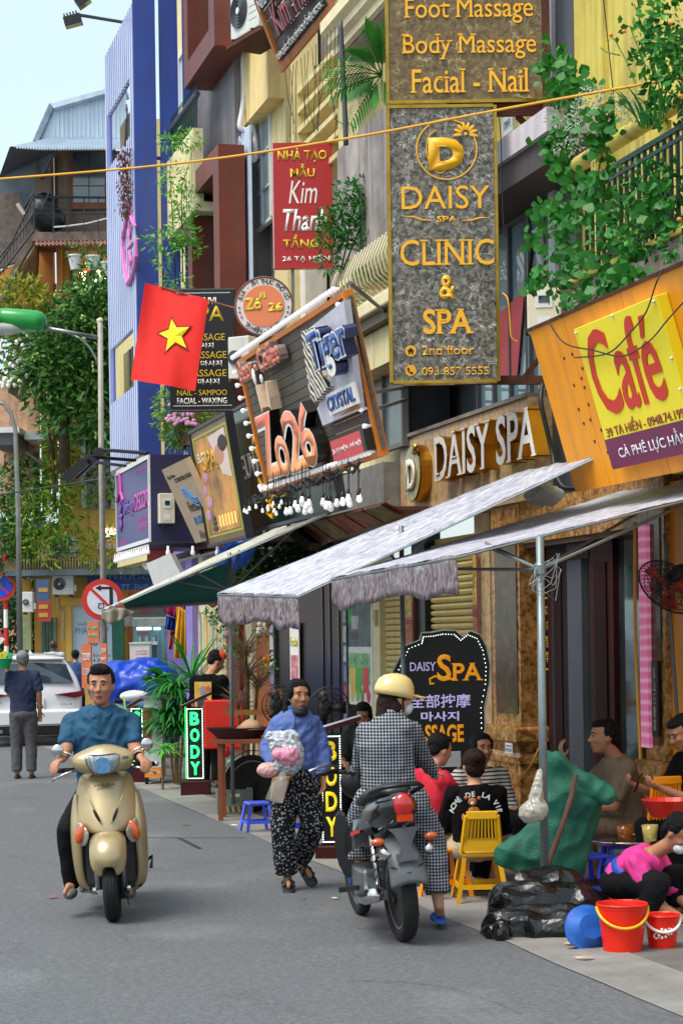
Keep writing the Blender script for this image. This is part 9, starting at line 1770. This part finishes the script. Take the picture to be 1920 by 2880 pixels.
o=P(*ZK(1480,650),13.6);bk=single('plastic_basket',MB().lathe([(.12,0),(.18,.1),(.19,.1),(.125,-.01)],n=20),mat('basket_red','c82a1c',.4),'red mesh basket held beside the woman in pink','basket',Fr(o,(1,0,0)),solid=.004)
def fan(label,c,r,ax,m=blackc,blades=None,dep=.07):
 ax=V(ax).normalized();c=V(c);t=thing('fan',label,'fan',Matrix.Translation(c)@(-ax).to_track_quat('Y','Z').to_matrix().to_4x4())
 for s in(-1,1):
  for k in range(4):rr=r*(.3+.233*k);part(t,'cage_ring',MB().tube([(rr*math.cos(a),s*dep*(1-(rr/r)**2)-.002*s,rr*math.sin(a))for a in[2*PI*j/32 for j in range(32)]],.006 if k==3 else .003,5,close=True),m)
  wm=MB().tube([(r*x,s*dep*(1-x*x),0)for x in(.12,.4,.7,.9,1)],.0022,4).mesh('cage_wire')
  for k in range(36):o=part(t,'cage_wire',wm,m);o.rotation_euler.y=2*PI*k/36
 for k in range(3):o=part(t,'blade',MB().grid([[(r*x,.03*(y-.5),r*(y-.5)*.5*(x+.3))for x in(.15,.5,.85)]for y in(0,.5,1)]),blades or m,smooth=True,solid=.004);o.rotation_euler.y=2*PI*k/3
 part(t,'motor',MB().lathe([(.03,-.02),(.06,0),(.07,.1),(.04,.16)],(0,dep,0),(0,1,0),16),m,smooth=True);return t
t=fan('big black wall fan with orange blades at the right edge',P(1880,1652,14.6),.25,(-.55,-.5,-.62),blades=mat('blade_orange','c8401a',.4));wire('fan_pole',[P(1868,1500,14.8),P(1885,1760,14.8),P(1905,2040,14.8)],.014,mat('pole_grey','4b5258',.5),'slanting grey conduit running behind the big wall fan','pole')
fan('grey pedestal fan just behind the walking woman head',P(*ZL(285,270),19.5),.19,(.3,-1,0));fan('second grey pedestal fan behind the BODY sign lid',P(*ZL(640,290),19.2),.20,(.15,-1,0))
b=GP(*ZP(720,1395));t=thing('crate','grey plastic beer crate weighing down the far parasol pole','crate',Fr(b,(1,.12,0)));cm_=mat('crate_grey','6f7670',.6,var=.15);part(t,'side',MB().box(-.19,.19,0,.012,0,.27),cm_);part(t,'side',MB().box(-.19,.19,.26,.272,0,.27),cm_);part(t,'side',MB().box(-.19,-.178,.013,.259,0,.27),cm_);part(t,'side',MB().box(.178,.19,.013,.259,0,.27),cm_);part(t,'handle_slot',MB().box(-.05,.05,-.003,-.001,.19,.225),K.cream_trim);put_text(t,'Tiger',-.03,.03,.14,.165,-.002,mat('crate_blue','3a5a7a',.6),depth=.002)
for k in range(6):part(t,'printed_stripe',MB().prism([(-.08+.03*k,.03),(-.07+.03*k,.03),(-.085+.03*k,.09),(-.095+.03*k,.085)],-.004,-.001),(K.gold_letter,K.black_paint)[k%2])
tb_=thing('wooden_table','brown wooden table with woven tray and conical hat behind the walking woman','table',Fr((P(*ZP(720,1100),20.6).x,20.8,0),(1,0,0)));tw=mat('table_wood','7d3f1c',.6,var=.25,scale=3);part(tb_,'table_top',MB().box(-.25,.5,-.3,.3,.80,.84),tw)
for x in(-.15,.45):
 for y in(-.25,.25):part(tb_,'leg',MB().beam((x,y,0),(x,y,.80),.05,.05),tw)
zt=.845;single('woven_tray',MB().lathe([(.001,0),(.22,.0),(.33,.10),(.34,.11),(.31,.10),(.2,.02),(.001,.02)],n=28,sy=.7),mat('wicker','4a241e',.9,var=.6,scale=30,bump=.6,bscale=60),'dark red woven tray lying on the wooden table','tray',Fr((tb_.location.x+.03,20.8,zt),(1,0,0)));single('conical_hat',MB().lathe([(.17,0),(.06,.09),(.001,.115)],n=24),mat('hat_straw','b89478',.9,var=.15),'pale conical straw hat resting on the woven tray','hat',Fr((tb_.location.x+.16,20.75,zt+.09),(1,0,0)),smooth=True)
single('wooden_bench_top',MB().box(0,.82,0,.3,0,.05).box(.55,.62,-.01,.05,-.1,.28),mat('bench_wood','c07a34',.6,var=.2),'light slatted wooden bench top behind the woven tray','bench',Fr(P(*ZP(620,400),21.6),(1,0,0)));single('red_cooler',MB().box(0,.5,0,.4,0,.62),mat('cooler_red','d02414',.4),'red cooler box standing behind the green LED sign','cooler box',Fr((P(*ZP(410,650),25).x,25,.5),(1,0,0)),bevel=.02)
pm2=thing('motorbike','parked dark motorbike with chrome wheel half hidden behind the crate','motorbike',Matrix.Translation((P(*ZP(880,1240),21.4).x,21.6,0))@Matrix.Rotation(-1.3,4,'Z'));wheel(pm2,'wheel',(0,0,.31),.31,.07,rim=.8,spokes=28)
part(pm2,'fender',MB().grid([[(x,-.34*math.cos(t),.31+.36*math.sin(t))for x in(-.06,0,.06)]for t in[R(10+15*k)for k in range(9)]]),K.black_gloss_paint,smooth=True,solid=.008);part(pm2,'body',MB().ell((0,.75,.62),(.12,.5,.14)),K.black_gloss_paint,smooth=True);part(pm2,'tail_light',MB().ell((0,-.28,.66),(.05,.05,.06)),K.red_lens,smooth=True);part(pm2,'engine',MB().box(-.1,.1,.5,.85,.2,.4),alloy,bevel=.03);wheel(pm2,'wheel',(0,1.25,.3),.3,.07,rim=.8,spokes=20)
Bq=GP(500,2160);fq=lambda x,Y:Fr((P(x,2000,Y).x,Y,0),(1,0,0));lush=leafmat('lush_leaf',[(.15,'0f4a1c'),(.5,'1f7a2c'),(.85,'5aa84a')],5)
palm_plant('potted_dracaena','tall spiky dracaena fan behind the man in black tee',fq(540,27),46,.75,.035,lush,h=1.35,droop=.35,up=1.1,seed=3);palm_plant('potted_dracaena','dense drooping green plant left of the man in black tee',fq(492,26),90,.55,.04,lush,stems=[(0,0,1.25),(.15,0,1.0),(-.1,0,.9),(.05,0,.7)],droop=1.5,up=.8,seed=5)
palm_plant('potted_ficus','broad leaved dark plant in front of the blue tarp',fq(450,27.5),16,.32,.16,lush,stems=[(0,0,1.35),(.1,0,1.1)],droop=.6,seed=8);palm_plant('potted_spiky_plant','yellow green spiky plant right of the scooter rider shoulder',fq(352,27),30,.36,.03,leafmat('lime_leaf',[(.2,'3f7a2a'),(.5,'7ab04a'),(.85,'c0cf6a')],5),h=.92,droop=.6,seed=11)
pl_=leafmat('pink_blade',[(.2,'5f5a34'),(.5,'9a7a64'),(.85,'c89a90')],5);palm_plant('pink_dracaena','pinkish spiky dracaena against the terracotta wall',fq(695,23),60,.36,.018,pl_,stems=[(0,0,1.75),(.12,0,1.35),(-.1,0,1.1),(.02,0,1.5)],droop=.5,up=1.0,seed=13);palm_plant('potted_fern','bright fern by the bench behind the green LED sign',fq(455,25),40,.3,.03,leafmat('fern_bright',[(.2,'2f8a2a'),(.6,'6ac04a'),(.9,'a0d86a')],5),h=.5,droop=1.1,seed=17)
fw2=thing('flower_garland','garland of white and red cloth flowers beside the shop doorway','flowers',Fr(P(760,1800,25),(1,0,0)));ob=P(760,1800,25)
for k,(x,y,c)in enumerate(((1330,950,'d8cdb8'),(1370,990,'d8cdb8'),(1310,1030,'d8cdb8'),(1390,940,'a84a1c'),(1380,1320,'c87a1c'),(990,890,'d8cdb8'),(985,1060,'d0a0a0'),(1000,1140,'b8402c'),(835,715,'a8341c'),(825,760,'a8341c'),(870,420,'b0401c'),(900,500,'b0401c'),(890,560,'b0401c'),(620,430,'b8a0b8'),(650,480,'c8b8b0'),(700,500,'c8b8b0'),(600,530,'c8b8b0'),(915,1280,'d8381c'))):g=MB();cc=P(*ZO(x,y),25)-ob;[g.ell(cc+rdir()*.03,(.035,.03,.035),n=6,m=4)for _ in range(5)];part(fw2,'blossom',g,mat('cloth'+c,c,.8,var=.2),kind='stuff')
part(fw2,'foliage',crown([((P(*ZO(x,y),25)-ob).to_tuple(),(.12,.08,.14))for x,y in((1370,1050),(990,1000),(820,800),(1380,1380),(1000,1200),(760,430),(880,930),(1120,1220))],400,.06),lush)
def dress(label,pts,Y,m):b=P(*ZO(*pts[0]),Y);g=MB();L2=[P(*ZO(*p),Y)-b for p in pts];n=len(L2)//2;rows=[[L2[i].lerp(L2[-1-i],k/10)+V((0,.05*math.sin(k*1.7+i),0))for k in range(11)]for i in range(n)];return single('hanging_clothes',g.grid(rows),m,label,'clothes',Fr(b,(1,0,0)),smooth=True,solid=.01)
dress('crimson top hanging outside the lavender shop',[(330,630),(300,820),(380,870),(440,900),(530,800),(520,640)],29,mat('crimson_cloth','9a0f4a',.85));dress('blue shorts hanging under the crimson top',[(330,865),(315,1005),(425,1030),(440,900)],29.1,mat('blue_cloth','0f3f9a',.85));dress('orange trousers hanging below the blue shorts',[(368,1020),(352,1215),(385,1222),(425,1030)],29.2,mat('rust_cloth','c04a20',.85));dress('long yellow dress hanging outside the lavender shop',[(445,750),(425,1000),(405,1310),(540,1310),(535,1000),(525,810)],28.8,mat('yellow_cloth','e0a81c',.8,var=.1))
single('wall_lamp',MB().loft([[(-.25,0,0),(.3,0,-.1),(.35,.3,-.1),(-.2,.3,0)],[(-.4,0,.45),(-.05,0,.6),(0,.3,.6),(-.35,.3,.45)]]),K.white_frame,'white angular hood hanging above the crimson top','lamp',Fr(P(*ZO(410,640),29),(1,0,0)))
g=MB();[g.ell(P(x,y,32)-V((0,0,0)),r_)for x,y,r_ in((345,1930,(.55,.5,.4)),(410,1925,(.55,.5,.42)),(450,1990,(.4,.5,.7)),(400,2010,(.6,.5,.5)))];o=blob(None,'tarp',g,mat('tarp_blue','1648c0',.35,var=.15),.05,1,.12,.25);o['label']='blue tarpaulin thrown over goods behind the scooter rider';o['category']='tarpaulin'
t=thing('scooter','parked white and black scooter in front of the blue tarp','scooter',Fr((P(380,2000,29).x,29,0),(1,.2,0)));part(t,'handlebar_cowl',MB().ell((0,0,1.07),(.22,.12,.09)),cw,smooth=True);part(t,'mirror',MB().ell((.2,0,1.32),(.05,.02,.08)),plastic,smooth=True);part(t,'handlebar',MB().tube([(-.3,0,1.0),(0,.05,1.02),(.36,0,1.0)],.03,8),plastic);part(t,'body',MB().ell((0,.4,.6),(.2,.8,.35)),plastic,smooth=True)
t,f,w,h=(lambda r:r)((None,)+pxframe((418,1990),(452*1.0+2,2130),26));fb3=Fr((P(405,2000,26).x,26,0),(1,0,0));t=thing('drink_cart','white cart with cone drawing and orange base reading Hà Nội','cart',fb3);part(t,'panel',MB().box(0,.24,0,.4,.22,1.12),K.white_frame);part(t,'orange_base',MB().box(0,.24,-.005,.4,.09,.219),ora);put_text(t,'Hà Nội',.04,.2,.13,.19,-.007,K.white_letter,depth=.002);part(t,'cone_drawing',MB().prism([(.0,.45),(.07,.40),(.12,.9),(.06,1.0),(.0,1.0)],-.004,-.001),mat('cone_brown','9a5a34',.6));part(t,'counter',MB().box(-.05,.5,-.05,.45,1.121,1.15),alloy);[part(t,'castor',MB().lathe([(.001,-.02),(.045,-.02),(.045,.02),(.001,.02)],(x,.05,.045),(1,0,0),14),rubber)for x in(.02,.22)]
for i,(a,b,s_,lab)in enumerate(((ZN(862,1238),ZN(965,1700),('COCONUT','ICE CREAM'),'tall orange board reading COCONUT ICE CREAM left of the pole'),(ZN(1058,1230),ZN(1125,1500),('COCONUT','JUICE'),'narrow orange board right of the coconut board'),(ZN(920,1003),ZN(1042,1228),('Fresh','kela'),'small orange and white board with green letters on top'))):
 f,w,h=pxframe(a,b,33);t=thing('advert_board',lab,'sign',f);part(t,'board',MB().box(0,w,0,.12,0,h),mat('board_orange','d97a4a',.6));m_=K.white_letter if i<2 else mat('mint','7ac8a0',.5);put_text(t,s_[0],w*.1,w*.9,h*.62,h*.8,-.002,m_,depth=.003,bold=.02);put_text(t,s_[1],w*.1,w*.9,h*.3,h*.45,-.002,m_,depth=.003,bold=.02)
f,w,h=pxframe(ZN(400,560),ZN(535,1000),47);t=thing('hanging_sign','faded blue and red hanging sign left of the ground floor air conditioner','sign',f);part(t,'lower_panel',MB().box(0,w,0,.1,0,h*.48),mat('faded_red','a8322c',.6));part(t,'upper_panel',MB().box(-w*.1,w*.9,0,.1,h*.482,h),mat('faded_blue','3a5a80',.6));[part(t,'letter_row',MB().box(w*.1,w*.8,-.01,-.001,h*z,h*(z+.1)),mat('faded_yellow','b8903a',.6))for z in(.1,.3,.7)]
bpy.data.scenes.remove(TMP)
